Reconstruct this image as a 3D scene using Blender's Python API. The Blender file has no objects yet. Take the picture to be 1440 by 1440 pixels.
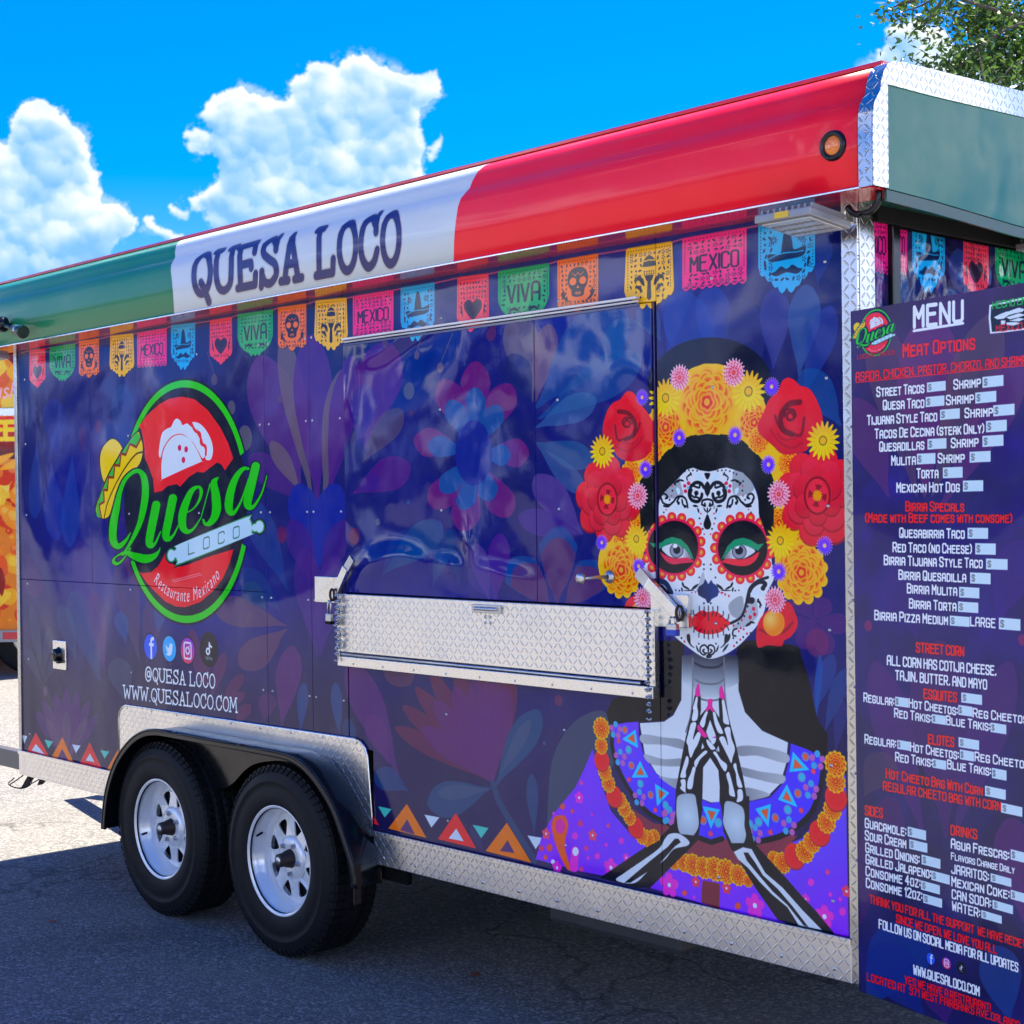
import bpy, bmesh, math, random
import numpy as np
from mathutils import Vector, Matrix

# ------------------------------------------------------------------ camera
scene = bpy.context.scene
COL = scene.collection
AL = math.radians(42.75); FPX = 2250.0
_F0 = np.array([-math.cos(AL), math.sin(AL), 0.0]); _R0 = np.array([math.sin(AL), math.cos(AL), 0.0]); _U0 = np.array([0, 0, 1.0])
_e = 8 / 2250
CF = _F0 * math.cos(_e) - _U0 * math.sin(_e); _U1 = _U0 * math.cos(_e) + _F0 * math.sin(_e)
_r = 0.0133
CR = _R0 * math.cos(_r) - _U1 * math.sin(_r); CU = _U1 * math.cos(_r) + _R0 * math.sin(_r)
CP = np.array([7.056, -3.4, 1.63])
cam_d = bpy.data.cameras.new('camera'); cam = bpy.data.objects.new('camera', cam_d); COL.objects.link(cam)
cam.matrix_world = Matrix(((CR[0], CU[0], -CF[0], CP[0]), (CR[1], CU[1], -CF[1], CP[1]), (CR[2], CU[2], -CF[2], CP[2]), (0, 0, 0, 1)))
cam_d.sensor_width = 36; cam_d.lens = FPX / 1440 * 36; cam_d.clip_start = 0.1; cam_d.clip_end = 3000
scene.camera = cam
scene.view_settings.view_transform = 'Standard'; scene.view_settings.look = 'None'
scene.view_settings.gamma = 1; scene.view_settings.use_curve_mapping = False
scene.view_settings.exposure = 3.02

# ------------------------------------------------------------------ sun
SUN_EL = math.radians(61.5)
_sd = np.array([-0.085, 0.9964])
sun_dir = Vector((_sd[0] * math.cos(SUN_EL), _sd[1] * math.cos(SUN_EL), math.sin(SUN_EL))).normalized()
sl = bpy.data.lights.new('sun', 'SUN'); sl.energy = 2.3; sl.angle = math.radians(0.5); sl.color = (1.0, 0.90, 0.74)
so = bpy.data.objects.new('sun', sl); COL.objects.link(so); so.rotation_euler = sun_dir.to_track_quat('Z', 'Y').to_euler()

def to_image(name, arr, alpha=None, color=True):
    """store an array drawn by this script (rows bottom to top, sRGB 0..1) as a packed image"""
    H, W = arr.shape[:2]
    im = bpy.data.images.new(name, W, H, alpha=alpha is not None, float_buffer=False)
    im.colorspace_settings.name = 'sRGB' if color else 'Non-Color'
    buf = np.ones((H, W, 4), np.float32)
    buf[..., :3] = arr if arr.ndim == 3 else arr[..., None]
    if alpha is not None: buf[..., 3] = alpha
    im.pixels.foreach_set(np.clip(buf, 0, 1).ravel()); im.update(); im.pack()
    return im

# fractal noise helper used by the cloud drawing
def fnoise(H, W, beta, seed, lo=2):
    rg = np.random.default_rng(seed)
    fy = np.fft.fftfreq(H)[:, None] * H; fx = np.fft.rfftfreq(W)[None, :] * W
    k = np.sqrt((fy * W / H) ** 2 + fx ** 2) + 1e-6
    s = (rg.normal(size=k.shape) + 1j * rg.normal(size=k.shape)) / k ** beta; s[k < lo] = 0
    n = np.fft.irfft2(s, s=(H, W)); n -= n.mean(); return (n / n.std()).astype(np.float32)

def inside(P, poly):
    x, y = P[:, 0], P[:, 1]; c = np.zeros(len(P), bool); n = len(poly)
    for i in range(n):
        x0, y0 = poly[i]; x1, y1 = poly[(i + 1) % n]
        if y0 == y1: continue
        c ^= ((y0 > y) != (y1 > y)) & (x < (x1 - x0) * (y - y0) / (y1 - y0) + x0)
    return c

def edge_dist(P, poly):
    d = np.full(len(P), 1e9); n = len(poly)
    for i in range(n):
        a = np.array(poly[i], float); b = np.array(poly[(i + 1) % n], float); ab = b - a
        t = np.clip(((P - a) @ ab) / (ab @ ab), 0, 1)
        d = np.minimum(d, np.hypot(*(P - a - t[:, None] * ab).T))
    return d

def blur(a, r):
    r = int(r)
    if r < 1: return a
    for ax in (0, 1):
        for _ in range(2):
            c = np.cumsum(np.pad(a, [(r + 1, r) if i == ax else (0, 0) for i in range(a.ndim)], mode='edge'), axis=ax)
            n = a.shape[ax]
            hi = np.take(c, np.arange(2 * r + 1, 2 * r + 1 + n), axis=ax); lo = np.take(c, np.arange(0, n), axis=ax)
            a = ((hi - lo) / (2 * r + 1)).astype(np.float32)
    return a

# cumulus clouds: thousands of lit puffs gathered into towers, stored as a patch of the sky dome (direction space)
def cloud_patch():
    W, H = 1700, 900                      # patch: x -130..1570, y -60..840 of the sky in front, 1 unit = 1/2250 rad tangent
    ox, oy = -130, -60
    height = np.full((H, W), -1e3, np.float32); shade = np.zeros((H, W), np.float32)
    rg = np.random.default_rng(5)
    A = [(-90, 420), (-80, 230), (-30, 185), (10, 205), (22, 165), (40, 148), (58, 140), (80, 150), (98, 172), (128, 198), (126, 228), (142, 262), (148, 286), (180, 290), (194, 310), (188, 328), (166, 336), (150, 352), (120, 372), (180, 372), (120, 420), (60, 440), (-90, 460)]
    B = [(258, 190), (272, 180), (292, 196), (286, 160), (290, 138), (312, 128), (345, 124), (372, 138), (408, 138), (416, 112), (432, 90), (456, 86), (474, 98), (495, 82), (518, 84), (545, 98), (572, 104), (600, 90), (618, 104), (624, 132), (600, 156), (588, 178), (596, 230), (590, 262), (560, 330), (470, 400), (300, 420), (230, 400), (252, 350), (300, 326), (292, 300), (262, 300), (268, 282), (300, 268), (312, 252), (296, 222), (270, 208)]
    C = [(1242, 36), (1262, 22), (1300, 34), (1350, 60), (1420, 70), (1560, 90), (1560, 330), (1300, 330), (1210, 200), (1206, 110), (1236, 84)]
    D = [(204, 308), (212, 302), (232, 322), (262, 338), (250, 352), (222, 330)]
    E_ = [(236, 290), (240, 282), (256, 296), (258, 314), (246, 308)]
    G = [(596, 205), (614, 192), (619, 200), (606, 216)]
    K = [(-120, 350), (-60, 330), (0, 352), (60, 366), (120, 380), (60, 470), (-120, 480)]
    S = []
    for poly, n, rmax in ((A, 3400, 26), (B, 7000, 26), (C, 2000, 30), (D, 160, 8), (E_, 80, 7), (G, 40, 4), (K, 900, 26)):
        pa = np.array(poly, float); lo = pa.min(0); hi = pa.max(0)
        P = lo + rg.random((n * 3, 2)) * (hi - lo); P = P[inside(P, poly)][:n]
        d = edge_dist(P, poly)
        r = np.minimum(d * 0.9 + 2.0, rmax) * (0.3 + 0.7 * rg.random(len(P)) ** 1.5)
        z = np.minimum(d, 60) * 1.0 + rg.normal(size=len(P)) * 10
        S += list(zip(P[:, 0], P[:, 1], r, z))
    L = np.array([0.25, 0.72, 0.52]); L /= np.linalg.norm(L)
    for x, y, r, z in S:
        cx, cy = x - ox, H - (y - oy)
        x0, x1, y0, y1 = int(max(cx - r, 0)), int(min(cx + r + 2, W)), int(max(cy - r, 0)), int(min(cy + r + 2, H))
        if x1 <= x0 or y1 <= y0: continue
        X, Y = np.meshgrid(np.arange(x0, x1) - cx, np.arange(y0, y1) - cy)
        q = r * r - X * X - Y * Y; m = q > 0; s = np.sqrt(np.where(m, q, 0)); h = z + s
        sub = height[y0:y1, x0:x1]; w = m & (h > sub)
        sub[w] = h[w]
        shade[y0:y1, x0:x1][w] = ((X * L[0] + Y * L[1] + s * L[2]) / r)[w]
    mask = (height > -500).astype(np.float32)
    n1 = fnoise(H, W, 1.7, 3, 12); n2 = fnoise(H, W, 1.25, 4, 30)
    # ragged, softened rim
    Y, X = np.meshgrid(np.arange(H), np.arange(W), indexing='ij')
    dx = (n1 * 4.0 + n2 * 1.9).astype(int); dy = (np.roll(n1, 211, 0) * 4.0 + np.roll(n2, 97, 1) * 1.9).astype(int)
    ys, xs = np.clip(Y + dy, 0, H - 1), np.clip(X + dx, 0, W - 1)
    mask = mask[ys, xs]; shade = shade[ys, xs]
    soft = 0.6 * blur(mask, 1) + 0.4 * blur(mask, 5); wide = blur(mask, 15); wide2 = blur(mask, 34)
    hh = blur(np.where(height > -500, height, 0)[ys, xs], 5)
    gy, gx = np.gradient(hh); big = np.clip(0.5 + (-gx * L[0] - gy * L[1]) * 0.16, 0, 1)           # the towers' own modelling
    sm_ = 0.65 * blur(shade, 1) + 0.5 * blur(shade, 5)
    top = np.clip((wide - 0.52) * 1.9, 0, 1)
    lump = np.clip(fnoise(H, W, 2.1, 9, 9) * 0.5 + 0.35, 0, 1)
    bright = np.clip(0.98 - 0.80 * top * (1 - 0.55 * lump) + 0.40 * (sm_ - 0.45) + 0.95 * (big - 0.5), 0, 1)
    c0 = np.array([0.52, 0.76, 1.0], np.float32); c1 = np.array([0.97, 1.0, 1.0], np.float32)
    rgb = c0 + (c1 - c0) * (bright ** 1.15)[..., None]
    alpha = np.clip((soft - 0.15) * 1.4, 0, 1) * np.clip(0.95 + 0.14 * n1 * (1 - top), 0, 1)
    near = blur(mask, 9); alpha = np.maximum(alpha, 0.40 * np.clip(near * 2.2 - 0.80 + 0.55 * n1 + 0.2 * n2, 0, 1) * np.clip(near * 5, 0, 1))
    fade = np.clip(X / 60, 0, 1) * np.clip((W - X) / 60, 0, 1) * np.clip(Y / 200, 0, 1)
    return to_image('cumulus_patch', rgb, alpha * fade), (ox, oy, W, H)

class NT:
    """small helper for node trees"""
    def __init__(s, nt): s.nt = nt; s.n = nt.nodes; s.l = nt.links
    def add(s, t, **k):
        nd = s.n.new(t)
        for a, b in k.items():
            if a == 'ins':
                for i, v in b.items():
                    if hasattr(v, 'is_linked') or isinstance(v, bpy.types.NodeSocket): s.l.new(v, nd.inputs[i])
                    else: nd.inputs[i].default_value = v
            else: setattr(nd, a, b)
        return nd
    def math(s, op, a, b=None, clamp=False):
        nd = s.n.new('ShaderNodeMath'); nd.operation = op; nd.use_clamp = clamp
        for i, v in enumerate((a, b)):
            if v is None: continue
            if isinstance(v, bpy.types.NodeSocket): s.l.new(v, nd.inputs[i])
            else: nd.inputs[i].default_value = v
        return nd.outputs[0]
    def dot(s, a, v):
        nd = s.n.new('ShaderNodeVectorMath'); nd.operation = 'DOT_PRODUCT'; s.l.new(a, nd.inputs[0]); nd.inputs[1].default_value = v
        return nd.outputs['Value']
    def mix(s, f, a, b, typ='RGBA', mode='MIX'):
        nd = s.n.new('ShaderNodeMix'); nd.data_type = typ
        if typ == 'RGBA': nd.blend_type = mode
        k = {'RGBA': (6, 7, 2), 'FLOAT': (2, 3, 0)}[typ]
        for i, v in ((0, f), (k[0], a), (k[1], b)):
            if isinstance(v, bpy.types.NodeSocket): s.l.new(v, nd.inputs[i])
            else: nd.inputs[i].default_value = v
        return nd.outputs[k[2]]

# ------------------------------------------------------------------ world
world = bpy.data.worlds.new('World'); scene.world = world; world.use_nodes = True
w = NT(world.node_tree); w.n.clear()
sky = w.add('ShaderNodeTexSky', sky_type='NISHITA', sun_disc=False, sun_elevation=SUN_EL, sun_rotation=math.atan2(sun_dir.x, sun_dir.y), air_density=1.0, dust_density=0.2, ozone_density=3.0)
hsv = w.add('ShaderNodeHueSaturation', ins={'Saturation': 1.7, 'Value': 1.0, 'Hue': 0.49, 'Color': sky.outputs[0]})
geo = w.add('ShaderNodeTexCoord'); dirv = geo.outputs['Generated']
# unseen cumulus outside the front view, brightened and kept low to fill the shade
dn = w.add('ShaderNodeMapping', ins={0: dirv, 'Scale': (2.0, 2.0, 5.0)})
nz = w.add('ShaderNodeTexNoise', ins={'Vector': dn.outputs[0], 'Scale': 1.6, 'Detail': 8.0, 'Roughness': 0.58})
sep = w.add('ShaderNodeSeparateXYZ', ins={0: dirv})
low = w.math('MULTIPLY', w.math('SUBTRACT', 0.50, sep.outputs[2]), 0.30)
cm = w.math('MULTIPLY', w.math('SUBTRACT', w.math('ADD', nz.outputs[0], low), 0.555), 9.0, True)
# the towers in front
img, (ox, oy, PW, PH) = cloud_patch()
df = w.dot(dirv, tuple(CF)); dr = w.dot(dirv, tuple(CR)); du = w.dot(dirv, tuple(CU))
dfs = w.math('MAXIMUM', df, 0.05)
uu = w.math('DIVIDE', w.math('SUBTRACT', w.math('ADD', w.math('MULTIPLY', w.math('DIVIDE', dr, dfs), FPX), 720.0), float(ox)), float(PW))
vv = w.math('SUBTRACT', 1.0, w.math('DIVIDE', w.math('SUBTRACT', w.math('SUBTRACT', 720.0, w.math('MULTIPLY', w.math('DIVIDE', du, dfs), FPX)), float(oy)), float(PH)))
cv = w.add('ShaderNodeCombineXYZ', ins={0: uu, 1: vv})
ti = w.add('ShaderNodeTexImage', image=img, extension='CLIP', interpolation='Cubic', ins={0: cv.outputs[0]})
front = w.math('MULTIPLY', w.math('SUBTRACT', df, 0.74), 8.0, True)
cm2 = w.math('MULTIPLY', cm, w.math('SUBTRACT', 1.0, front))
skyc = w.mix(1.0, hsv.outputs[0], (.50, .36, .66, 1), mode='MULTIPLY')
c1 = w.mix(cm2, skyc, (8.2, 8.7, 9.5, 1))
cloudcol = w.mix(1.0, ti.outputs[0], (2.75, 2.75, 2.75, 1), mode='MULTIPLY')
al = w.math('MULTIPLY', ti.outputs[1], front)
c2 = w.mix(al, c1, cloudcol)
bg = w.add('ShaderNodeBackground', ins={'Color': c2, 'Strength': 0.05})
wo = w.add('ShaderNodeOutputWorld', ins={0: bg.outputs[0]})

# ------------------------------------------------------------------ projection helpers: a point of the picture onto a real plane
def un(p, ax=1, v=0.0):
    p = np.atleast_2d(np.array(p, float))
    d = CF[None] + (p[:, :1] - 720) / FPX * CR[None] - (p[:, 1:] - 720) / FPX * CU[None]
    t = (v - CP[ax]) / d[:, ax]
    return CP + t[:, None] * d
def un1(x, y, ax=1, v=0.0): return un([(x, y)], ax, v)[0]

# ------------------------------------------------------------------ scene object helpers
def link(name, me, mat=None, parent=None):
    o = bpy.data.objects.new(name, me); COL.objects.link(o)
    if mat is not None and me is not None and not me.materials: me.materials.append(mat)
    if parent is not None: o.parent = parent
    return o
def thing(name, label, cat, loc=(0, 0, 0), group=None):
    o = bpy.data.objects.new(name, None); COL.objects.link(o); o.location = loc; o.empty_display_size = 0.1
    o['label'] = label; o['category'] = cat
    if group: o['group'] = group
    return o
class MB:
    def __init__(s, off=(0, 0, 0)): s.v = []; s.f = []; s.uv = []; s.sm = []; s.off = np.array(off, float)
    def add(s, v, f, smooth=False):
        b = len(s.v); s.v += [tuple(np.array(p, float)) for p in v]; s.f += [tuple(i + b for i in q) for q in f]; s.sm += [smooth] * len(f)
        return s
    def box(s, x0, x1, y0, y1, z0, z1):
        v = [(x, y, z) for z in (z0, z1) for y in (y0, y1) for x in (x0, x1)]
        return s.add(v, [(0, 2, 3, 1), (4, 5, 7, 6), (0, 1, 5, 4), (2, 6, 7, 3), (0, 4, 6, 2), (1, 3, 7, 5)])
    def obox(s, c, ax, ay, az, hx, hy, hz):
        c, ax, ay, az = [np.array(q, float) for q in (c, ax, ay, az)]
        v = [c + ax * hx * i + ay * hy * j + az * hz * k for k in (-1, 1) for j in (-1, 1) for i in (-1, 1)]
        return s.add(v, [(0, 2, 3, 1), (4, 5, 7, 6), (0, 1, 5, 4), (2, 6, 7, 3), (0, 4, 6, 2), (1, 3, 7, 5)])
    def prism(s, pts, y0, y1, ax='xz'):
        """polygon (x,z) extruded along y"""
        n = len(pts)
        if ax == 'xz': f = lambda p, t: (p[0], t, p[1])
        elif ax == 'yz': f = lambda p, t: (t, p[0], p[1])
        else: f = lambda p, t: (p[0], p[1], t)
        v = [f(p, y0) for p in pts] + [f(p, y1) for p in pts]
        return s.add(v, [tuple(range(n)), tuple(range(2 * n - 1, n - 1, -1))] + [(i, (i + 1) % n, n + (i + 1) % n, n + i) for i in range(n)])
    def tube(s, pts, r, n=8, smooth=True, caps=True):
        pts = [np.array(p, float) for p in pts]; rs = r if hasattr(r, '__len__') else [r] * len(pts)
        t0 = pts[1] - pts[0]; up = np.array([0, 0, 1.0]) if abs(t0[2]) < 0.9 * np.linalg.norm(t0) else np.array([1.0, 0, 0])
        v = []
        for i, p in enumerate(pts):
            t = pts[min(i + 1, len(pts) - 1)] - pts[max(i - 1, 0)]; t = t / np.linalg.norm(t)
            a = np.cross(t, up); a /= np.linalg.norm(a); b = np.cross(t, a); up = -b if False else up
            v += [p + rs[i] * (a * math.cos(2 * math.pi * k / n) + b * math.sin(2 * math.pi * k / n)) for k in range(n)]
        f = [(i * n + k, i * n + (k + 1) % n, (i + 1) * n + (k + 1) % n, (i + 1) * n + k) for i in range(len(pts) - 1) for k in range(n)]
        s.add(v, f, smooth)
        if caps:
            b = len(s.v) - len(v)
            s.f += [tuple(b + k for k in range(n - 1, -1, -1)), tuple(b + (len(pts) - 1) * n + k for k in range(n))]; s.sm += [False, False]
        return s
    def lathe(s, prof, c=(0, 0, 0), n=48, smooth=True, axis='y'):
        """profile of (radius, along-axis) turned about the y axis through c"""
        v = []
        for r, t in prof:
            for k in range(n):
                a = 2 * math.pi * k / n
                if axis == 'y': v.append((c[0] + r * math.cos(a), c[1] + t, c[2] + r * math.sin(a)))
                elif axis == 'z': v.append((c[0] + r * math.cos(a), c[1] + r * math.sin(a), c[2] + t))
                else: v.append((c[0] + t, c[1] + r * math.cos(a), c[2] + r * math.sin(a)))
        m = len(prof)
        return s.add(v, [(i * n + k, i * n + (k + 1) % n, (i + 1) * n + (k + 1) % n, (i + 1) * n + k) for i in range(m - 1) for k in range(n)], smooth)
    def build(s, name, mat, parent=None, bevel=0, seg=2, uvf=None, fixn=True):
        me = bpy.data.meshes.new(name); me.from_pydata([tuple(p) for p in np.array(s.v) - s.off], [], s.f); me.polygons.foreach_set('use_smooth', s.sm)
        if fixn:
            bm = bmesh.new(); bm.from_mesh(me); bmesh.ops.recalc_face_normals(bm, faces=bm.faces); bm.to_mesh(me); bm.free()
        if uvf:
            uvl = me.uv_layers.new(name='UVMap'); co = np.empty(len(me.vertices) * 3); me.vertices.foreach_get('co', co); co = co.reshape(-1, 3) + s.off
            li = np.empty(len(me.loops), int); me.loops.foreach_get('vertex_index', li)
            uvl.data.foreach_set('uv', uvf(co[li]).astype(np.float32).ravel())
        me.update(); o = link(name, me, mat, parent)
        if bevel:
            b = o.modifiers.new('bevel', 'BEVEL'); b.width = bevel; b.segments = seg; b.limit_method = 'ANGLE'; b.angle_limit = math.radians(40)
        return o
def boxo(name, mat, parent, x0, x1, y0, y1, z0, z1, bevel=0.0, uvf=None):
    return MB().box(x0, x1, y0, y1, z0, z1).build(name, mat, parent, bevel, uvf=uvf)
def shape_with_holes(name, loops, y0, y1, mat, parent, uvf=None):
    """closed outline with holes (first loop outer), in x/z, thickness y0..y1"""
    bm = bmesh.new()
    cu = bpy.data.curves.new('tmp', 'CURVE'); cu.dimensions = '2D'; cu.fill_mode = 'BOTH'; cu.extrude = abs(y1 - y0) / 2
    for lp in loops:
        sp = cu.splines.new('POLY'); sp.points.add(len(lp) - 1)
        for i, (x, z) in enumerate(lp): sp.points[i].co = (x, z, 0, 1)
        sp.use_cyclic_u = True
    o = bpy.data.objects.new('tmp', cu); COL.objects.link(o)
    dg = bpy.context.evaluated_depsgraph_get(); me = bpy.data.meshes.new_from_object(o.evaluated_get(dg))
    bpy.data.objects.remove(o); bpy.data.curves.remove(cu)
    bm.from_mesh(me)
    for uvl0 in list(bm.loops.layers.uv.values()): bm.loops.layers.uv.remove(uvl0)
    for v in bm.verts: v.co = (v.co.x, (y0 + y1) / 2 + v.co.z, v.co.y)
    bmesh.ops.remove_doubles(bm, verts=bm.verts, dist=1e-5); bmesh.ops.recalc_face_normals(bm, faces=bm.faces)
    me2 = bpy.data.meshes.new(name); bm.to_mesh(me2); bm.free()
    if uvf:
        uvl = me2.uv_layers.new(name='UVMap'); co = np.empty(len(me2.vertices) * 3); me2.vertices.foreach_get('co', co); co = co.reshape(-1, 3)
        li = np.empty(len(me2.loops), int); me2.loops.foreach_get('vertex_index', li); uvl.data.foreach_set('uv', uvf(co[li]).astype(np.float32).ravel())
    return link(name, me2, mat, parent)
# ================================================================== drawing of the flat prints
def lin_tris(text):
    """outlines of a text in the built-in face, as counter-clockwise triangles in a unit-height frame, and its width"""
    cu = bpy.data.curves.new('tmp', 'FONT'); cu.body = text; cu.size = 1.0; cu.resolution_u = 3; cu.offset = 0.0
    o = bpy.data.objects.new('tmp', cu); COL.objects.link(o)
    dg = bpy.context.evaluated_depsgraph_get(); me = bpy.data.meshes.new_from_object(o.evaluated_get(dg))
    bpy.data.objects.remove(o); bpy.data.curves.remove(cu); me.calc_loop_triangles()
    co = np.array([v.co[:2] for v in me.vertices]) if len(me.vertices) else np.zeros((0, 2))
    T = [co[list(t.vertices)] for t in me.loop_triangles]
    return T, (co[:, 0].max() if len(co) else 0.3)

class Tex:
    def __init__(s, W, H, base): s.W, s.H = W, H; s.a = np.empty((H, W, 3), np.float32); s.a[:] = np.array(base, np.float32) / 255
    def cover(s, polys, S=4, union=True):
        W, H = s.W, s.H; E = []
        for p in polys:
            p = np.asarray(p, float)
            if union and ((p[:, 0] * np.roll(p[:, 1], -1) - np.roll(p[:, 0], -1) * p[:, 1]).sum() < 0): p = p[::-1]
            E.append(np.hstack([p, np.roll(p, -1, 0)]))
        E = np.vstack(E)
        bx0 = int(max(math.floor(E[:, 0].min()) - 1, 0)); bx1 = int(min(math.ceil(E[:, 0].max()) + 2, W))
        by0 = int(max(math.floor(E[:, 1].min()), 0)); by1 = int(min(math.ceil(E[:, 1].max()) + 1, H))
        if bx1 <= bx0 or by1 <= by0: return None
        w, h = bx1 - bx0, by1 - by0
        x0, y0, x1, y1 = E[:, 0] - bx0, (E[:, 1] - by0) * S, E[:, 2] - bx0, (E[:, 3] - by0) * S
        sg = np.where(y1 > y0, 1.0, -1.0)
        up = y1 < y0; x0, x1 = np.where(up, x1, x0), np.where(up, x0, x1); y0, y1 = np.where(up, y1, y0), np.where(up, y0, y1)
        r0 = np.clip(np.ceil(y0 - 0.5), 0, h * S).astype(int); r1 = np.clip(np.ceil(y1 - 0.5), 0, h * S).astype(int)
        n = np.maximum(r1 - r0, 0); k = n > 0
        if not k.any(): return None
        n, r0, x0, x1, y0, y1, sg = n[k], r0[k], x0[k], x1[k], y0[k], y1[k], sg[k]
        rep = np.repeat(np.arange(len(n)), n); off = np.arange(n.sum()) - np.repeat(np.cumsum(n) - n, n)
        row = r0[rep] + off; xs = x0[rep] + (row + 0.5 - y0[rep]) * ((x1 - x0) / (y1 - y0))[rep]
        xs = np.clip(xs, 0, w); xi = np.floor(xs).astype(int); fr = xs - xi; q = sg[rep]
        acc = np.bincount(row * (w + 2) + xi, q * (1 - fr), h * S * (w + 2)) + np.bincount(row * (w + 2) + xi + 1, q * fr, h * S * (w + 2))[:h * S * (w + 2)]
        cov = np.clip(np.abs(np.cumsum(acc.reshape(h * S, w + 2), 1)[:, :w]), 0, 1).reshape(h, S, w).mean(1)
        return bx0, by0, cov.astype(np.float32)
    def fill(s, polys, col, alpha=1.0, union=True):
        if len(polys) == 0: return
        c = s.cover(polys, union=union)
        if c is None: return
        x, y, m = c; h, w = m.shape; reg = s.a[y:y + h, x:x + w]
        if callable(alpha):
            Y, X = np.mgrid[y:y + h, x:x + w]; m = m * alpha(X, Y)
        else: m = m * alpha
        if callable(col):
            Y, X = np.mgrid[y:y + h, x:x + w]; cc = col(X, Y) / 255.0
        else: cc = np.array(col, np.float32) / 255
        reg += (cc - reg) * m[..., None]
    # ---- strokes: pts in tex coordinates, width per point
    def stroke(s, paths, wd, col, alpha=1.0, round_=True):
        s.fill(stroke_polys(paths, wd, round_), col, alpha)

_oct = np.array([(math.cos(2 * math.pi * k / 12), math.sin(2 * math.pi * k / 12)) for k in range(12)])
_cir = np.array([(math.cos(2 * math.pi * k / 40), math.sin(2 * math.pi * k / 40)) for k in range(40)])
def stroke_polys(paths, wd, round_=True):
    out = []
    for p in paths:
        p = np.asarray(p, float); ws = np.full(len(p), wd, float) if np.isscalar(wd) else np.asarray(wd, float)
        for i in range(len(p) - 1):
            a, b = p[i], p[i + 1]; t = b - a; L = math.hypot(*t)
            if L < 1e-6: continue
            nrm = np.array([-t[1], t[0]]) / L
            out.append(np.array([a - nrm * ws[i] / 2, b - nrm * ws[i + 1] / 2, b + nrm * ws[i + 1] / 2, a + nrm * ws[i] / 2]))
        if round_:
            for q, r in zip(p, ws): out.append(q + _oct * r / 2)
    return out
def spl(pts, closed=True, n=6):
    """Catmull-Rom through points (any dimension)"""
    p = np.asarray(pts, float)
    if closed: q = np.vstack([p[-1:], p, p[:2]])
    else: q = np.vstack([2 * p[0] - p[1], p, 2 * p[-1] - p[-2]])
    out = []; m = len(q) - 3
    for i in range(m):
        a, b, c, d = q[i:i + 4]
        for t in np.arange(n) / n: out.append(0.5 * ((2 * b) + (c - a) * t + (2 * a - 5 * b + 4 * c - d) * t * t + (3 * b - a - 3 * c + d) * t ** 3))
    if not closed: out.append(p[-1])
    return np.array(out)
def lerp(a, b, t): return np.asarray(a, float) * (1 - t) + np.asarray(b, float) * t
def hgrad(p0, c0, p1, c1):
    p0 = np.array(p0, float); d = np.array(p1, float) - p0; L2 = d @ d; c0 = np.array(c0, np.float32); c1 = np.array(c1, np.float32)
    def f(X, Y):
        t = np.clip(((X - p0[0]) * d[0] + (Y - p0[1]) * d[1]) / L2, 0, 1)[..., None]; return (c0 * (1 - t) + c1 * t).astype(np.float32)
    return f
def agrad(p0, a0, p1, a1):
    p0 = np.array(p0, float); d = np.array(p1, float) - p0; L2 = d @ d
    return lambda X, Y: (a0 + (a1 - a0) * np.clip(((X - p0[0]) * d[0] + (Y - p0[1]) * d[1]) / L2, 0, 1)).astype(np.float32)
def rgrad(c, r, c0, c1):
    c0 = np.array(c0, np.float32); c1 = np.array(c1, np.float32)
    def f(X, Y):
        t = np.clip(np.hypot(X - c[0], Y - c[1]) / r, 0, 1)[..., None]; return (c0 * (1 - t) + c1 * t).astype(np.float32)
    return f

# ---- stroke alphabets. digits are x 0..6, y 0..9
_G = {'A': "00 07 19 59 67 60|04 64", 'B': "00 09 49 68 66 45 05|45 64 61 50 00", 'C': "67 68 59 19 08 01 10 50 61 62", 'D': "00 09 49 68 61 40 00", 'E': "69 09 00 60|05 55", 'F': "69 09 00|05 55",
 'G': "67 68 59 19 08 01 10 50 61 64 34", 'H': "00 09|60 69|05 65", 'I': "00 09", 'J': "69 61 50 10 01 02", 'K': "00 09|69 14|25 60", 'L': "09 00 60", 'M': "00 09 34 69 60", 'N': "00 09 60 69",
 'O': "10 01 08 19 59 68 61 50 10", 'P': "00 09 59 68 65 54 04", 'Q': "10 01 08 19 59 68 61 50 10|33 60", 'R': "00 09 59 68 65 54 04|34 60", 'S': "67 68 59 19 08 06 15 54 63 61 50 10 01 02", 'T': "09 69|39 30",
 'U': "09 01 10 50 61 69", 'V': "09 30 69", 'W': "09 10 36 50 69", 'X': "09 60|00 69", 'Y': "09 34 69|34 30", 'Z': "09 69 00 60", '0': "10 01 08 19 59 68 61 50 10", '1': "07 29 20", '2': "07 08 19 59 68 66 00 60",
 '4': "40 49 03 63", '5': "69 09 05 55 64 61 50 10 01", '7': "09 69 20", '9': "01 10 50 61 68 59 19 08 06 15 65", '.': "00 01", ',': "11 00", ':': "02 03|06 07", '!': "00 01|03 09", '(': "29 07 02 20", ')': "09 27 22 00",
 '$': "67 59 19 06 15 54 63 50 10 02|30 39", '/': "00 69"}
FA = {}
for ch, st in _G.items():
    P = [np.array([(float(t[0]), float(t[1])) for t in q.split()]) for q in st.split('|')]
    FA[ch] = (P, max(p[:, 0].max() for p in P))
def _ell(cx, cy, rx, ry, n=22): return np.array([(cx + rx * math.cos(2 * math.pi * k / n), cy + ry * math.sin(2 * math.pi * k / n)) for k in range(n + 1)])
_O = _ell(3, 4.5, 2.7, 4.5)
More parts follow.
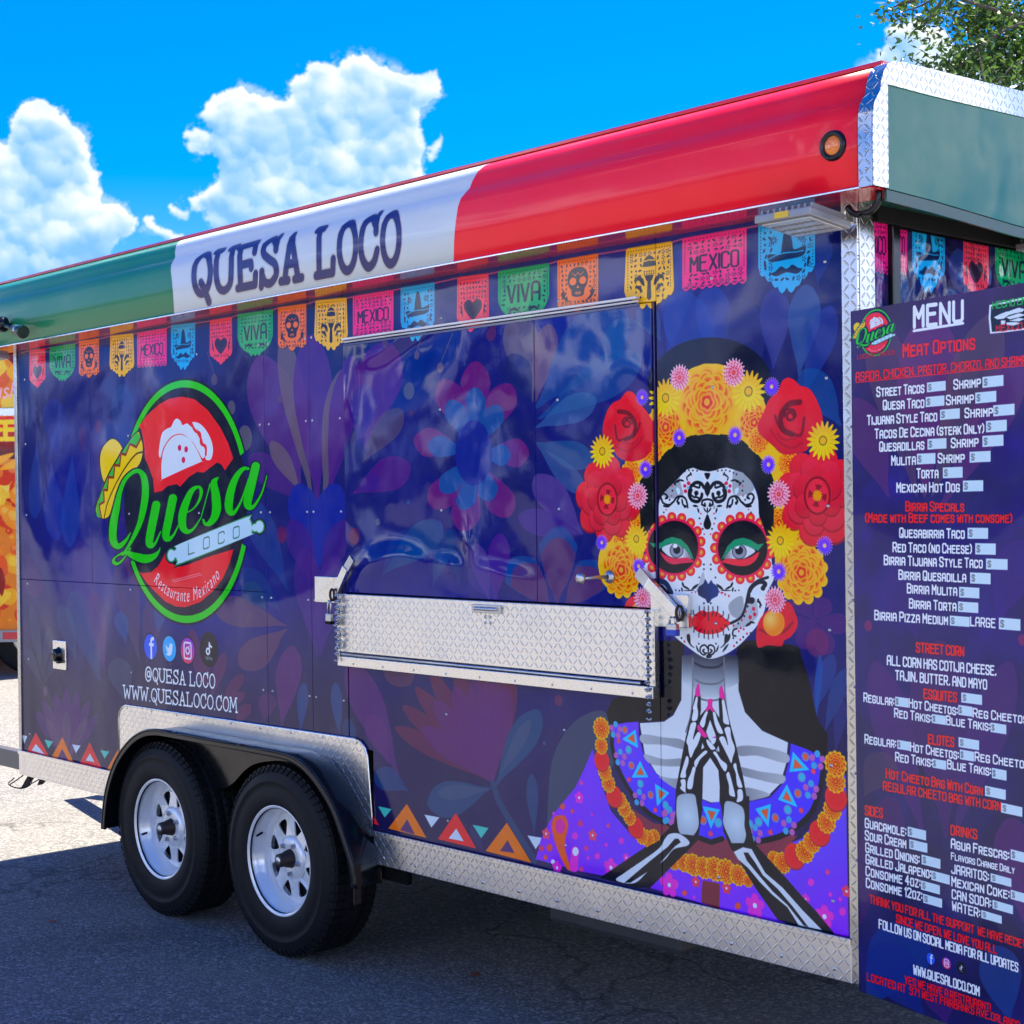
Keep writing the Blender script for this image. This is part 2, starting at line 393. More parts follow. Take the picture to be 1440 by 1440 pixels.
FB = {'O': ([_O], 5.8), 'Q': ([_O, np.array([(2.6, 2.6), (3.6, 1.2), (5.2, -2.0)])], 6.0),
 'U': ([np.array([(-.6, 9.1), (1.5, 9.1)]), spl([(.5, 9), (.4, 4), (1.2, 1), (3, 0), (4.9, 1.2), (5.3, 4), (5.3, 9)], False), np.array([(4.2, 9.1), (6.2, 9.3)])], 6.3),
 'E': ([np.array([(5.4, 7.0), (5.3, 9.2), (-.2, 8.8)]), np.array([(.5, 8.8), (.9, 0.1)]), np.array([(0, 0), (5.6, .2), (5.8, 2.4)]), np.array([(.7, 4.7), (4.2, 4.9), (4.4, 3.8)])], 6.2),
 'S': ([np.array([(5.2, 9.6), (5.0, 6.6)]), spl([(5, 7.6), (3.4, 9.2), (1.2, 8.2), (1.0, 6.3), (2.6, 5.0), (4.8, 3.6), (5.1, 1.5), (3.3, 0), (1.4, .4), (.5, 2.0)], False), np.array([(.5, 2.6), (.3, -.4)])], 5.8),
 'A': ([np.array([(.9, 0), (3, 9.1), (5.3, 0)]), np.array([(1.7, 3.2), (4.6, 3.2)]), np.array([(-.3, 0), (2.0, 0)]), np.array([(4.2, 0), (6.5, .1)])], 6.5),
 'L': ([np.array([(-.3, 9), (2.0, 9.1)]), np.array([(.8, 9), (.9, .2)]), np.array([(-.1, 0), (5.3, .1), (5.5, 2.6)])], 6.0),
 'C': ([np.array([(5.3, 9.8), (5.3, 6.2)]), spl([(5.1, 7.6), (3.6, 9.1), (1.5, 8.2), (.4, 5), (.8, 2), (2.6, .1), (4.6, .8), (5.7, 2.8)], False)], 6.0),
 'W': ([np.array([(.2, 9), (1.6, 0), (3.4, 6.6), (5.2, 0), (6.8, 9)]), np.array([(-.8, 9), (1.3, 9.1)]), np.array([(5.8, 9.1), (7.8, 9)])], 7.6),
 'M': ([np.array([(.5, 0), (1.2, 9), (3.6, 2.6), (6.0, 9), (6.8, 0)]), np.array([(-.4, 0), (1.4, 0)]), np.array([(5.9, 0), (7.8, 0)]), np.array([(.2, 9.1), (1.5, 9.1)]), np.array([(5.7, 9.1), (7.2, 9.1)])], 7.6),
 '.': ([np.array([(.5, 0), (.5, .3)])], 1.0),
 '@': ([spl([(5.6, 1.2), (3.2, -.6), (.9, 1), (.3, 4.5), (1, 8), (3.3, 9.6), (5.6, 8), (6.2, 4.6), (5.6, 2.6), (4.7, 3), (4.6, 6.4)], False), _ell(3.3, 4.5, 1.4, 2.0, 14)], 6.6)}
def text_paths(text, font=FA, gap=2.2, small=0.80, space=3.2):
    x = 0.0; out = []
    for ch in text:
        if ch == ' ': x += space; continue
        k = small if ch.islower() else 1.0
        P, w = font[ch.upper()]
        k2 = 1.0 if k == 1 else 0.86
        out += [p * (k2, k) + (x, 0) for p in P]; x += w * k2 + gap
    return out, x - gap
def quadmap(BL, BR, TL, TR):
    BL, BR, TL, TR = [np.array(q, float) for q in (BL, BR, TL, TR)]
    return lambda q: (BL * (1 - q[:, :1]) * (1 - q[:, 1:]) + BR * q[:, :1] * (1 - q[:, 1:]) + TL * (1 - q[:, :1]) * q[:, 1:] + TR * q[:, :1] * q[:, 1:])
def put_text(tx, M, text, BL, BR, h0, h1, col, wt=2.0, font=FA, alpha=1.0, gap=2.2, outline=None, small=0.80, space=3.2, ital=0.0):
    """text between two baseline points of the picture frame M; letters h0..h1 tall (picture units); wt stroke weight in 1/9 heights"""
    P, tw = text_paths(text, font, gap, small, space)
    qm = quadmap(BL, BR, (BL[0] + ital * h0, BL[1] - h0), (BR[0] + ital * h1, BR[1] - h1))
    c4 = M(np.array([BL, BR, (BL[0], BL[1] - h0), (BR[0], BR[1] - h1)], float))       # true size on the surface
    Wd = math.hypot(*(c4[1] - c4[0])); hm = (math.hypot(*(c4[2] - c4[0])) + math.hypot(*(c4[3] - c4[1]))) / 2; k = hm / ((h0 + h1) / 2)
    sx, sy = Wd / tw, hm / 9.0
    P = [p * (sx, sy) for p in P]
    f = lambda pl: [M(qm(q / (Wd, hm))) for q in pl]
    if outline:
        for oc, ow, oa in outline: tx.fill(f(stroke_polys(P, (wt * sy + ow * k))), oc, oa)
    tx.fill(f(stroke_polys(P, wt * sy)), col, alpha)

# ---- ready shapes in a local frame: centre c (tex px), radius r (tex px)
def disc(tx, c, r, col, alpha=1.0, ry=None): tx.fill([np.asarray(c) + _cir * (r, ry or r)], col, alpha)
def petal_pts(b, t, wd, blunt=0.62):
    b = np.array(b, float); t = np.array(t, float); d = t - b; L = math.hypot(*d); u = d / L; n = np.array([-u[1], u[0]])
    prof = [(0, 0), (.15, .22), (.35, .62), (blunt, .98), (.82, .86), (.95, .45), (1, 0)]
    pts = [b + u * L * s + n * wd / 2 * q for s, q in prof] + [b + u * L * s - n * wd / 2 * q for s, q in prof[-2:0:-1]]
    return spl(pts, True, 4)
def marigold(tx, c, r, seed=0, rings=6, flat=False):
    rg = random.Random(seed); c = np.array(c, float)
    def scal(R, n, ph, a): return [c + (R * math.cos(ph + 2 * math.pi * k / n), R * math.sin(ph + 2 * math.pi * k / n)) + _cir[::3] * a for k in range(n)] + [c + _cir * R]
    tx.fill(scal(r * .84, 13, .2, r * .20), (255, 196, 14))
    for i in range(rings):
        f = 1 - i / rings; R = r * (.10 + .74 * f); n = max(5, int(round(11 - i * 1.4))); ph = rg.random() * 6; a = R * 3.3 / n
        dirs = [np.array([math.cos(ph + 2 * math.pi * k / n), math.sin(ph + 2 * math.pi * k / n)]) for k in range(n)]
        tx.fill([c + d * (R - a * .55) + _cir[::2] * a for d in dirs] + [c + _cir * R * .8], (255, 186, 20))
        tx.fill([c + d * (R - a * .70) + _cir[::2] * a * .82 for d in dirs], (255, 112, 8))
        tx.fill([c + d * (R - a * .84) + _cir[::2] * a * .66 for d in dirs], (240, 30, 14))
        tx.fill([c + _cir * max(R - a * 1.25, r * .05)], (255, 150, 14))
    disc(tx, c, r * .10, (255, 176, 20))
def star_poly(c, r0, r1, n, ph=0, rnd=True):
    p = []
    for k in range(n):
        for q, rr in ((-.30, r1 * .80), (-.14, r1 * .95), (0, r1), (.14, r1 * .95), (.30, r1 * .80), (.5, r0)):
            a = ph + 2 * math.pi * (k + q) / n; p.append((c[0] + rr * math.cos(a), c[1] + rr * math.sin(a)))
    return np.array(p)
def daisy(tx, c, r, seed=0):
    tx.fill([star_poly(c, r * .66, r, 18, seed)], hgrad((c[0], c[1] - r * .3), (255, 222, 12), (c[0], c[1] + r), (255, 186, 20)))
    for k in range(18):
        a = seed + 2 * math.pi * (k + .5) / 18; tx.stroke([[np.array(c) + (r * .45 * math.cos(a), r * .45 * math.sin(a)), np.array(c) + (r * .72 * math.cos(a), r * .72 * math.sin(a))]], r * .03, (240, 150, 10), .7)
    disc(tx, c, r * .24, (120, 90, 20)); disc(tx, c, r * .19, (255, 190, 20))
def dahlia(tx, c, r, seed=0):
    for i, (f, col) in enumerate(((1, (255, 205, 222)), (.82, (255, 150, 180)), (.66, (255, 190, 208)), (.5, (250, 110, 145)), (.34, (255, 160, 180)), (.2, (245, 60, 90)))):
        tx.fill([star_poly(c, r * f * .80, r * f, 20 - 2 * i, i * .3 + seed)], col)
    for i, f in enumerate((.88, .70, .52, .36)):
        n = 18 - 3 * i
        tx.fill([np.array(c) + (r * f * .9 * math.cos(i + 2 * math.pi * k / n), r * f * .9 * math.sin(i + 2 * math.pi * k / n)) + _oct * r * .055 for k in range(n)], (225, 35, 75), .85)
    disc(tx, c, r * .07, (255, 120, 40))
def aster(tx, c, r, seed=0):
    tx.fill([star_poly(c, r * .62, r, 20, seed)], (200, 150, 255))
    tx.fill([star_poly(c, r * .55, r * .86, 20, seed)], hgrad((c[0], c[1] - r), (80, 45, 250), (c[0] + r * .4, c[1] + r), (150, 50, 240)))
    disc(tx, c, r * .22, (255, 196, 130))
def floret(tx, c, r, col, mid=(230, 240, 255), n=6):
    tx.fill([np.array(c) + (r * .62 * math.cos(2 * math.pi * k / n + .3), r * .62 * math.sin(2 * math.pi * k / n + .3)) + _oct * r * .40 for k in range(n)] + [np.array(c) + _oct * r * .5], col)
    disc(tx, c, r * .22, mid)
def peony(tx, c, r, seed=0):
    rg = random.Random(seed); c = np.array(c, float)
    for ring, (R, n, a, col, dk) in enumerate(((.74, 8, .34, (255, 25, 55), (190, 8, 40)), (.56, 7, .30, (255, 35, 70), (175, 8, 40)), (.40, 6, .25, (250, 25, 60), (160, 6, 36)))):
        ph = rg.random() * 6
        for k in range(n):
            an = ph + 2 * math.pi * k / n; q = c + np.array([math.cos(an), math.sin(an)]) * R * r; rr = a * r * (.9 + .25 * rg.random())
            tx.fill([q - (0, rr * .10) + _cir * rr * 1.05], dk, .75); tx.fill([q + _cir * rr], hgrad(q - (0, rr), lerp(col, dk, .35), q + (0, rr), col))
        tx.fill([c + _cir * R * r * .95], col)
    tx.fill([c + _cir * r * .36 * np.array([1, 1.15])], (150, 6, 36)); tx.fill([c + _cir * r * .32 * np.array([.95, 1.15])], (255, 30, 62))
    tx.fill([c + _cir * r * .24], (160, 8, 38))
    for k in range(4):
        an = .6 + k * math.pi / 2; tx.fill([c + np.array([math.cos(an), math.sin(an)]) * r * .2 + _cir * r * .09], (255, 34, 66))
    tx.fill([star_poly(c, r * .10, r * .14, 12)], (255, 160, 14))
def random_poly(c, r, n, rg): return [(c[0] + r * math.cos(2 * math.pi * k / n + rg.random() * .5), c[1] + r * math.sin(2 * math.pi * k / n + rg.random() * .5)) for k in range(n)]

# ---- cut-paper flags, drawn in a unit frame (u right, v down)
FLAGCOL = {'heart': (255, 58, 92), 'viva': (10, 176, 106), 'skull': (255, 116, 34), 'maraca': (250, 192, 24), 'mexico': (255, 30, 136), 'hat': (20, 176, 238)}
def leaf(c, a, L, wd):
    d = np.array([math.cos(a), math.sin(a)]); n = np.array([-d[1], d[0]]); c = np.array(c, float)
    return spl([c - d * L / 2, c + n * wd / 2, c + d * L / 2, c - n * wd / 2], True, 3)
def flag(tx, M, kind, TL, TR, hl, hr, big=True, dark=(14, 18, 60)):
    TL, TR = np.array(TL, float), np.array(TR, float)
    def P(q):
        q = np.atleast_2d(np.asarray(q, float)); u, v = q[:, :1], q[:, 1:]
        return M(TL * (1 - u) + TR * u + np.hstack([0 * u, (hl * (1 - u) + hr * u) * v]))
    col = FLAGCOL[kind]; rg = random.Random(hash(kind) % 97 if False else len(kind) * 7 + int(TL[0]))
    def scallop(p0, p1, n, d):
        out = []
        for k in range(n):
            for t in np.linspace(0, 1, 5)[:-1]:
                s = (k + t) / n; out.append((p0[0] + (p1[0] - p0[0]) * s, p0[1] + (p1[1] - p0[1]) * s + d * math.sin(math.pi * t)))
        return out
    if kind == 'heart': o = [(0, 0), (1, 0), (1.02, .72)] + scallop((1.0, .76), (.60, .93), 3, .03) + scallop((.6, .94), (.4, .94), 1, .06) + scallop((.4, .93), (0, .76), 3, .03) + [(-.02, .72)]
    elif kind == 'viva': o = [(0, 0), (1, 0), (1.0, .48)] + [(.5 + .5 * math.cos(t), .50 + .44 * math.sin(t)) for t in np.linspace(.1, 1.2, 8)] + scallop((.66, .93), (.34, .93), 3, .06) + [(.5 + .5 * math.cos(t), .50 + .44 * math.sin(t)) for t in np.linspace(math.pi - 1.2, math.pi - .1, 8)] + [(0, .48)]
    elif kind == 'skull': o = [(0, 0), (1, 0), (1.0, .84)] + scallop((1, .86), (.66, .86), 1, .08) + scallop((.66, .90), (.34, .90), 1, .10) + scallop((.34, .86), (0, .86), 1, .08) + [(0, .84)]
    elif kind == 'maraca': o = [(0, 0), (1, 0), (1.04, .68)] + scallop((1.03, .74), (.68, .90), 3, .04) + scallop((.68, .92), (.32, .92), 2, .08) + scallop((.32, .90), (-.03, .74), 3, .04) + [(-.04, .68)]
    elif kind == 'mexico': o = [(0, 0), (1, 0), (1.0, .93)] + scallop((1, .94), (0, .94), 8, .06) + [(0, .93)]
    else: o = [(0, 0), (1, 0), (1.0, .60)] + scallop((1.0, .64), (.66, .90), 3, .05) + scallop((.66, .92), (.34, .92), 2, .08) + scallop((.34, .90), (0, .64), 3, .05) + [(0, .60)]
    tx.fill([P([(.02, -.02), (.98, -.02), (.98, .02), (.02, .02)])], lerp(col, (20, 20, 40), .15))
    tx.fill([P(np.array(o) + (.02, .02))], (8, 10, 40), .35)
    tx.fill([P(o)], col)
    cut = []
    D = lambda cx, cy, r, rx=1.0: [P(np.array([(cx, cy)]) + _oct * (r * rx, r))]
    for k in range(17):
        cut += D(.05 + .9 * k / 16, .045, .010); 
    for k in range(14):
        cut += D(.04, .08 + .045 * k, .010); cut += D(.96, .08 + .045 * k, .010)
    free = {'heart': (.18, .82, .40, .78), 'viva': (.14, .86, .26, .66), 'skull': (.24, .76, .16, .72), 'maraca': (.34, .66, .12, .86), 'mexico': (.08, .92, .34, .70), 'hat': (.22, .80, .06, .72)}[kind]
    vmax = {'heart': .86, 'viva': .86, 'skull': .90, 'maraca': .86, 'mexico': .90, 'hat': .86}[kind]
    for gy in np.arange(.12, vmax, .085):
        for gx in np.arange(.12, .93, .098):
            if free[0] < gx < free[1] and free[2] < gy < free[3]: continue
            lim = 1.0 if gy < .62 else (1.0 if kind in ('mexico', 'skull') else 1 - (gy - .62) * 1.5)
            if abs(gx - .5) > .42 * lim: continue
            t = rg.random()
            if t < .5: cut.append(P(leaf((gx + rg.uniform(-.02, .02), gy), rg.uniform(0, 3.14), .075, .035)))
            elif t < .75: cut += D(gx, gy, .018)
            else:
                for k in range(5): cut.append(P(leaf((gx + .028 * math.cos(k * 1.257), gy + .028 * math.sin(k * 1.257)), k * 1.257, .034, .018)))
    if kind == 'heart':
        cut.append(P(spl([(.5, .46), (.62, .41), (.76, .45), (.78, .56), (.66, .68), (.5, .76), (.34, .68), (.22, .56), (.24, .45), (.38, .41)])))
        for s in (-1, 1): cut.append(P(leaf((.5 + s * .36, .60), 1.5 + s * .2, .24, .05)))
    elif kind == 'viva':
        Pp, tw = text_paths('VIVA', FA, 2.4); sx = .62 / tw
        cut += [P(np.array([(.19, .62)]) + q * (1, -1)) for q in stroke_polys([p * (sx, .34 / 9) for p in Pp], .045, False)]
        for s in (-1, 1): cut.append(P(spl([(.5 + s * .1, .74), (.5 + s * .18, .70), (.5 + s * .27, .73), (.5 + s * .28, .78), (.5 + s * .2, .75), (.5 + s * .12, .78)])))
    elif kind == 'skull':
        cut.append(P(spl([(.5, .17), (.68, .22), (.75, .36), (.72, .50), (.66, .58), (.64, .68), (.5, .71), (.36, .68), (.34, .58), (.28, .50), (.25, .36), (.32, .22)])))
        for s in (-1, 1): cut.append(P(spl([(.5 + s * .34, .56), (.5 + s * .40, .66), (.5 + s * .30, .76), (.5 + s * .2, .78), (.5 + s * .3, .70)])))
    elif kind == 'maraca':
        cut.append(P(spl([(.5, .15), (.60, .20), (.63, .28), (.62, .32), (.38, .32), (.37, .28), (.40, .20)])))
        cut.append(P([(.40, .46), (.60, .46), (.56, .54), (.535, .56), (.55, .82), (.5, .86), (.45, .82), (.465, .56), (.44, .54)]))
        for s in (-1, 1):
            cut.append(P(spl([(.5 + s * .10, .62), (.5 + s * .14, .50), (.5 + s * .28, .47), (.5 + s * .32, .54), (.5 + s * .22, .53), (.5 + s * .16, .60)])))
            cut.append(P(spl([(.5 + s * .14, .72), (.5 + s * .2, .62), (.5 + s * .3, .62), (.5 + s * .22, .68)])))
    elif kind == 'mexico':
        Pp, tw = text_paths('MEXICO', FA, 2.2); sx = .74 / tw
        cut += [P(np.array([(.13, .66)]) + q * (1, -1)) for q in stroke_polys([p * (sx, .29 / 9) for p in Pp], .034, False)]
        for k in range(8):
            for s in (-1, 0, 1): cut.append(P(leaf((.06 + .125 * k + s * .022, .945 - .012 * (s == 0)), 1.57 + s * .5, .05, .018)))
    else:
        cut.append(P(spl([(.5, .10), (.56, .16), (.60, .30), (.63, .40), (.80, .37), (.84, .40), (.78, .50), (.5, .53), (.22, .54), (.16, .46), (.2, .43), (.38, .44), (.42, .30), (.45, .16)])))
        cut.append(P(spl([(.5, .66), (.6, .61), (.7, .66), (.78, .68), (.68, .74), (.5, .71), (.32, .75), (.22, .71), (.3, .68), (.4, .62)])))
        for k in range(8):
            for x_ in (.27, .75): cut.append(P(leaf((x_ + .045 * math.cos(k * .785), .24 + .04 * math.sin(k * .785)), k * .785, .06, .018)))
        for s in (-1, 1): cut.append(P(leaf((.5 + s * .38, .58), 1.57 + s * .2, .16, .045)))
    tx.fill(cut, dark, .88)
    if kind == 'skull':
        for s in (-1, 1): tx.fill([P(np.array([(.5 + s * .12, .42)]) + _cir * (.085, .07))], col)
        tx.fill([P([(.5, .50), (.54, .55), (.46, .55)])], col)
        tx.fill([P(q) for q in stroke_polys([[(.42, .64), (.58, .64)], [(.46, .61), (.46, .67)], [(.5, .61), (.5, .67)], [(.54, .61), (.54, .67)], [(.36, .27), (.44, .32), (.5, .27), (.56, .32), (.64, .27)]], .014)], col)
    if kind == 'maraca': tx.fill([P(q) for q in stroke_polys([[(.39, .235), (.5, .22), (.61, .235)]], .02)], col); tx.fill([P(np.array([(.40 + .05 * k, .40)]) + _oct * .014) for k in range(5)] + [P(np.array([(.40 + .05 * k, .44)]) + _oct * .014) for k in range(5)], dark, .8)
    if kind == 'hat': tx.fill([P(q) for q in stroke_polys([spl([(.18, .50), (.34, .45), (.5, .435), (.66, .44), (.80, .43)], False)], .016)], col)
    if kind == 'heart': tx.fill([P(q) for q in stroke_polys([spl([(.5, .48), (.60, .44), (.73, .47), (.74, .55), (.64, .65), (.5, .72), (.36, .65), (.26, .55), (.27, .47), (.40, .44)])], .008)], col, .5)
# ================================================================== the printed wrap of the side wall
X0, X1, ZB, ZT = -0.05, 4.70, 0.50, 2.46
SC = 860.0
TW, TH = int((X1 - X0) * SC), int((ZT - ZB) * SC)
def M(p):
    w_ = un(p); return np.stack([(w_[:, 0] - X0) * SC, (w_[:, 2] - ZB) * SC], 1)
def M1(x, y): return M([(x, y)])[0]
def VR(x, y, ry): return abs(M1(x, y + ry)[1] - M1(x, y - ry)[1]) / 2   # vertical picture radius -> drawing radius
def Zm(ox, oy, s):
    return lambda pts: M(np.asarray(pts, float) / s + (ox, oy))
NAVY = (14, 20, 112)

def petal(tx, M, b, t, wd, col, alpha=.9, tipcol=None, blunt=.62):
    """petal given in picture units: base, tip, width"""
    def viv(c):
        c = np.array(c, float); g_ = c.mean(); return tuple(np.clip((g_ + (c - g_) * 1.06) * 1.0, 0, 255))
    col = viv(col); tipcol = viv(tipcol) if tipcol else None
    pts = M(petal_pts(b, t, wd, blunt)); c = hgrad(M([b])[0], col, M([t])[0], tipcol) if tipcol else col
    tx.fill([pts], c, alpha)

def botanics(tx):
    f = tx.fill; P = lambda *a, **k: petal(tx, M, *a, **k)
    dk = (8, 26, 96); BL = (12, 66, 140); PU = (72, 16, 128); MG = (104, 28, 112); GR = (62, 74, 104); TN = (110, 92, 108)
    # far left: blue and purple drooping petals
    for (b, t, wd, c) in (((78, 640), (76, 560), 34, (14, 50, 150)), ((72, 650), (80, 760), 30, (10, 58, 160)), ((102, 640), (98, 770), 26, (16, 74, 160)), ((52, 620), (50, 730), 20, (14, 64, 150)), ((146, 590), (170, 520), 40, (14, 60, 130)), ((178, 650), (172, 540), 34, (16, 70, 138)),
                          ((140, 680), (136, 590), 16, (70, 24, 120)), ((118, 640), (116, 600), 12, (96, 30, 110)), ((128, 900), (114, 760), 34, (70, 30, 130)), ((40, 780), (52, 840), 26, (96, 40, 110)), ((142, 960), (104, 830), 40, (30, 76, 128)), ((108, 930), (86, 850), 24, (56, 84, 120)),
                          ((148, 948), (132, 830), 24, (92, 34, 118)), ((60, 950), (44, 850), 14, GR), ((62, 950), (70, 880), 12, GR), ((58, 960), (36, 910), 14, GR), ((64, 960), (80, 920), 12, GR)):
        P(b, t, wd, c, .55)
    for t in ((52, 1000), (62, 985), (78, 975), (94, 968), (110, 972), (126, 985), (138, 1004)): P((94, 1072), t, 14, (86, 30, 110), .75)
    for t in ((66, 1010), (94, 1000), (122, 1010)): P((94, 1072), t, 12, (92, 74, 104), .7)
    # fan flower behind the hatch edge
    for (b, t, wd, c) in (((425, 700), (366, 500), 70, (92, 40, 128)), ((440, 705), (398, 470), 34, TN), ((447, 710), (438, 470), 56, (84, 26, 130)), ((455, 705), (482, 520), 36, TN), ((462, 700), (500, 500), 44, (82, 24, 130)),
                          ((516, 632), (548, 480), 66, (88, 18, 128)), ((508, 628), (518, 540), 38, (52, 20, 132)), ((514, 650), (568, 575), 36, (78, 62, 104)), ((500, 694), (580, 652), 48, (88, 18, 126)), ((505, 690), (538, 672), 26, (60, 20, 130)),
                          ((430, 706), (352, 640), 42, (76, 22, 122)), ((425, 694), (382, 620), 24, TN)):
        P(b, t, wd, c, .85)
    P((448, 800), (420, 680), 46, (8, 34, 150), .9); P((448, 800), (474, 680), 46, (8, 34, 150), .9)
    P((448, 830), (410, 730), 36, (66, 20, 128), .8); P((449, 830), (488, 730), 36, (66, 20, 128), .8)
    P((447, 925), (428, 770), 40, (76, 26, 128), .75); P((450, 925), (472, 780), 40, (72, 26, 130), .75)
    P((405, 830), (350, 700), 40, (20, 70, 140), .6); P((395, 860), (340, 800), 34, (24, 66, 124), .6)
    # centre flower
    C = (672, 637)
    for t, i in (((673, 508), (672, 545)), ((722, 540), (706, 570)), ((748, 637), (722, 641)), ((720, 727), (694, 704)), ((655, 748), (655, 717)), ((611, 714), (625, 692)), ((586, 617), (606, 625)), ((625, 534), (636, 563))):
        b = lerp(C, t, .20); P(b, t, 42, (96, 18, 120), .95, tipcol=(110, 24, 116), blunt=.66)
        P(lerp(C, i, .2), i, 31, (10, 78, 148), .95, blunt=.66)
    f([M(np.array(C) + _cir * (26, 46) - (2, 0))], (10, 34, 140), 1.0)
    # dots and drops
    for x, y, r, c in ((579, 550, 12, (96, 92, 116)), (583, 581, 4, (90, 20, 90)), (502, 754, 12, (112, 12, 86)), (535, 734, 5, (90, 92, 116)), (578, 706, 4, (20, 80, 140)), (590, 500, 6, (110, 84, 110)), (623, 517, 7, (116, 86, 108)), (545, 484, 6, (96, 70, 100)), (786, 985, 8, (110, 40, 92)), (766, 1045, 3, (60, 90, 130)),
                       (326, 573, 10, (96, 92, 110)), (345, 616, 18, (104, 98, 112)), (302, 534, 8, (90, 74, 110)), (397, 752, 12, (110, 10, 92)), (140, 600, 9, (90, 20, 100)), (395, 560, 6, (96, 60, 110)), (64, 972, 7, (96, 70, 104)), (352, 870, 9, (92, 52, 100)), (240, 930, 6, (92, 60, 100))):
        disc(tx, M1(x, y), VR(x, y, r), c, .85)
    tx.stroke([M([(590, 495), (598, 470)]), M([(624, 510), (640, 470)]), M([(303, 530), (292, 495)])], 5, (96, 76, 104), .8)
    # tan and blue leaves right of it
    P((753, 566), (730, 440), 52, (96, 82, 112), .85); P((757, 566), (777, 456), 36, (104, 70, 112), .85); P((752, 566), (722, 498), 38, (10, 26, 104), .9)
    P((700, 452), (692, 480), 14, (100, 40, 100), .8)
    P((757, 575), (880, 432), 84, (8, 70, 142), .85); P((760, 590), (905, 500), 60, (20, 84, 148), .7); P((756, 602), (842, 560), 40, (56, 104, 156), .7)
    P((757, 622), (838, 650), 40, (26, 88, 140), .8); P((758, 624), (826, 694), 30, (58, 98, 148), .7)
    P((824, 752), (757, 668), 44, (88, 60, 140), .85); P((824, 752), (733, 726), 38, (66, 34, 136), .85)
    P((545, 806), (624, 734), 46, (10, 74, 132), .85); P((540, 812), (580, 745), 30, (10, 60, 130), .6); P((612, 826), (636, 744), 26, (16, 70, 128), .7); P((650, 826), (640, 745), 20, (16, 64, 120), .6)
    P((700, 846), (708, 750), 32, (76, 26, 132), .9); P((692, 846), (672, 764), 26, (92, 60, 140), .8); P((708, 848), (664, 800), 28, (70, 50, 140), .6)
    for b, t in (((787, 852), (790, 740)), ((779, 854), (722, 786)), ((797, 854), (852, 792))):
        P(b, t, 54, (14, 70, 140), .85, blunt=.72); b2 = lerp(b, t, .02); P(b2, lerp(b, t, .86), 48, (92, 44, 104), .9, blunt=.72)
    # lower wall: large purple flower with mauve fingers, teal leaves
    B = (694, 1100)
    for t in ((556, 1022), (567, 992), (585, 966), (606, 944), (640, 928), (680, 922), (712, 930), (722, 950)): P(B, t, 26, (108, 40, 82), .85)
    for t in ((595, 1022), (612, 985), (640, 965), (668, 950), (692, 945), (712, 965)): P(B, t, 30, (100, 40, 112), .8)
    f([M(spl([(540, 935), (560, 932), (582, 944), (578, 962), (560, 966), (544, 956)]))], (108, 60, 92), .7)
    P((697, 1106), (758, 998), 42, (36, 78, 118), .9); P((704, 1090), (746, 1012), 18, (66, 84, 118), .9)
    P((692, 1108), (602, 1132), 52, (34, 76, 116), .9); P((688, 1110), (616, 1116), 22, (66, 84, 118), .9)
    tx.stroke([M(spl([(694, 1102), (704, 1130), (728, 1170), (752, 1210)], False))], 22, (34, 70, 112), .9)
    P((766, 1200), (850, 1000), 84, (66, 78, 102), .9, blunt=.6); P((752, 1175), (748, 1088), 17, (40, 74, 116), .9); P((680, 1200), (664, 1160), 14, (50, 60, 110), .6)
    P((562, 1092), (492, 930), 46, (92, 36, 112), .85); P((548, 1075), (520, 1005), 30, (96, 40, 112), .8); P((396, 1024), (412, 908), 36, (98, 36, 112), .85); P((372, 1016), (378, 975), 26, (96, 40, 104), .7)
    P((575, 1112), (528, 1086), 34, (30, 70, 120), .8); P((423, 1030), (428, 960), 16, (30, 74, 130), .8); P((478, 1035), (472, 960), 16, (30, 74, 130), .8); P((500, 1060), (488, 1010), 18, (30, 74, 120), .6)
    P((404, 880), (300, 850), 42, (96, 66, 104), .85); P((404, 884), (338, 938), 44, (100, 62, 100), .85)
    P((376, 858), (344, 820), 30, (30, 70, 116), .8)
    for b, t in (((296, 985), (316, 918)), ((312, 990), (342, 948)), ((290, 975), (292, 890)), ((330, 1020), (352, 990)), ((284, 970), (270, 884)), ((300, 1000), (345, 975))): P(b, t, 17, (104, 44, 92), .8)
    P((196, 930), (170, 780), 34, (92, 66, 104), .6); P((206, 935), (222, 830), 30, (92, 60, 108), .6); P((178, 905), (168, 860), 20, (30, 90, 150), .6); P((222, 890), (228, 850), 18, (30, 84, 150), .6); P((180, 990), (164, 925), 34, GR, .7)
    P((180, 820), (160, 690), 34, (60, 22, 112), .6); P((215, 850), (180, 775), 26, (96, 44, 96), .6)
    # right of the hatch, around the portrait
    for (b, t, wd, c, a) in (((1000, 560), (955, 410), 70, (18, 64, 158), .7), ((1010, 520), (1000, 400), 50, (30, 70, 164), .6), ((1060, 560), (1040, 420), 60, (44, 50, 118), .6), ((1088, 520), (1092, 405), 44, (48, 56, 140), .8), ((1124, 530), (1136, 400), 46, (38, 84, 150), .8), ((1130, 560), (1170, 430), 40, (26, 60, 150), .7),
                             ((940, 500), (960, 350), 50, (24, 64, 160), .6), ((1150, 400), (1160, 330), 30, (30, 60, 150), .6), ((905, 520), (870, 450), 60, (40, 90, 150), .6), ((930, 480), (905, 430), 30, (60, 110, 160), .5), ((1184, 600), (1130, 520), 50, (10, 80, 150), .7)):
        P(b, t, wd, c, a)
    for t in ((1120, 836), (1165, 842), (1196, 880), (1168, 920), (1128, 912), (1096, 880)): P((1144, 872), t, 30, (84, 26, 116), .8)
    disc(tx, M1(1150, 904), VR(1150, 904, 20), (120, 26, 100), .7); disc(tx, M1(1112, 842), VR(1112, 842, 12), (104, 40, 112), .6)
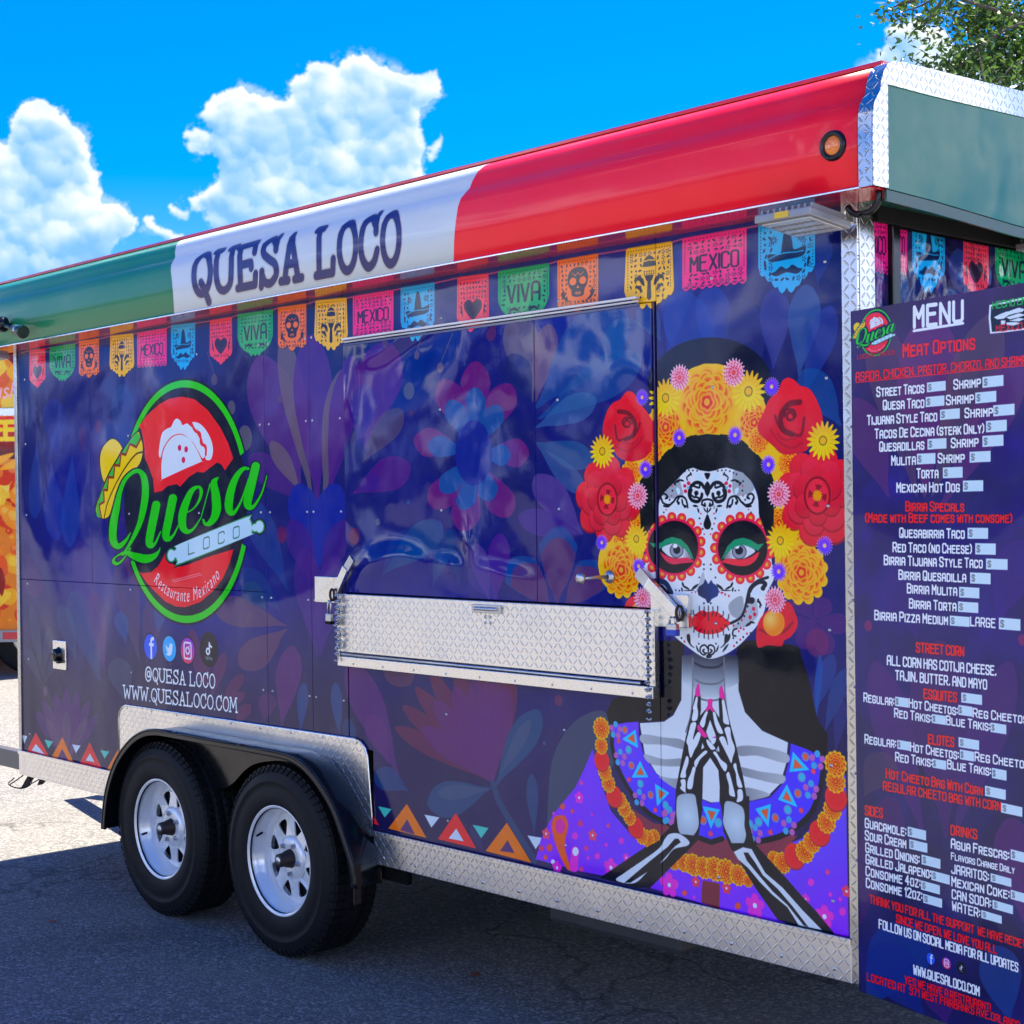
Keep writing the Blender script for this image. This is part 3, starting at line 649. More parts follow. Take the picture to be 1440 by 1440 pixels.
    P((1140, 1010), (1172, 920), 26, (30, 70, 140), .7); P((1160, 1030), (1190, 940), 24, (38, 84, 146), .6); P((1175, 1060), (1186, 985), 18, (54, 60, 130), .6); P((1148, 1020), (1154, 920), 10, (16, 80, 160), .8)

def triangles(tx):
    z2 = Zm(0, 800, 3.0); z4 = Zm(400, 780, 3.0)
    f = tx.fill
    RED = (255, 36, 50); OR = (255, 124, 22); TE = (70, 208, 184); WH = (214, 232, 240); PUR = (88, 44, 112)
    f([z2([(98, 702), (117, 705), (104, 738)])], WH)
    for z, tri, c, inner, ic in ((z2, [(105, 790), (152, 690), (214, 800)], RED, [(135, 766), (153, 738), (190, 782)], WH), (z2, [(215, 800), (265, 710), (312, 815)], OR, [(245, 798), (264, 758), (290, 808)], PUR), (z2, [(335, 825), (380, 730), (430, 840)], RED, [(364, 808), (381, 778), (400, 815)], WH), (z2, [(452, 845), (503, 755), (560, 860)], OR, [(480, 838), (503, 795), (530, 850)], PUR),
                                 (z4, [(290, 1110), (345, 1040), (402, 1142)], RED, [(330, 1110), (345, 1085), (370, 1125)], WH), (z4, [(440, 1155), (518, 1050), (602, 1195)], OR, [(490, 1162), (520, 1115), (552, 1180)], PUR), (z4, [(648, 1200), (725, 1088), (812, 1240)], RED, [(694, 1197), (727, 1155), (758, 1209)], WH), (z4, [(850, 1250), (940, 1130), (1045, 1300)], OR, [(912, 1250), (943, 1204), (973, 1258)], PUR)):
        f([z(tri)], c); f([z(inner)], ic)
    f([z2([(190, 720), (226, 728), (206, 758)])], TE); f([z2([(306, 740), (342, 745), (322, 778)])], WH); f([z2([(425, 764), (463, 770), (443, 801)])], TE)
    f([z4([(397, 1061), (454, 1073), (425, 1109)])], TE); f([z4([(592, 1096), (656, 1108), (622, 1151)])], WH); f([z4([(796, 1139), (863, 1153), (832, 1196)])], TE); f([z4([(1027, 1184), (1095, 1195), (1062, 1242)])], WH)

GRN = (22, 214, 22); LG = (226, 240, 250)
def script_word(tx, M, Zq, Z2, grow=0.0, col=GRN, only=None):
    """the brushed word on the logo; paths carry x, y and pen width"""
    A = [[(300, 1268, 6), (262, 1330, 26), (205, 1375, 46), (165, 1330, 56), (165, 1210, 62), (190, 1080, 52), (215, 960, 36), (255, 860, 30), (315, 800, 30), (368, 790, 36), (404, 840, 50), (416, 950, 56), (400, 1080, 52), (370, 1200, 40), (320, 1310, 30), (272, 1392, 20), (240, 1440, 18)],
         [(500, 1052, 66), (470, 1200, 64), (446, 1330, 60), (456, 1370, 45), (492, 1350, 20), (535, 1260, 10)],
         [(630, 1000, 66), (600, 1150, 64), (575, 1280, 60), (590, 1318, 45), (632, 1290, 20), (685, 1190, 10)],
         [(695, 1130, 12), (785, 1085, 12), (838, 1010, 20), (850, 940, 26), (828, 912, 22), (778, 940, 40), (734, 1030, 56), (705, 1130, 64), (706, 1220, 58), (740, 1260, 40), (790, 1238, 18), (850, 1150, 8)],
         [(850, 1150, 8), (890, 1000, 9), (920, 890, 12)], [(985, 836, 8), (950, 880, 50), (964, 980, 66), (970, 1080, 70), (952, 1150, 60), (915, 1196, 42), (880, 1200, 24), (866, 1168, 16)],
         [(1216, 770, 22), (1176, 772, 32), (1120, 840, 48), (1080, 950, 62), (1064, 1060, 64), (1080, 1112, 48), (1112, 1106, 28), (1162, 1020, 15), (1222, 850, 15)],
         [(1275, 750, 66), (1240, 900, 66), (1212, 1020, 66), (1222, 1068, 50), (1262, 1060, 25), (1322, 960, 14), (1362, 824, 8)]]
    B = [[(242, 225, 20), (190, 310, 14), (130, 372, 26), (88, 376, 38), (74, 342, 24), (108, 302, 16), (200, 268, 38), (300, 308, 78), (400, 330, 88), (480, 305, 60), (530, 255, 22), (546, 215, 5)]]
    polys = []
    k = .52
    for Zf, S_ in ((Zq, A), (Z2, B)):
        for p in S_:
            q = spl(p, False, 6); polys += [Zf(pp) for pp in _brush(q, grow, k)]
    tx.fill(polys, col)
def _brush(q, grow, kx):
    """calligraphic path as overlapping polygons; widths are across the slanted stem (horizontal)"""
    out = []
    for i in range(len(q) - 1):
        (x0, y0, w0), (x1, y1, w1) = q[i], q[i + 1]
        w0 = max(w0, 3) + grow; w1 = max(w1, 3) + grow
        t = math.hypot(x1 - x0, y1 - y0) or 1; nx, ny = -(y1 - y0) / t, (x1 - x0) / t
        out.append(np.array([(x0 - nx * w0 / 2, y0 - ny * w0 / 2), (x1 - nx * w1 / 2, y1 - ny * w1 / 2), (x1 + nx * w1 / 2, y1 + ny * w1 / 2), (x0 + nx * w0 / 2, y0 + ny * w0 / 2)]))
        out.append(np.array((x0, y0)) + _oct * w0 / 2)
    out.append(np.array(q[-1][:2]) + _oct * (max(q[-1][2], 3) + grow) / 2)
    return out

def logo(tx, M, small=False):
    """round restaurant logo, traced in picture units of the side wall; M maps those to the drawing"""
    Zq = lambda p: M(np.asarray(p, float) / 5.538 + (130, 520)); Z2 = lambda p: M(np.asarray(p, float) / 7.2 + (150, 740))
    f = tx.fill
    c = M([(257, 705.5)])[0]; R = abs(M([(257, 535)])[0][1] - M([(257, 876)])[0][1]) / 2
    ang = lambda x, y: math.atan2(*(M([(x, y)])[0] - c)[::-1])
    f([c + _big * R * .955], (10, 18, 46), .92)
    for p0, p1 in (((343, 637), (177, 612)), ((179, 797), (346, 768))):
        t0, t1 = ang(*p0), ang(*p1)
        if t1 < t0: t1 += 2 * math.pi
        th = np.linspace(t0, t1, 90); arc = np.stack([np.cos(th), np.sin(th)], 1)
        f([c + np.vstack([arc * R * 1.02, arc[::-1] * R * .93])], (6, 12, 40), .8); f([c + np.vstack([arc * R, arc[::-1] * R * .94])], (34, 214, 30))
    f([Zq([(365, 440), (430, 352), (520, 270), (600, 226), (700, 208), (800, 230), (900, 312), (1000, 450), (1060, 570), (1100, 690), (1035, 785), (1010, 740), (975, 722), (920, 762), (870, 802), (820, 795), (755, 835), (685, 912), (660, 890), (590, 905), (545, 945), (485, 957), (475, 850), (440, 750), (412, 690), (402, 560), (385, 470)])], (255, 26, 48))
    f([Z2([(335, 465), (370, 475), (450, 465), (520, 410), (570, 330), (605, 250), (625, 350), (680, 390), (750, 410), (850, 380), (1000, 320), (1290, 230), (1250, 370), (1180, 530), (1080, 660), (950, 770), (800, 820), (700, 812), (600, 765), (480, 650), (400, 560)])], (255, 12, 42))
    # taco
    f([Zq(spl([(520, 660), (530, 560), (548, 490), (590, 455), (615, 445), (640, 395), (662, 380), (690, 400), (705, 430), (740, 418), (768, 440), (800, 470), (830, 520), (850, 560), (880, 620), (888, 660), (860, 690), (830, 640), (780, 560), (700, 500), (620, 520), (560, 600), (535, 680)]))], LG)
    f([Zq(spl([(780, 408), (830, 415), (880, 460), (925, 540), (942, 620), (930, 690), (905, 705), (882, 690), (892, 640), (868, 580), (850, 520), (815, 470), (785, 440)]))], LG)
    tx.stroke([Zq(spl([(772, 412), (800, 470), (842, 500), (848, 570), (885, 600), (886, 660)], False))], R * .028, (255, 40, 60))
    f([Zq(spl([(542, 852), (540, 740), (560, 620), (620, 530), (690, 505), (760, 540), (815, 620), (856, 712), (852, 716), (700, 782), (545, 854)]))], LG)
    for x, y in ((682, 608), (733, 620), (712, 702)): f([Zq(np.array([(x, y)]) + _cir * (14, 24))], (230, 20, 90))
    # hat
    f([Zq(spl([(80, 870), (60, 760), (58, 660), (90, 580), (150, 530), (200, 545), (240, 600), (260, 640), (120, 870)]))], (10, 16, 40)); f([Zq(spl([(88, 860), (66, 760), (66, 660), (96, 588), (150, 540), (194, 553), (232, 604), (220, 640), (110, 850)]))], (255, 216, 14))
    f([Zq(spl([(30, 1120), (25, 1060), (70, 940), (130, 800), (200, 680), (280, 560), (350, 478), (380, 500), (410, 620), (385, 720), (300, 830), (230, 930), (170, 1040), (130, 1150), (70, 1160)]))], (10, 16, 40))
    f([Zq(spl([(36, 1120), (34, 1060), (80, 940), (140, 800), (205, 690), (285, 565), (352, 486), (372, 510), (395, 600), (376, 720), (290, 830), (220, 930), (165, 1040), (130, 1140), (80, 1156)]))], (255, 214, 14))
    f([Zq([(34, 1130), (34, 1060), (80, 940), (140, 800), (205, 690), (285, 565), (352, 484), (380, 530), (345, 600), (295, 575), (262, 660), (225, 650), (215, 745), (178, 740), (168, 836), (128, 835), (120, 935), (90, 935), (95, 1025), (56, 1050), (70, 1150), (45, 1150)])], (60, 196, 60))
    tx.stroke([Zq([(380, 535), (345, 602), (295, 577), (262, 662), (225, 652), (215, 748), (178, 742), (168, 838), (128, 837), (120, 937), (90, 937), (95, 1027), (56, 1052), (72, 1150)])], R * .022, (150, 40, 24))
    tx.stroke([Zq(spl([(395, 640), (340, 660), (260, 760), (180, 900), (120, 1040), (95, 1150)], False))], R * .015, (70, 40, 10))
    # word, rolling pin
    script_word(tx, M, Zq, Z2, grow=22, col=(6, 22, 56)); script_word(tx, M, Zq, Z2)
    for pth, wd, cl in (([(241.5, 780), (365.5, 740)], .085, GRN), ):
        pass
    g = (36, 150, 80)
    pin = np.array([(249, 770), (254, 764.5), (346, 728), (351, 730.5), (354.5, 739), (354, 750), (350, 754), (256, 791), (251, 789), (247.5, 780)])
    for dlt, cl in ((3.6, (6, 18, 50)), (2.0, g), (.2, (196, 232, 246))):
        f([M(np.array([(365.5, 740.5)]) + _cir * (5.5 + dlt, 8 + dlt)), M(np.array([(359, 742)]) + _cir * (4 + dlt, 5 + dlt)), M(np.array([(241.5, 781)]) + _cir * (5 + dlt, 8 + dlt)), M(np.array([(247, 779)]) + _cir * (3 + dlt, 5 + dlt))], cl)
        cc = pin.mean(0); f([M(spl(cc + (pin - cc) * (1 + dlt * .016, 1 + dlt * .045), True, 3))], cl)
    put_text(tx, M, 'LOCO', (265.5, 780), (337, 755), 15.5, 15.5, (40, 110, 90), wt=1.0, gap=9)
    # words along the lower rim
    word = 'Restaurante Mexicano'; Rw = math.hypot(*(M([(264, 846)])[0] - c)); s = R * .155
    a0, a1 = ang(213, 824) % (2 * math.pi), ang(311, 811) % (2 * math.pi); tot = sum(lin_tris(ch)[1] + .05 for ch in word); x = 0
    for ch in word:
        T, wch = lin_tris(ch); an = a0 + (a1 - a0) * (x + wch / 2) / tot; x += wch + .05
        ca, sa = math.cos(an + math.pi / 2), math.sin(an + math.pi / 2)
        cx, cy = c[0] + Rw * math.cos(an), c[1] + Rw * math.sin(an)
        if T: f([np.stack([cx + ((t[:, 0] - wch / 2) * .62 + t[:, 1] * .18) * s * ca - t[:, 1] * s * sa, cy + ((t[:, 0] - wch / 2) * .62 + t[:, 1] * .18) * s * sa + t[:, 1] * s * ca], 1) for t in T], (255, 236, 240))
    tx.stroke([Z2([(665, 550), (950, 475)]), Z2([(680, 565), (970, 490)])], R * .008, (255, 120, 130))
_big = np.array([(math.cos(2 * math.pi * k / 120), math.sin(2 * math.pi * k / 120)) for k in range(120)])

def social(tx, M, cs, R, names='ftik'):
    f = tx.fill
    for nm, (x, y) in zip(names, cs):
        c = M([(x, y)])[0]
        if nm == 'f':
            disc(tx, c, R * 1.18, (16, 24, 80), .7); disc(tx, c, R, (30, 90, 240))
            f([c + np.array(p) * R for p in ([(-.02, -.96), (.24, -1.0), (.24, .05), (.5, .05), (.52, .3), (.24, .3), (.24, .42), (.34, .52), (.55, .54), (.55, .80), (.22, .80), (.02, .62), (-.02, .4), (-.02, .3), (-.22, .3), (-.22, .05), (-.02, .05)],)], (232, 246, 252))
        elif nm == 't':
            disc(tx, c, R * 1.18, (14, 24, 80), .7); disc(tx, c, R, (18, 180, 250))
            f([c + spl([(-.52, -.42), (-.30, -.38), (-.40, -.16), (-.50, .0), (-.5, .28), (-.30, .12), (-.04, .10), (.06, .36), (.28, .44), (.44, .34), (.56, .38), (.48, .2), (.44, -.1), (.28, -.44), (-.04, -.56), (-.34, -.54)], True, 4) * R], (220, 244, 255))
        elif nm == 'i':
            disc(tx, c, R * 1.18, (14, 20, 70), .7); f([c + _big * R], hgrad(c + (-R * .4, -R), (255, 60, 96), c + (R * .4, R), (150, 50, 220)))
            q = .46
            tx.stroke([c + R * spl([(-q, -q * 1.2), (0, -q * 1.34), (q, -q * 1.2), (q * 1.1, 0), (q, q * 1.2), (0, q * 1.34), (-q, q * 1.2), (-q * 1.1, 0)], True, 5)[list(range(40)) + [0]]], R * .15, (250, 236, 250))
            tx.stroke([c + R * .25 * _cir[list(range(40)) + [0]]], R * .13, (250, 236, 250)); disc(tx, c + np.array([.26, .36]) * R, R * .07, (250, 236, 250))
        else:
            disc(tx, c, R * 1.35, (22, 26, 44), .95)
            tx.stroke([c + R * np.array([(.06, .52), (.06, -.14)])], R * .17, (244, 250, 252)); tx.stroke([c + R * (np.array([(-.14, -.14)]) + .22 * _cir[list(range(8, 40)) + list(range(0, 3))])], R * .15, (244, 250, 252)); tx.stroke([c + R * spl([(.08, .5), (.18, .30), (.38, .22)], False)], R * .16, (244, 250, 252))
            T, wt_ = lin_tris('TikTok'); f([(t - (wt_ / 2, 0)) * R * .33 + c + np.array([0, -.78]) * R for t in T], (240, 248, 250))

def portrait(tx):
    f = tx.fill; z5 = Zm(780, 460, 3.130); z6 = Zm(740, 880, 2.88); zc = Zm(900, 640, 7.2); ze = Zm(920, 940, 7.2); za = Zm(750, 980, 5.143); zb = Zm(940, 1000, 4.5)
    zd = lambda p: zc(np.asarray(p, float) + (0, 1152))
    HAIR = (8, 12, 26); INK = (12, 18, 36); SK = (234, 240, 243); RED = (255, 26, 48)
    # hair
    f([z5(np.array([(690, 250)]) + _cir * (268, 205))], (6, 16, 50), .95)
    f([z6([(545, 60), (640, 60), (640, 200), (632, 300), (600, 352), (560, 384), (460, 390), (400, 395), (345, 415), (326, 352), (352, 296), (440, 276), (545, 270)])], HAIR)
    f([z6(spl([(855, 100), (900, 60), (1010, 70), (1100, 84), (1118, 130), (1150, 235), (1182, 378), (1220, 440), (1216, 522), (1192, 540), (1100, 490), (1060, 470), (980, 452), (920, 412), (880, 350), (860, 260)]))], HAIR)
    # dress
    VI = (138, 40, 250)
    f([z6([(270, 500), (300, 620), (345, 750), (430, 850), (560, 862), (460, 930), (330, 1014), (230, 996), (40, 945), (62, 862), (110, 765), (200, 655), (232, 590)])], hgrad(z6([(120, 900)])[0], (150, 36, 248), z6([(470, 800)])[0], (116, 60, 250)))
    f([z6([(1296, 600), (1308, 1260), (1240, 1245), (1020, 1010), (1020, 900), (1120, 860), (1200, 760), (1262, 640)])], hgrad(z6([(1250, 1200)])[0], (146, 30, 250), z6([(1150, 900)])[0], (108, 70, 250)))
    f([z6([(500, 1060), (620, 940), (900, 980), (1080, 1240), (880, 1190), (700, 1120)])], VI)
    MR = (146, 52, 74)
    f([z6([(430, 740), (520, 800), (600, 810), (560, 860), (470, 860), (420, 800)])], MR); f([z6([(700, 840), (750, 870), (800, 850), (860, 900), (900, 980), (620, 970), (650, 920)])], MR)
    f([z6([(900, 870), (1060, 850), (1100, 850), (1020, 940), (960, 930)])], MR); f([z6([(716, 1030), (786, 1044), (784, 1150), (710, 1120)])], (136, 40, 60))
    # paisley and small flowers of the dress
    O = (255, 84, 60); OO = (255, 98, 20); PK = (255, 40, 210)
    f([za(spl([(196, 855), (235, 865), (256, 930), (240, 1010), (232, 1080), (250, 1160), (285, 1250), (250, 1248), (205, 1170), (170, 1080), (145, 1000), (135, 920), (155, 868)]))], O); f([za(spl([(198, 872), (228, 885), (242, 940), (226, 1010), (218, 1080), (236, 1160), (270, 1245), (250, 1235), (205, 1150), (178, 1060), (155, 980), (150, 920), (168, 880)]))], OO)
    f([za(np.array([(198, 935)]) + _cir * (42, 62))], O); f([za(np.array([(198, 935)]) + _cir * (34, 52))], (240, 30, 170)); f([za(np.array([(200, 1075)]) + _cir * (16, 24))], O)
    f([za(spl([(306, 1080), (335, 1110), (328, 1170), (320, 1260), (270, 1250), (272, 1170), (280, 1100)]))], PK); f([za(np.array([(308, 1118)]) + _cir * (22, 32))], (230, 246, 255))
    for x, y, r, c in ((214, 793, 22, O), (286, 826, 16, O), (343, 915, 24, (240, 50, 130)), (304, 1005, 26, PK), (428, 850, 12, PK), (545, 930, 16, (255, 70, 140)), (350, 620, 16, (255, 60, 170)), (120, 1090, 28, O), (386, 1094, 18, (255, 50, 130)), (530, 1070, 14, PK), (640, 1040, 24, PK), (400, 1165, 14, PK), (466, 1150, 24, PK), (145, 1192, 18, (230, 246, 255)), (150, 842, 12, PK), (60, 1095, 20, (255, 50, 90)), (90, 1160, 18, O), (350, 1245, 18, (255, 60, 120))): f([za(np.array([(x, y)]) + _cir * (r * .8, r))], c, .95)
    for z, x, y, r, c in ((za, 334, 728, 46, PK), (za, 96, 990, 42, (255, 70, 110)), (za, 432, 1000, 44, (255, 70, 110)), (za, 565, 1235, 70, PK), (za, 985, 1360, 90, PK), (za, 175, 1235, 50, PK), (za, 675, 1162, 34, PK), (zb, 8, 1100, 62, PK), (zb, 550, 1230, 76, PK), (zb, 990, 1300, 74, PK), (zb, 1130, 1140, 40, (255, 60, 110)), (zb, 176, 1080, 36, (255, 60, 90)), (zb, 370, 1120, 38, (255, 60, 90)), (zb, 870, 1190, 36, PK)):
        cc = z([(x, y)])[0]; floret(tx, cc, abs(z([(x, y - r)])[0][1] - cc[1]), c, n=5)
    for x, y, r, c in ((1010, 1018, 16, (255, 60, 130)), (905, 1082, 24, PK), (1028, 1160, 15, PK), (1105, 1268, 26, PK), (105, 1150, 18, O), (442, 1232, 22, O), (165, 1178, 12, PK), (1090, 1190, 14, PK)): f([zb(np.array([(x, y)]) + _cir * (r * .85, r))], c)
    # yoke
    YK = hgrad(z6([(420, 420)])[0], (116, 62, 250), z6([(560, 740)])[0], (78, 52, 255))
    yo = [(345, 404), (400, 392), (456, 388), (458, 450), (480, 530), (530, 600), (608, 660), (720, 705), (750, 720), (790, 705), (905, 712), (990, 695), (1040, 640), (1064, 560), (1074, 476), (1140, 500), (1206, 532), (1196, 640), (1160, 750), (1096, 815), (1030, 850), (950, 868), (790, 862), (750, 872), (706, 858), (588, 806), (500, 760), (430, 680), (380, 590), (352, 500)]
    f([z6(yo)], YK)
    tx.stroke([z6(spl([(350, 440), (352, 500), (380, 590), (430, 680), (500, 760), (588, 806)], False)), z6(spl([(1206, 540), (1196, 640), (1160, 750), (1096, 815), (1030, 852), (950, 872), (900, 876)], False)), z6([(706, 860), (750, 876), (796, 862)])], 13, INK)
    CY = (14, 212, 255)
    for z, tri in ((za, [(645, 305), (742, 235), (762, 370)]), (za, [(775, 460), (835, 582), (714, 584)]), (za, [(882, 625), (988, 694), (898, 790)]), (zb, [(218, 600), (328, 622), (272, 745)]), (zb, [(552, 618), (652, 586), (636, 736)]), (zb, [(752, 462), (696, 560), (820, 608)]), (zb, [(790, 255), (768, 386), (896, 372)])):
        t = np.array(tri, float); c_ = t.mean(0); f([z(tri)], CY); q = c_ + (t - c_) * .50 + (t[1] - c_) * .06; f([z(q)], (206, 120, 110)); f([z(c_ + (t - c_) * .38)], (255, 92, 46))
    for z, L in ((za, [(665, 238, 0), (692, 382, 1), (712, 495, 0), (778, 628, 1), (852, 708, 0), (960, 782, 1), (620, 318, 2), (695, 598, 2), (885, 818, 2), (648, 478, 3), (612, 285, 3)]), (zb, [(222, 690, 0), (318, 706, 1), (270, 776, 2), (574, 700, 1), (680, 675, 0), (648, 766, 2), (758, 624, 1), (822, 520, 0), (842, 628, 2), (846, 418, 1), (870, 288, 0), (920, 380, 2), (516, 716, 1)])):
        for x, y, k in L:
            r = {0: 30, 1: 32, 2: 18, 3: 12}[k]; cc = z([(x, y)])[0]; rr = abs(z([(x, y - r)])[0][1] - cc[1])
            if k < 2: disc(tx, cc, rr, (110, 150, 210)); disc(tx, cc, rr * .68, (255, 96, 60) if k == 0 else (30, 200, 230))
            else: disc(tx, cc, rr, (255, 70, 100) if k == 2 else (200, 80, 230))
    for z, x, y in ((za, 598, 240), (za, 632, 440), (za, 770, 730), (za, 975, 865), (zb, 945, 312), (zb, 905, 500), (zb, 765, 728), (zb, 552, 778), (zb, 12, 660)):
        cc = z([(x, y)])[0]
        for k in range(5): a = .3 + k * 1.257; disc(tx, cc + np.array([math.cos(a), math.sin(a)]) * 15, 8, (60, 176, 226) if k % 2 else (200, 100, 190))
    # chest and neck
    f([z6([(462, 394), (560, 388), (598, 362), (630, 300), (633, 120), (858, 120), (862, 262), (888, 350), (958, 425), (1062, 472), (1054, 560), (1030, 640), (980, 690), (905, 705), (750, 715), (608, 658), (530, 598), (482, 520)])], hgrad(z6([(750, 500)])[0], (232, 242, 246), z6([(750, 180)])[0], (214, 224, 230)))
    for a_, b_ in (([(470, 440), (560, 452), (634, 462), (650, 500), (560, 482), (474, 476)], 0), ([(480, 520), (560, 540), (634, 538), (640, 566), (560, 568), (500, 556)], 0), ([(540, 610), (590, 618), (636, 622), (628, 664), (590, 650)], 0), ([(856, 490), (940, 488), (1056, 516), (1054, 556), (940, 526), (866, 526)], 0), ([(866, 572), (950, 590), (1046, 606), (1034, 640), (940, 622), (872, 602)], 0), ([(890, 655), (990, 682), (940, 702), (896, 704)], 0)):
        p = z6(spl(a_)); lo = p.min(0); hi = p.max(0); f([p], hgrad((lo[0], lo[1]), (186, 196, 202), (hi[0], lo[1]), (150, 158, 164)) if a_[0][0] < 800 else hgrad((lo[0], lo[1]), (146, 152, 160), (hi[0], lo[1]), (192, 200, 204)))
    f([z6([(633, 120), (862, 120), (864, 230), (800, 262), (690, 262), (634, 228)])], hgrad(z6([(750, 120)])[0], (20, 26, 44), z6([(750, 250)])[0], (206, 222, 230)), .85)
    f([z6([(672, 110), (806, 110), (800, 260), (790, 290), (690, 290), (678, 240)])], hgrad(z6([(750, 130)])[0], (60, 66, 84), z6([(750, 290)])[0], (200, 214, 220)), .9)
    for y in (165, 232, 298): tx.stroke([z6(spl([(686, y - 14), (715, y), (750, y + 4), (780, y), (800, y - 14)], False))], 4.5 if y > 200 else 6, (110, 118, 130) if y > 200 else (40, 46, 66))
    tx.stroke([z6(spl([(676, 130), (676, 260), (668, 360), (648, 430)], False)), z6(spl([(803, 130), (806, 260), (816, 350), (830, 440)], False))], 4, (120, 126, 134))
    # arms and hands
    f([z6([(700, 640), (620, 670), (600, 800), (540, 860), (470, 906), (300, 1020), (360, 1036), (440, 1060), (500, 1060), (600, 960), (700, 850), (716, 740)])], INK)
    f([z6([(790, 690), (800, 830), (830, 900), (900, 990), (1020, 1180), (1090, 1230), (1258, 1256), (1180, 1160), (1040, 1010), (925, 880), (905, 800), (905, 690)])], INK)
    f([ze([(415, 270), (475, 270), (478, 420), (468, 480), (520, 420), (545, 400), (600, 400), (625, 440), (665, 500), (658, 330), (665, 290), (715, 300), (740, 420), (785, 600), (830, 760), (860, 900), (905, 1100), (948, 1345), (945, 1460), (700, 1460), (665, 1345), (668, 1200), (655, 1030), (572, 902), (500, 1000), (492, 1310), (480, 1440), (215, 1440), (225, 1215), (265, 1000), (290, 860), (325, 690), (350, 580), (378, 480), (390, 390)])], INK)
    CH = (230, 240, 244)
    f([ze([(570, 520), (622, 660), (632, 700), (600, 760), (560, 720), (530, 640)])], CH); f([ze([(492, 750), (512, 800), (480, 822)])], CH); f([ze([(655, 780), (668, 850), (640, 815)])], CH)
    BN = (236, 244, 248)
    bones = [[(430, 288), (446, 300), (440, 380), (450, 450), (436, 522), (385, 525), (400, 430), (395, 400), (415, 330)], [(378, 555), (430, 550), (410, 650), (398, 720), (440, 650), (478, 640), (470, 700), (440, 780), (410, 830), (376, 905), (355, 850), (345, 780), (330, 740), (352, 650)],
             [(530, 430), (548, 440), (530, 500), (520, 560), (500, 600), (466, 565), (480, 520)], [(598, 440), (625, 450), (650, 530), (700, 640), (690, 662), (655, 650), (630, 600), (612, 540)], [(690, 322), (712, 322), (730, 400), (742, 450), (765, 560), (735, 565), (705, 545), (700, 480), (695, 400)],
             [(662, 705), (712, 690), (750, 780), (740, 700), (716, 610), (770, 595), (785, 700), (822, 810), (800, 900), (785, 958), (755, 900), (700, 790)], [(535, 720), (560, 730), (620, 800), (620, 818), (580, 820), (540, 760)], [(578, 730), (628, 700), (625, 740), (600, 770)],
             [(512, 835), (542, 850), (470, 920), (430, 1000), (412, 980), (418, 930)], [(600, 850), (632, 845), (680, 920), (742, 975), (725, 1045), (680, 990), (640, 910)], [(330, 890), (352, 905), (350, 960), (325, 1040), (325, 1100), (275, 1105), (270, 1080), (300, 980)], [(398, 995), (425, 1010), (410, 1080), (395, 1190), (380, 1220), (340, 1212), (345, 1130), (375, 1060)],
             [(272, 1130), (320, 1128), (322, 1240), (325, 1262), (268, 1215), (280, 1180)], [(815, 962), (835, 965), (850, 1050), (895, 1180), (890, 1208), (850, 1195), (835, 1120), (830, 1060), (805, 990)], [(740, 1058), (765, 1055), (800, 1180), (825, 1290), (800, 1295), (765, 1275), (760, 1180), (735, 1090)],
             [(850, 1228), (896, 1232), (900, 1330), (840, 1352), (848, 1300)], [(300, 1275), (400, 1272), (428, 1300), (436, 1400), (445, 1540), (425, 1660), (370, 1700), (300, 1680), (250, 1620), (235, 1500), (245, 1340)]]
    for b in bones[:-1]: f([ze(spl(b, True, 4))], BN)
    f([z6(spl([(620, 686), (680, 682), (692, 720), (698, 760), (700, 810), (680, 848), (655, 856), (622, 835), (612, 780), (610, 730)]))], rgrad(z6([(655, 770)])[0], 60, (214, 236, 246), (176, 192, 200)))
    f([z6(spl([(812, 710), (870, 728), (886, 760), (886, 810), (892, 850), (876, 890), (845, 895), (820, 850), (800, 800), (802, 760)]))], rgrad(z6([(850, 800)])[0], 64, (214, 236, 246), (172, 188, 196)))
    f([z6(spl([(585, 842), (622, 842), (660, 870), (655, 890), (600, 905), (560, 950), (500, 990), (440, 1042), (366, 1030), (400, 1000), (480, 945), (540, 900), (565, 860)]))], BN)
    f([z6(spl([(618, 866), (600, 868), (570, 900), (500, 950), (410, 1036), (430, 1030), (540, 960), (600, 900), (625, 880)]))], INK)
    f([z6([(845, 915), (880, 898), (915, 906), (935, 940), (970, 1000), (1040, 1060), (1120, 1150), (1192, 1228), (1105, 1208), (1060, 1140), (1000, 1090), (950, 1040), (900, 980), (860, 945)])], BN)
    f([z6([(884, 920), (900, 920), (930, 960), (960, 1010), (1020, 1060), (1080, 1130), (1140, 1215), (1125, 1205), (1060, 1120), (1000, 1070), (940, 1000), (900, 950)])], INK)
    NP = (255, 30, 160)
    for b in ([(448, 150), (462, 170), (472, 270), (462, 284), (418, 276), (425, 210)], [(678, 178), (692, 180), (716, 260), (718, 305), (700, 314), (668, 290), (662, 220)], [(545, 318), (570, 308), (596, 315), (592, 380), (616, 430), (596, 440), (565, 410), (545, 436), (524, 420), (545, 370)], [(455, 570), (490, 610), (542, 680), (515, 702), (470, 660), (438, 598)]): f([ze(spl(b, True, 3))], NP)
    f([ze([(592, 700), (632, 682), (630, 706)])], (230, 60, 180))
    # face
    face = [(165, 640), (172, 500), (195, 410), (232, 335), (300, 240), (380, 170), (470, 132), (560, 125), (620, 150), (690, 158), (760, 132), (840, 112), (940, 122), (1040, 170), (1120, 250), (1180, 370), (1205, 480), (1215, 640), (1290, 780), (1330, 900), (1340, 1100), (1375, 1200), (1345, 1290), (1290, 1400), (1270, 1560), (1200, 1712), (1100, 1832), (1000, 1932), (880, 2012), (760, 2057), (680, 2057), (600, 2022), (500, 1952), (370, 1850), (260, 1740), (160, 1600), (90, 1440), (50, 1300), (36, 1180), (90, 1080), (95, 900), (110, 760)]
    fp = zc(spl(face, True, 3)); f([fp], SK)
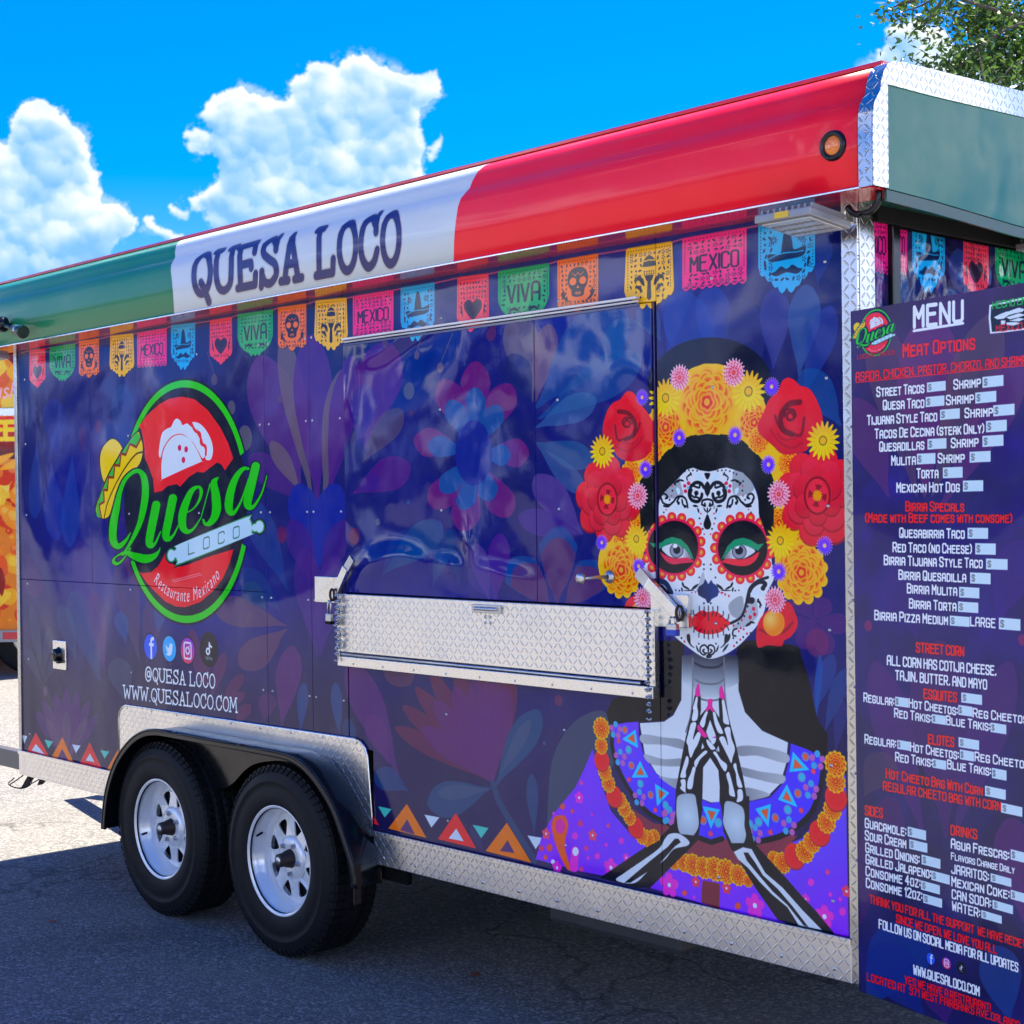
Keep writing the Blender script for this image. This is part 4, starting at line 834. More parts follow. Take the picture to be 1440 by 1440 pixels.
    f([zc(spl([(380, 175), (300, 240), (235, 330), (220, 400), (330, 440), (440, 420), (420, 300)]))], (150, 160, 168), .75); f([zc(spl([(960, 150), (1040, 175), (1120, 250), (1160, 340), (1080, 400), (960, 400), (940, 270)]))], (146, 154, 160), .75)
    f([zc(spl([(1040, 1430), (950, 1460), (900, 1530), (930, 1620), (1010, 1650), (1050, 1560)]))], (158, 168, 174), .9); f([zc(spl([(1060, 1500), (1160, 1440), (1200, 1560), (1190, 1640), (1100, 1720), (1000, 1760), (940, 1740), (1020, 1660)]))], (180, 190, 196), .9)
    f([zc(spl([(640, 1180), (600, 1300), (560, 1400), (600, 1360), (660, 1260)]))], (176, 190, 198), .8)
    # eye rings
    for cx, cy, rx, ry in ((352, 930, 243, 268), (1045, 940, 252, 280)):
        pet = []; pin = []; dot = []
        for k in range(17):
            a = 2 * math.pi * (k + .5) / 17; q = np.array([(cx + rx * 1.13 * math.cos(a), cy + ry * 1.13 * math.sin(a))])
            pet.append(zc(q + _cir * (46, 52))); pin.append(zc(q + _cir * (30, 34))); dot.append(zc(q + _cir * (15, 20)))
        f(pet, (255, 30, 60)); f(pin, (255, 90, 60)); f(dot, (255, 190, 50)); f([zc(np.array([(cx, cy)]) + _cir * (rx * 1.09, ry * 1.09))], (255, 18, 84)); f([zc(np.array([(cx, cy)]) + _cir * (rx, ry))], (90, 8, 40)); f([zc(np.array([(cx, cy)]) + _cir * (rx * .975, ry * .975))], (8, 14, 34))
    GE = (16, 158, 108)
    f([zc(spl([(225, 945), (290, 905), (360, 898), (440, 935), (500, 1000), (532, 1052), (450, 1045), (350, 1040), (280, 1010)], True, 4))], hgrad(zc([(520, 1000)])[0], (120, 124, 130), zc([(430, 1000)])[0], (226, 232, 236)))
    f([zc(np.array([(375, 965)]) + _cir * (70, 76))], (50, 56, 70)); f([zc(np.array([(375, 965)]) + _cir * (62, 68))], (150, 158, 172)); f([zc(np.array([(378, 960)]) + _cir * (36, 40))], (22, 26, 48)); f([zc(np.array([(362, 918)]) + _cir * (22, 24))], (250, 252, 252))
    f([zc([(122, 885), (180, 892), (222, 885), (262, 850), (330, 828), (420, 850), (490, 920), (530, 1000), (556, 1070), (500, 995), (440, 932), (360, 895), (290, 898), (232, 930), (190, 955)])], GE)
    f([zc(spl([(210, 985), (280, 1022), (370, 1046), (480, 1037), (555, 1078), (500, 1090), (430, 1096), (340, 1106), (265, 1070)], True, 4))], (240, 40, 84))
    f([zc(spl([(1172, 970), (1110, 928), (1040, 905), (960, 930), (900, 985), (852, 1050), (950, 1050), (1040, 1050), (1110, 1020)], True, 4))], hgrad(zc([(860, 1020)])[0], (120, 124, 130), zc([(950, 1000)])[0], (226, 232, 236)))
    f([zc(np.array([(1010, 978)]) + _cir * (74, 76))], (50, 56, 70)); f([zc(np.array([(1010, 978)]) + _cir * (66, 68))], (150, 156, 170)); f([zc(np.array([(1008, 965)]) + _cir * (40, 42))], (22, 26, 48)); f([zc(np.array([(988, 925)]) + _cir * (22, 24))], (250, 252, 252))
    f([zc([(1262, 893), (1200, 905), (1130, 860), (1050, 835), (960, 855), (890, 922), (822, 1075), (880, 1000), (950, 935), (1040, 905), (1120, 932), (1200, 968)])], GE)
    f([zc(spl([(1208, 980), (1120, 1032), (1020, 1056), (900, 1046), (828, 1080), (880, 1096), (980, 1120), (1080, 1122), (1150, 1090), (1192, 1040)], True, 4))], (255, 40, 66))
    # nose, mouth
    f([zd([(665, 100), (645, 150), (600, 180), (585, 220), (595, 265), (640, 292), (668, 305), (685, 345), (708, 345), (730, 305), (790, 275), (806, 225), (790, 175), (745, 145), (725, 110), (697, 155)])], hgrad(zd([(600, 200)])[0], (10, 34, 84), zd([(800, 200)])[0], (12, 60, 140)))
    f([zd(spl([(555, 380), (700, 350), (860, 400), (915, 520), (880, 640), (780, 700), (640, 700), (550, 640), (520, 500)]))], (222, 236, 240), .8)
    f([zd(spl([(540, 490), (590, 440), (640, 420), (695, 438), (750, 425), (810, 450), (870, 505), (925, 550), (880, 590), (820, 640), (700, 662), (600, 640), (545, 595), (532, 540)]))], (255, 14, 44))
    tx.stroke([zd(spl(q, False, 4)) for q in ([(605, 380), (610, 440), (640, 470)], [(655, 385), (655, 440), (668, 480)], [(697, 375), (697, 520)], [(742, 385), (744, 440), (732, 480)], [(792, 380), (790, 430), (770, 475)], [(848, 430), (845, 470), (815, 485)], [(905, 460), (895, 510), (870, 520)], [(600, 690), (605, 640), (625, 610)], [(655, 700), (655, 650), (662, 620)], [(697, 710), (697, 630)], [(742, 700), (742, 650), (738, 620)], [(795, 690), (788, 640), (775, 615)], [(852, 670), (845, 620), (820, 600)], [(905, 620), (885, 580), (860, 570)], [(545, 420), (550, 460), (575, 470)], [(550, 640), (556, 600), (580, 590)])], 3.2, (70, 26, 40), .9)
    # scroll on the cheek
    tx.stroke([zd(spl([(1300, 85), (1200, 120), (1120, 190), (1090, 290), (1078, 360), (1050, 450), (1010, 505), (925, 550)], False))], 6.5, (10, 22, 44)); tx.stroke([zd(spl([(1250, 190), (1275, 150), (1220, 130), (1150, 170), (1110, 240), (1100, 330)], False))], 10, (12, 22, 50))
    for x, y, r in ((1250, 195, 26), (1135, 320, 34)): f([zd(np.array([(x, y)]) + _cir * (r * .9, r))], (12, 22, 50))
    f([zd(spl([(1120, 250), (1170, 215), (1225, 225), (1225, 260), (1180, 275), (1140, 262)]))], (222, 240, 250))
    tx.stroke([zd(spl([(140, 140), (200, 120), (270, 150), (320, 240)], False))], 14, (50, 60, 96)); tx.stroke([zd(spl([(180, 170), (230, 180), (300, 260)], False))], 7, (12, 20, 40))
    # line ornaments, mirrored
    mir = lambda q: [(1374 - x, y) for x, y in q]
    for g in (lambda q: q, mir):
        S_ = lambda q: zc(spl(g(q), False, 5))
        tx.stroke([S_([(655, 330), (620, 285), (565, 280), (515, 330), (502, 400), (530, 455), (590, 470), (625, 430), (632, 395)])], 8.5, INK); tx.stroke([S_([(520, 300), (600, 330), (610, 300)]), S_([(560, 430), (520, 400), (530, 350)])], 5, INK)
        f([zc(np.array(g([(575, 385)])) + _cir * (22, 25))], INK); tx.stroke([S_([(575, 385), (570, 420), (600, 435)])], 5, INK)
        tx.stroke([S_([(222, 440), (240, 485), (300, 505), (345, 470), (380, 425), (430, 418), (470, 450), (488, 530)])], 5, INK); tx.stroke([S_([(232, 470), (215, 430), (235, 392), (270, 400), (285, 430), (262, 440)]), S_([(400, 480), (380, 470), (400, 430)]), S_([(245, 515), (290, 520), (330, 480)]), S_([(470, 520), (440, 500), (430, 450)])], 4.5, INK)
        f([zc(np.array(g([(x, y)])) + _cir * (r * .9, r)) for x, y, r in ((395, 490, 14), (460, 520, 16), (272, 430, 10), (305, 452, 10), (333, 360, 10), (325, 264, 10), (392, 195, 10), (422, 180, 9), (460, 163, 9), (500, 153, 9), (540, 155, 9), (582, 160, 9), (608, 640, 10), (640, 747, 10), (652, 1107, 10), (652, 1155, 10), (605, 1238, 9), (246, 580, 9), (405, 1372, 9), (368, 1368, 8))], INK)
        f([zc(np.array(g([(x, y)])) + _cir * (r * .9, r)) for x, y, r in ((496, 285, 20), (458, 312, 18), (465, 365, 20), (330, 312, 9), (325, 412, 9), (270, 552, 8), (620, 592, 9), (620, 694, 9), (655, 800, 9), (530, 1392, 8), (565, 1385, 8))], (224, 34, 84))
        f([zc(np.array(g([(492, 330)])) + _cir * (14, 16))], (120, 190, 230))
        f([zc(spl(g([(565, 195), (600, 180), (640, 220), (655, 275), (600, 255), (570, 230)]), True, 4)), zc(spl(g([(372, 330), (400, 335), (412, 380), (395, 400), (375, 370)]), True, 4)), zc(spl(g([(360, 510), (385, 510), (395, 550), (370, 560), (355, 540)]), True, 4)), zc(spl(g([(510, 575), (560, 555), (600, 600), (590, 640), (540, 600)]), True, 4))], (216, 240, 250))
        f([zc(leaf(g([(x, y)])[0], (a if g is not mir else math.pi - a), L, wd)) for x, y, a, L, wd in ((385, 265, -.5, 80, 26), (355, 290, .9, 50, 20), (425, 255, .3, 60, 20), (500, 205, -.7, 70, 18), (520, 190, 1.2, 46, 16), (480, 240, 1.3, 50, 14), (565, 515, .1, 60, 24), (595, 560, 1.3, 60, 18), (470, 1340, .5, 90, 22), (560, 1335, -.7, 100, 28), (440, 1310, 1.2, 60, 22), (430, 1360, 1.4, 50, 18), (500, 1370, 0, 120, 12))], INK)
        tx.stroke([S_([(630, 500), (640, 460), (687, 446)]), S_([(640, 505), (665, 515), (660, 490)])], 5, INK); f([zc(leaf(g([(662, 555)])[0], 1.0 if g is not mir else 2.14, 60, 16))], INK)
        # chin
        S2 = lambda q: zd(spl(g(q), False, 5))
        tx.stroke([S2([(690, 800), (660, 770), (620, 790), (615, 840), (650, 870), (680, 850)]), S2([(655, 815), (640, 830), (660, 850)])], 4, INK)
        f([zd(spl(g([(478, 670), (505, 660), (515, 700), (520, 760), (560, 800), (520, 780), (485, 730)]), True, 4)), zd(spl(g([(572, 770), (590, 800), (605, 845), (580, 820)]), True, 4))], INK)
        f([zd(np.array(g([(x, y)])) + _cir * (r * .9, r)) for x, y, r in ((600, 757, 9), (652, 348, 10), (425, 700, 10))], INK)
    f([zc(spl([(687, 262), (722, 335), (687, 422), (652, 335)], True, 2)), zc(spl([(687, 248), (662, 210), (660, 182), (710, 182), (712, 210)], True, 3)), zc(spl([(687, 598), (712, 650), (726, 700), (712, 742), (687, 752), (662, 742), (648, 700), (662, 650)], True, 4)), zc(leaf((687, 560), 1.57, 70, 16))], INK)
    f([zd(leaf((697, 810), 1.57, 90, 18)), zd(spl([(675, 880), (697, 862), (730, 878), (720, 900), (680, 900)]))], INK)
    rg = random.Random(4)
    for x, y in ((1095, 380), (1062, 478), (1000, 552), (1050, 690), (985, 745), (1125, 650)): disc(tx, zd([(x, y)])[0], 2.6, INK)
    for x, y in ((1078, 432), (1037, 520), (952, 572), (1088, 655), (1020, 716), (957, 780), (1155, 405), (1120, 490), (1165, 460), (1025, 600), (1005, 630), (1055, 610), (905, 275), (867, 258), (830, 243), (455, 735)): disc(tx, zd([(x, y)])[0], 2.8 if x < 1110 else 5, (226, 34, 80))
    disc(tx, zd([(1130, 435)])[0], 3.5, (120, 190, 230))
    f([zd(leaf((x, y), a, L, wd)) for x, y, a, L, wd in ((1105, 560, -.6, 90, 28), (1140, 540, .3, 60, 22), (1215, 340, 1.0, 90, 22), (1200, 320, 1.9, 50, 18), (1220, 380, 1.6, 40, 18), (900, 700, 1.9, 100, 34), (870, 800, 2.2, 110, 22))], INK); tx.stroke([zd(spl([(985, 605), (950, 620), (945, 670), (975, 680)], False))], 4, INK)
    # flower crown
    def at5(x, y, r): return z5([(x, y)])[0], VR(780 + x / 3.13, 460 + y / 3.13, r / 3.13)
    band = spl([(300, 1120, 150), (300, 1020, 190), (350, 900, 150), (420, 620, 120), (480, 460, 150), (560, 340, 170), (680, 270, 220), (810, 310, 180), (900, 450, 140), (985, 620, 120), (1010, 800, 120), (1050, 960, 170), (1060, 1120, 160)], False, 5)
    polys = [z5(q[:2] + _cir * q[2] / 2) for q in band]
    f([z5([(390, 760), (385, 660), (420, 620), (480, 560), (560, 500), (670, 468), (790, 486), (880, 540), (960, 640), (972, 760), (972, 1000), (1010, 1000), (1060, 600), (960, 420), (700, 200), (440, 400), (330, 640), (330, 1000), (385, 1000)])], (255, 190, 16))
    f(polys[2:-2], (255, 200, 14))
    # keep the hair line of the forehead clean
    f([z5([(390, 940), (386, 800), (386, 680), (420, 630), (480, 560), (540, 505), (600, 478), (670, 466), (760, 474), (830, 500), (890, 552), (950, 630), (975, 700), (974, 900), (940, 930), (900, 800), (896, 720), (880, 690), (830, 640), (760, 618), (680, 630), (620, 616), (540, 640), (480, 700), (460, 780), (455, 850), (420, 900)])], (8, 14, 30))
    for i, (x, y, r) in enumerate(((490, 440, 100), (430, 540, 70), (880, 420, 90), (900, 500, 60), (350, 640, 60), (1030, 600, 60), (990, 860, 70), (380, 880, 60), (1110, 940, 60), (310, 930, 60))): marigold(tx, *at5(x, y, r), seed=i, rings=5)
    marigold(tx, *at5(672, 330, 165), seed=21, rings=7); marigold(tx, *at5(305, 1068, 124), seed=22, rings=6); marigold(tx, *at5(1088, 1080, 140), seed=23, rings=7)
    # forehead again over stray petals
    f([z5([(392, 935), (388, 800), (388, 690), (425, 632), (484, 562), (545, 508), (605, 482), (672, 470), (760, 478), (826, 504), (884, 555), (944, 634), (968, 700), (966, 900), (936, 925), (904, 830), (900, 740), (880, 690), (852, 655), (836, 632), (780, 612), (740, 618), (712, 630), (680, 636), (640, 630), (600, 614), (560, 620), (520, 640), (482, 684), (462, 760), (455, 850), (420, 905)])], (8, 14, 30))
    f([z5([(462, 750), (482, 684), (520, 640), (560, 618), (600, 610)])], (8, 14, 30))
    peony(tx, *at5(244, 758, 178), seed=3); peony(tx, *at5(1158, 742, 205), seed=8)
    for pts, c_, s_, fl in (([(225, 480), (232, 400), (262, 340), (300, 318), (330, 284), (360, 290), (384, 330), (430, 390), (452, 450), (440, 520), (425, 560), (390, 585), (330, 590), (285, 565), (262, 520)], (328, 432), .86, 1), ([(1028, 222), (1060, 235), (1080, 256), (1120, 270), (1150, 310), (1180, 390), (1176, 470), (1130, 520), (1100, 548), (1010, 560), (960, 520), (905, 470), (895, 430), (920, 380), (945, 320), (985, 280), (1002, 240)], (1042, 400), 1.0, -1)):
        f([z5(spl(pts))], hgrad(z5([(c_[0], c_[1] + 160)])[0], (226, 14, 52), z5([(c_[0] + 40, c_[1] - 120)])[0], (255, 16, 48)))
        L = lambda q: z5(np.array(c_) + spl(q, False, 5) * (s_, s_))
        DR = (110, 6, 40)
        tx.stroke([L([(-40 * fl, -70), (10 * fl, -60), (45 * fl, -10), (35 * fl, 50), (-5 * fl, 72)])], 13 * s_, DR, .85); tx.stroke([L([(-58 * fl, 0), (-50 * fl, 60), (-35 * fl, 78), (0, 66)]), L([(70 * fl, -10), (60 * fl, 20), (40 * fl, 55)])], 7 * s_, DR, .7)
        tx.stroke([L([(-14 * fl, -6), (0, -26), (18 * fl, -14), (14 * fl, 6), (-4 * fl, 8), (-20 * fl, -12), (-8 * fl, -36), (22 * fl, -34), (30 * fl, -6)])], 6 * s_, (100, 8, 44), .85)
        tx.stroke([L([(-50 * fl, 110), (0, 132), (55 * fl, 100), (90 * fl, 50)]), L([(-20 * fl, 90), (30 * fl, 96), (60 * fl, 70)])], 5 * s_, (190, 10, 46), .7)
    for i, (x, y, r) in enumerate(((222, 547, 77), (490, 312, 88), (855, 283, 96), (1183, 500, 90), (372, 932, 72), (995, 940, 80))): daisy(tx, *at5(x, y, r), seed=i)
    f([z5(spl([(898, 1300), (960, 1230), (1030, 1210), (1062, 1260), (1072, 1310), (1045, 1360), (1012, 1380), (1000, 1404), (940, 1400), (893, 1406)], True, 4))], (240, 18, 50)); tx.stroke([z5(spl([(905, 1330), (950, 1350), (1010, 1340), (1050, 1300)], False))], 7, (150, 8, 40), .7)
    f([z5(np.array([(967, 1302)]) + _cir * (48, 58))], rgrad(z5([(950, 1285)])[0], 30, (255, 214, 110), (255, 140, 30)))
    f([z5(spl([(322, 1250), (330, 1205), (370, 1180), (440, 1200), (445, 1262), (380, 1262)]))], RED); f([z5(np.array([(392, 1245)]) + _cir * (40, 40))], (255, 170, 60))
    for i, (x, y, r) in enumerate(((552, 222, 62), (790, 200, 67), (378, 742, 63), (988, 735, 66), (400, 1196, 56), (972, 1200, 63))): dahlia(tx, *at5(x, y, r), seed=i)
    for i, (x, y, r) in enumerate(((397, 310, 39), (957, 262, 44), (550, 487, 43), (796, 475, 44), (412, 625, 43), (943, 605, 44), (220, 948, 38), (1190, 962, 46), (382, 1052, 40), (988, 1076, 46))): aster(tx, *at5(x, y, r), seed=i)
    # garland
    def at6(x, y, r): return z6([(x, y)])[0], VR(740 + x / 2.88, 880 + y / 2.88, r / 2.88)
    for L in (((520, 855, 32, 0), (495, 862, 36, 0), (470, 850, 36, 0), (445, 815, 42, 1), (420, 775, 34, 0), (398, 738, 38, 0), (384, 706, 34, 0), (358, 690, 44, 1), (335, 638, 38, 0), (320, 590, 38, 0), (308, 545, 42, 1), (306, 485, 36, 0), (306, 415, 46, 0)),
              ((560, 975, 20, 0), (600, 960, 30, 0), (640, 958, 40, 0), (678, 968, 46, 0), (722, 980, 46, 0), (765, 985, 50, 0), (812, 995, 52, 0), (860, 1010, 44, 0), (900, 1034, 26, 0)),
              ((1005, 945, 34, 0), (1040, 960, 44, 0), (1088, 932, 52, 1), (1130, 915, 46, 0), (1158, 878, 44, 0), (1190, 838, 52, 1), (1218, 795, 46, 0), (1242, 745, 46, 0), (1256, 695, 54, 1), (1255, 630, 48, 0), (1255, 560, 54, 0))):
        for i, (x, y, r, k) in enumerate(L):
            c, R = at6(x, y, r)
            if k: tx.fill([c - (0, R * .1) + _cir * R], (190, 10, 30), .8); tx.fill([c + _cir * R], (255, 40, 48)); tx.fill([c + _cir * R * (.7, .7)], (255, 26, 44))
            else: marigold(tx, c, R, seed=i + x, rings=4)
    # arm over the chain
    f([z6([(560, 865), (600, 822), (640, 900), (520, 1000), (470, 1046), (400, 1040), (300, 1018), (470, 910)])], INK, 0.0)

def fix_arms(tx):
    z6 = Zm(740, 880, 2.88); INK = (12, 18, 36); BN = (228, 238, 242); f = tx.fill
    f([z6([(600, 840), (690, 850), (705, 860), (590, 975), (505, 1060), (440, 1060), (300, 1020), (470, 908), (575, 850)])], INK)
    f([z6([(830, 880), (925, 880), (1050, 1016), (1262, 1262), (1180, 1250), (1020, 1190), (930, 1060), (870, 960)])], INK)
    f([z6(spl([(585, 842), (622, 842), (660, 870), (655, 890), (600, 905), (560, 950), (500, 990), (440, 1042), (366, 1030), (400, 1000), (480, 945), (540, 900), (565, 860)]))], BN)
    f([z6([(618, 862), (604, 862), (575, 895), (500, 955), (400, 1040), (424, 1040), (540, 965), (605, 892), (628, 876)])], INK)
    f([z6([(842, 915), (880, 896), (915, 904), (935, 940), (970, 1000), (1040, 1060), (1120, 1150), (1200, 1232), (1105, 1212), (1060, 1140), (1000, 1090), (950, 1040), (900, 980), (860, 945)])], BN)
    f([z6([(882, 918), (900, 918), (930, 960), (960, 1010), (1020, 1065), (1080, 1135), (1145, 1220), (1125, 1212), (1060, 1130), (1000, 1075), (940, 1005), (895, 950)])], INK)

def paint_wall():
    tx = Tex(TW, TH, NAVY)
    # royal blue turning plum lower down, partly ground reflection put into the colour, with darker clouds
    Y, X = np.mgrid[0:TH, 0:TW]
    z = Y / SC + ZB; t = np.clip((1.28 - z) / .35, 0, 1)[..., None]
    n = fnoise(TH // 4, TW // 4, 2.0, 8, 2); n = np.kron(n, np.ones((4, 4), np.float32)); n = np.pad(n, ((0, TH - n.shape[0]), (0, TW - n.shape[1])), mode='edge'); n = blur(n, 6)
    base = np.array((8, 18, 116), np.float32) * (1 - t) + np.array((34, 27, 84), np.float32) * t
    base = base * (1 + .10 * n[..., None]); tx.a[:] = np.clip(base, 0, 255) / 255
    del X, Y, z, t, n, base
    botanics(tx); triangles(tx)
    logo(tx, M)
    social(tx, M, ((212.2, 909.4), (238.7, 912.2), (264.4, 915), (294.4, 913.5)), VR(212, 909, 17.5))
    ol = [((10, 16, 50), 5, .6)]
    put_text(tx, M, '@QUESA LOCO', (205, 956.2), (302.8, 968.0), 17.5, 19.5, (242, 249, 253), wt=1.25, font=FB, gap=1.0, outline=[((10, 14, 40), 2.2, .7)], space=3.0)
    put_text(tx, M, 'WWW.QUESALOCO.COM', (174.5, 981.2), (334.3, 1001.7), 17.5, 19.5, (242, 249, 253), wt=1.25, font=FB, gap=.9, outline=[((10, 14, 40), 2.2, .7)])
    portrait(tx); fix_arms(tx)
    # festoon line and flags
    FL = (('heart', (42, 492.8), (64.2, 490.6), 54, 54), ('viva', (70.3, 489), (106.2, 483.6), 47, 53), ('skull', (111.5, 480.5), (139.8, 476.6), 52, 54), ('maraca', (155.8, 473), (188, 469.6), 58, 60), ('mexico', (193.5, 468.6), (235, 461.8), 49, 53), ('hat', (241, 458.3), (275, 454.6), 62, 66),
          ('heart', (295.8, 451.4), (326.5, 446.4), 62, 66), ('viva', (334.7, 443), (384.3, 436), 60, 64), ('skull', (391.5, 433.2), (431.3, 427.8), 61, 65), ('maraca', (444.2, 423.6), (488, 419.4), 70, 73), ('mexico', (496.8, 417.4), (554, 408.2), 59, 61), ('hat', (564, 406), (611.7, 398.2), 76, 81),
          ('heart', (643.8, 391.2), (687.5, 385.4), 77, 82), ('viva', (701, 382.5), (773, 371), 75, 80), ('skull', (784.5, 367.4), (842, 357.4), 75, 80), ('maraca', (881, 351.2), (946, 340.6), 86, 92), ('mexico', (960, 336.4), (1050.6, 320.6), 74, 78), ('hat', (1067, 317.4), (1146.8, 305.5), 98, 104))
    line = [(30, 497)] + [q for fl in FL for q in (fl[1], fl[2])] + [(1190, 297)]
    tx.stroke([M(line)], 4.5, (200, 80, 130), .9)
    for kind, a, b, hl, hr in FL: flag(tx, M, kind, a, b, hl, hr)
    return tx

# ---- the menu board print
MB_VP = None
MDIR = np.array([0.975, -0.222, 0]); MDIR /= np.linalg.norm(MDIR)
MORG = un1(1201.5, 900, 1, -0.03); MORG[2] = 0; MNRM = np.array([MDIR[1], -MDIR[0], 0])      # normal towards the viewer (-y side)
MW, MZ0, MZ1 = 0.605, 0.395, 2.110
MSC = 1250.0
def mplane(p):
    p = np.atleast_2d(np.array(p, float)); d = CF[None] + (p[:, :1] - 720) / FPX * CR[None] - (p[:, 1:] - 720) / FPX * CU[None]
    t = ((MORG - CP) @ MNRM) / (d @ MNRM); w_ = CP + t[:, None] * d
    return (w_ - MORG) @ MDIR, w_[:, 2]
def MM(p):
    s, z = mplane(p); return np.stack([s * MSC, (z - MZ0) * MSC], 1)

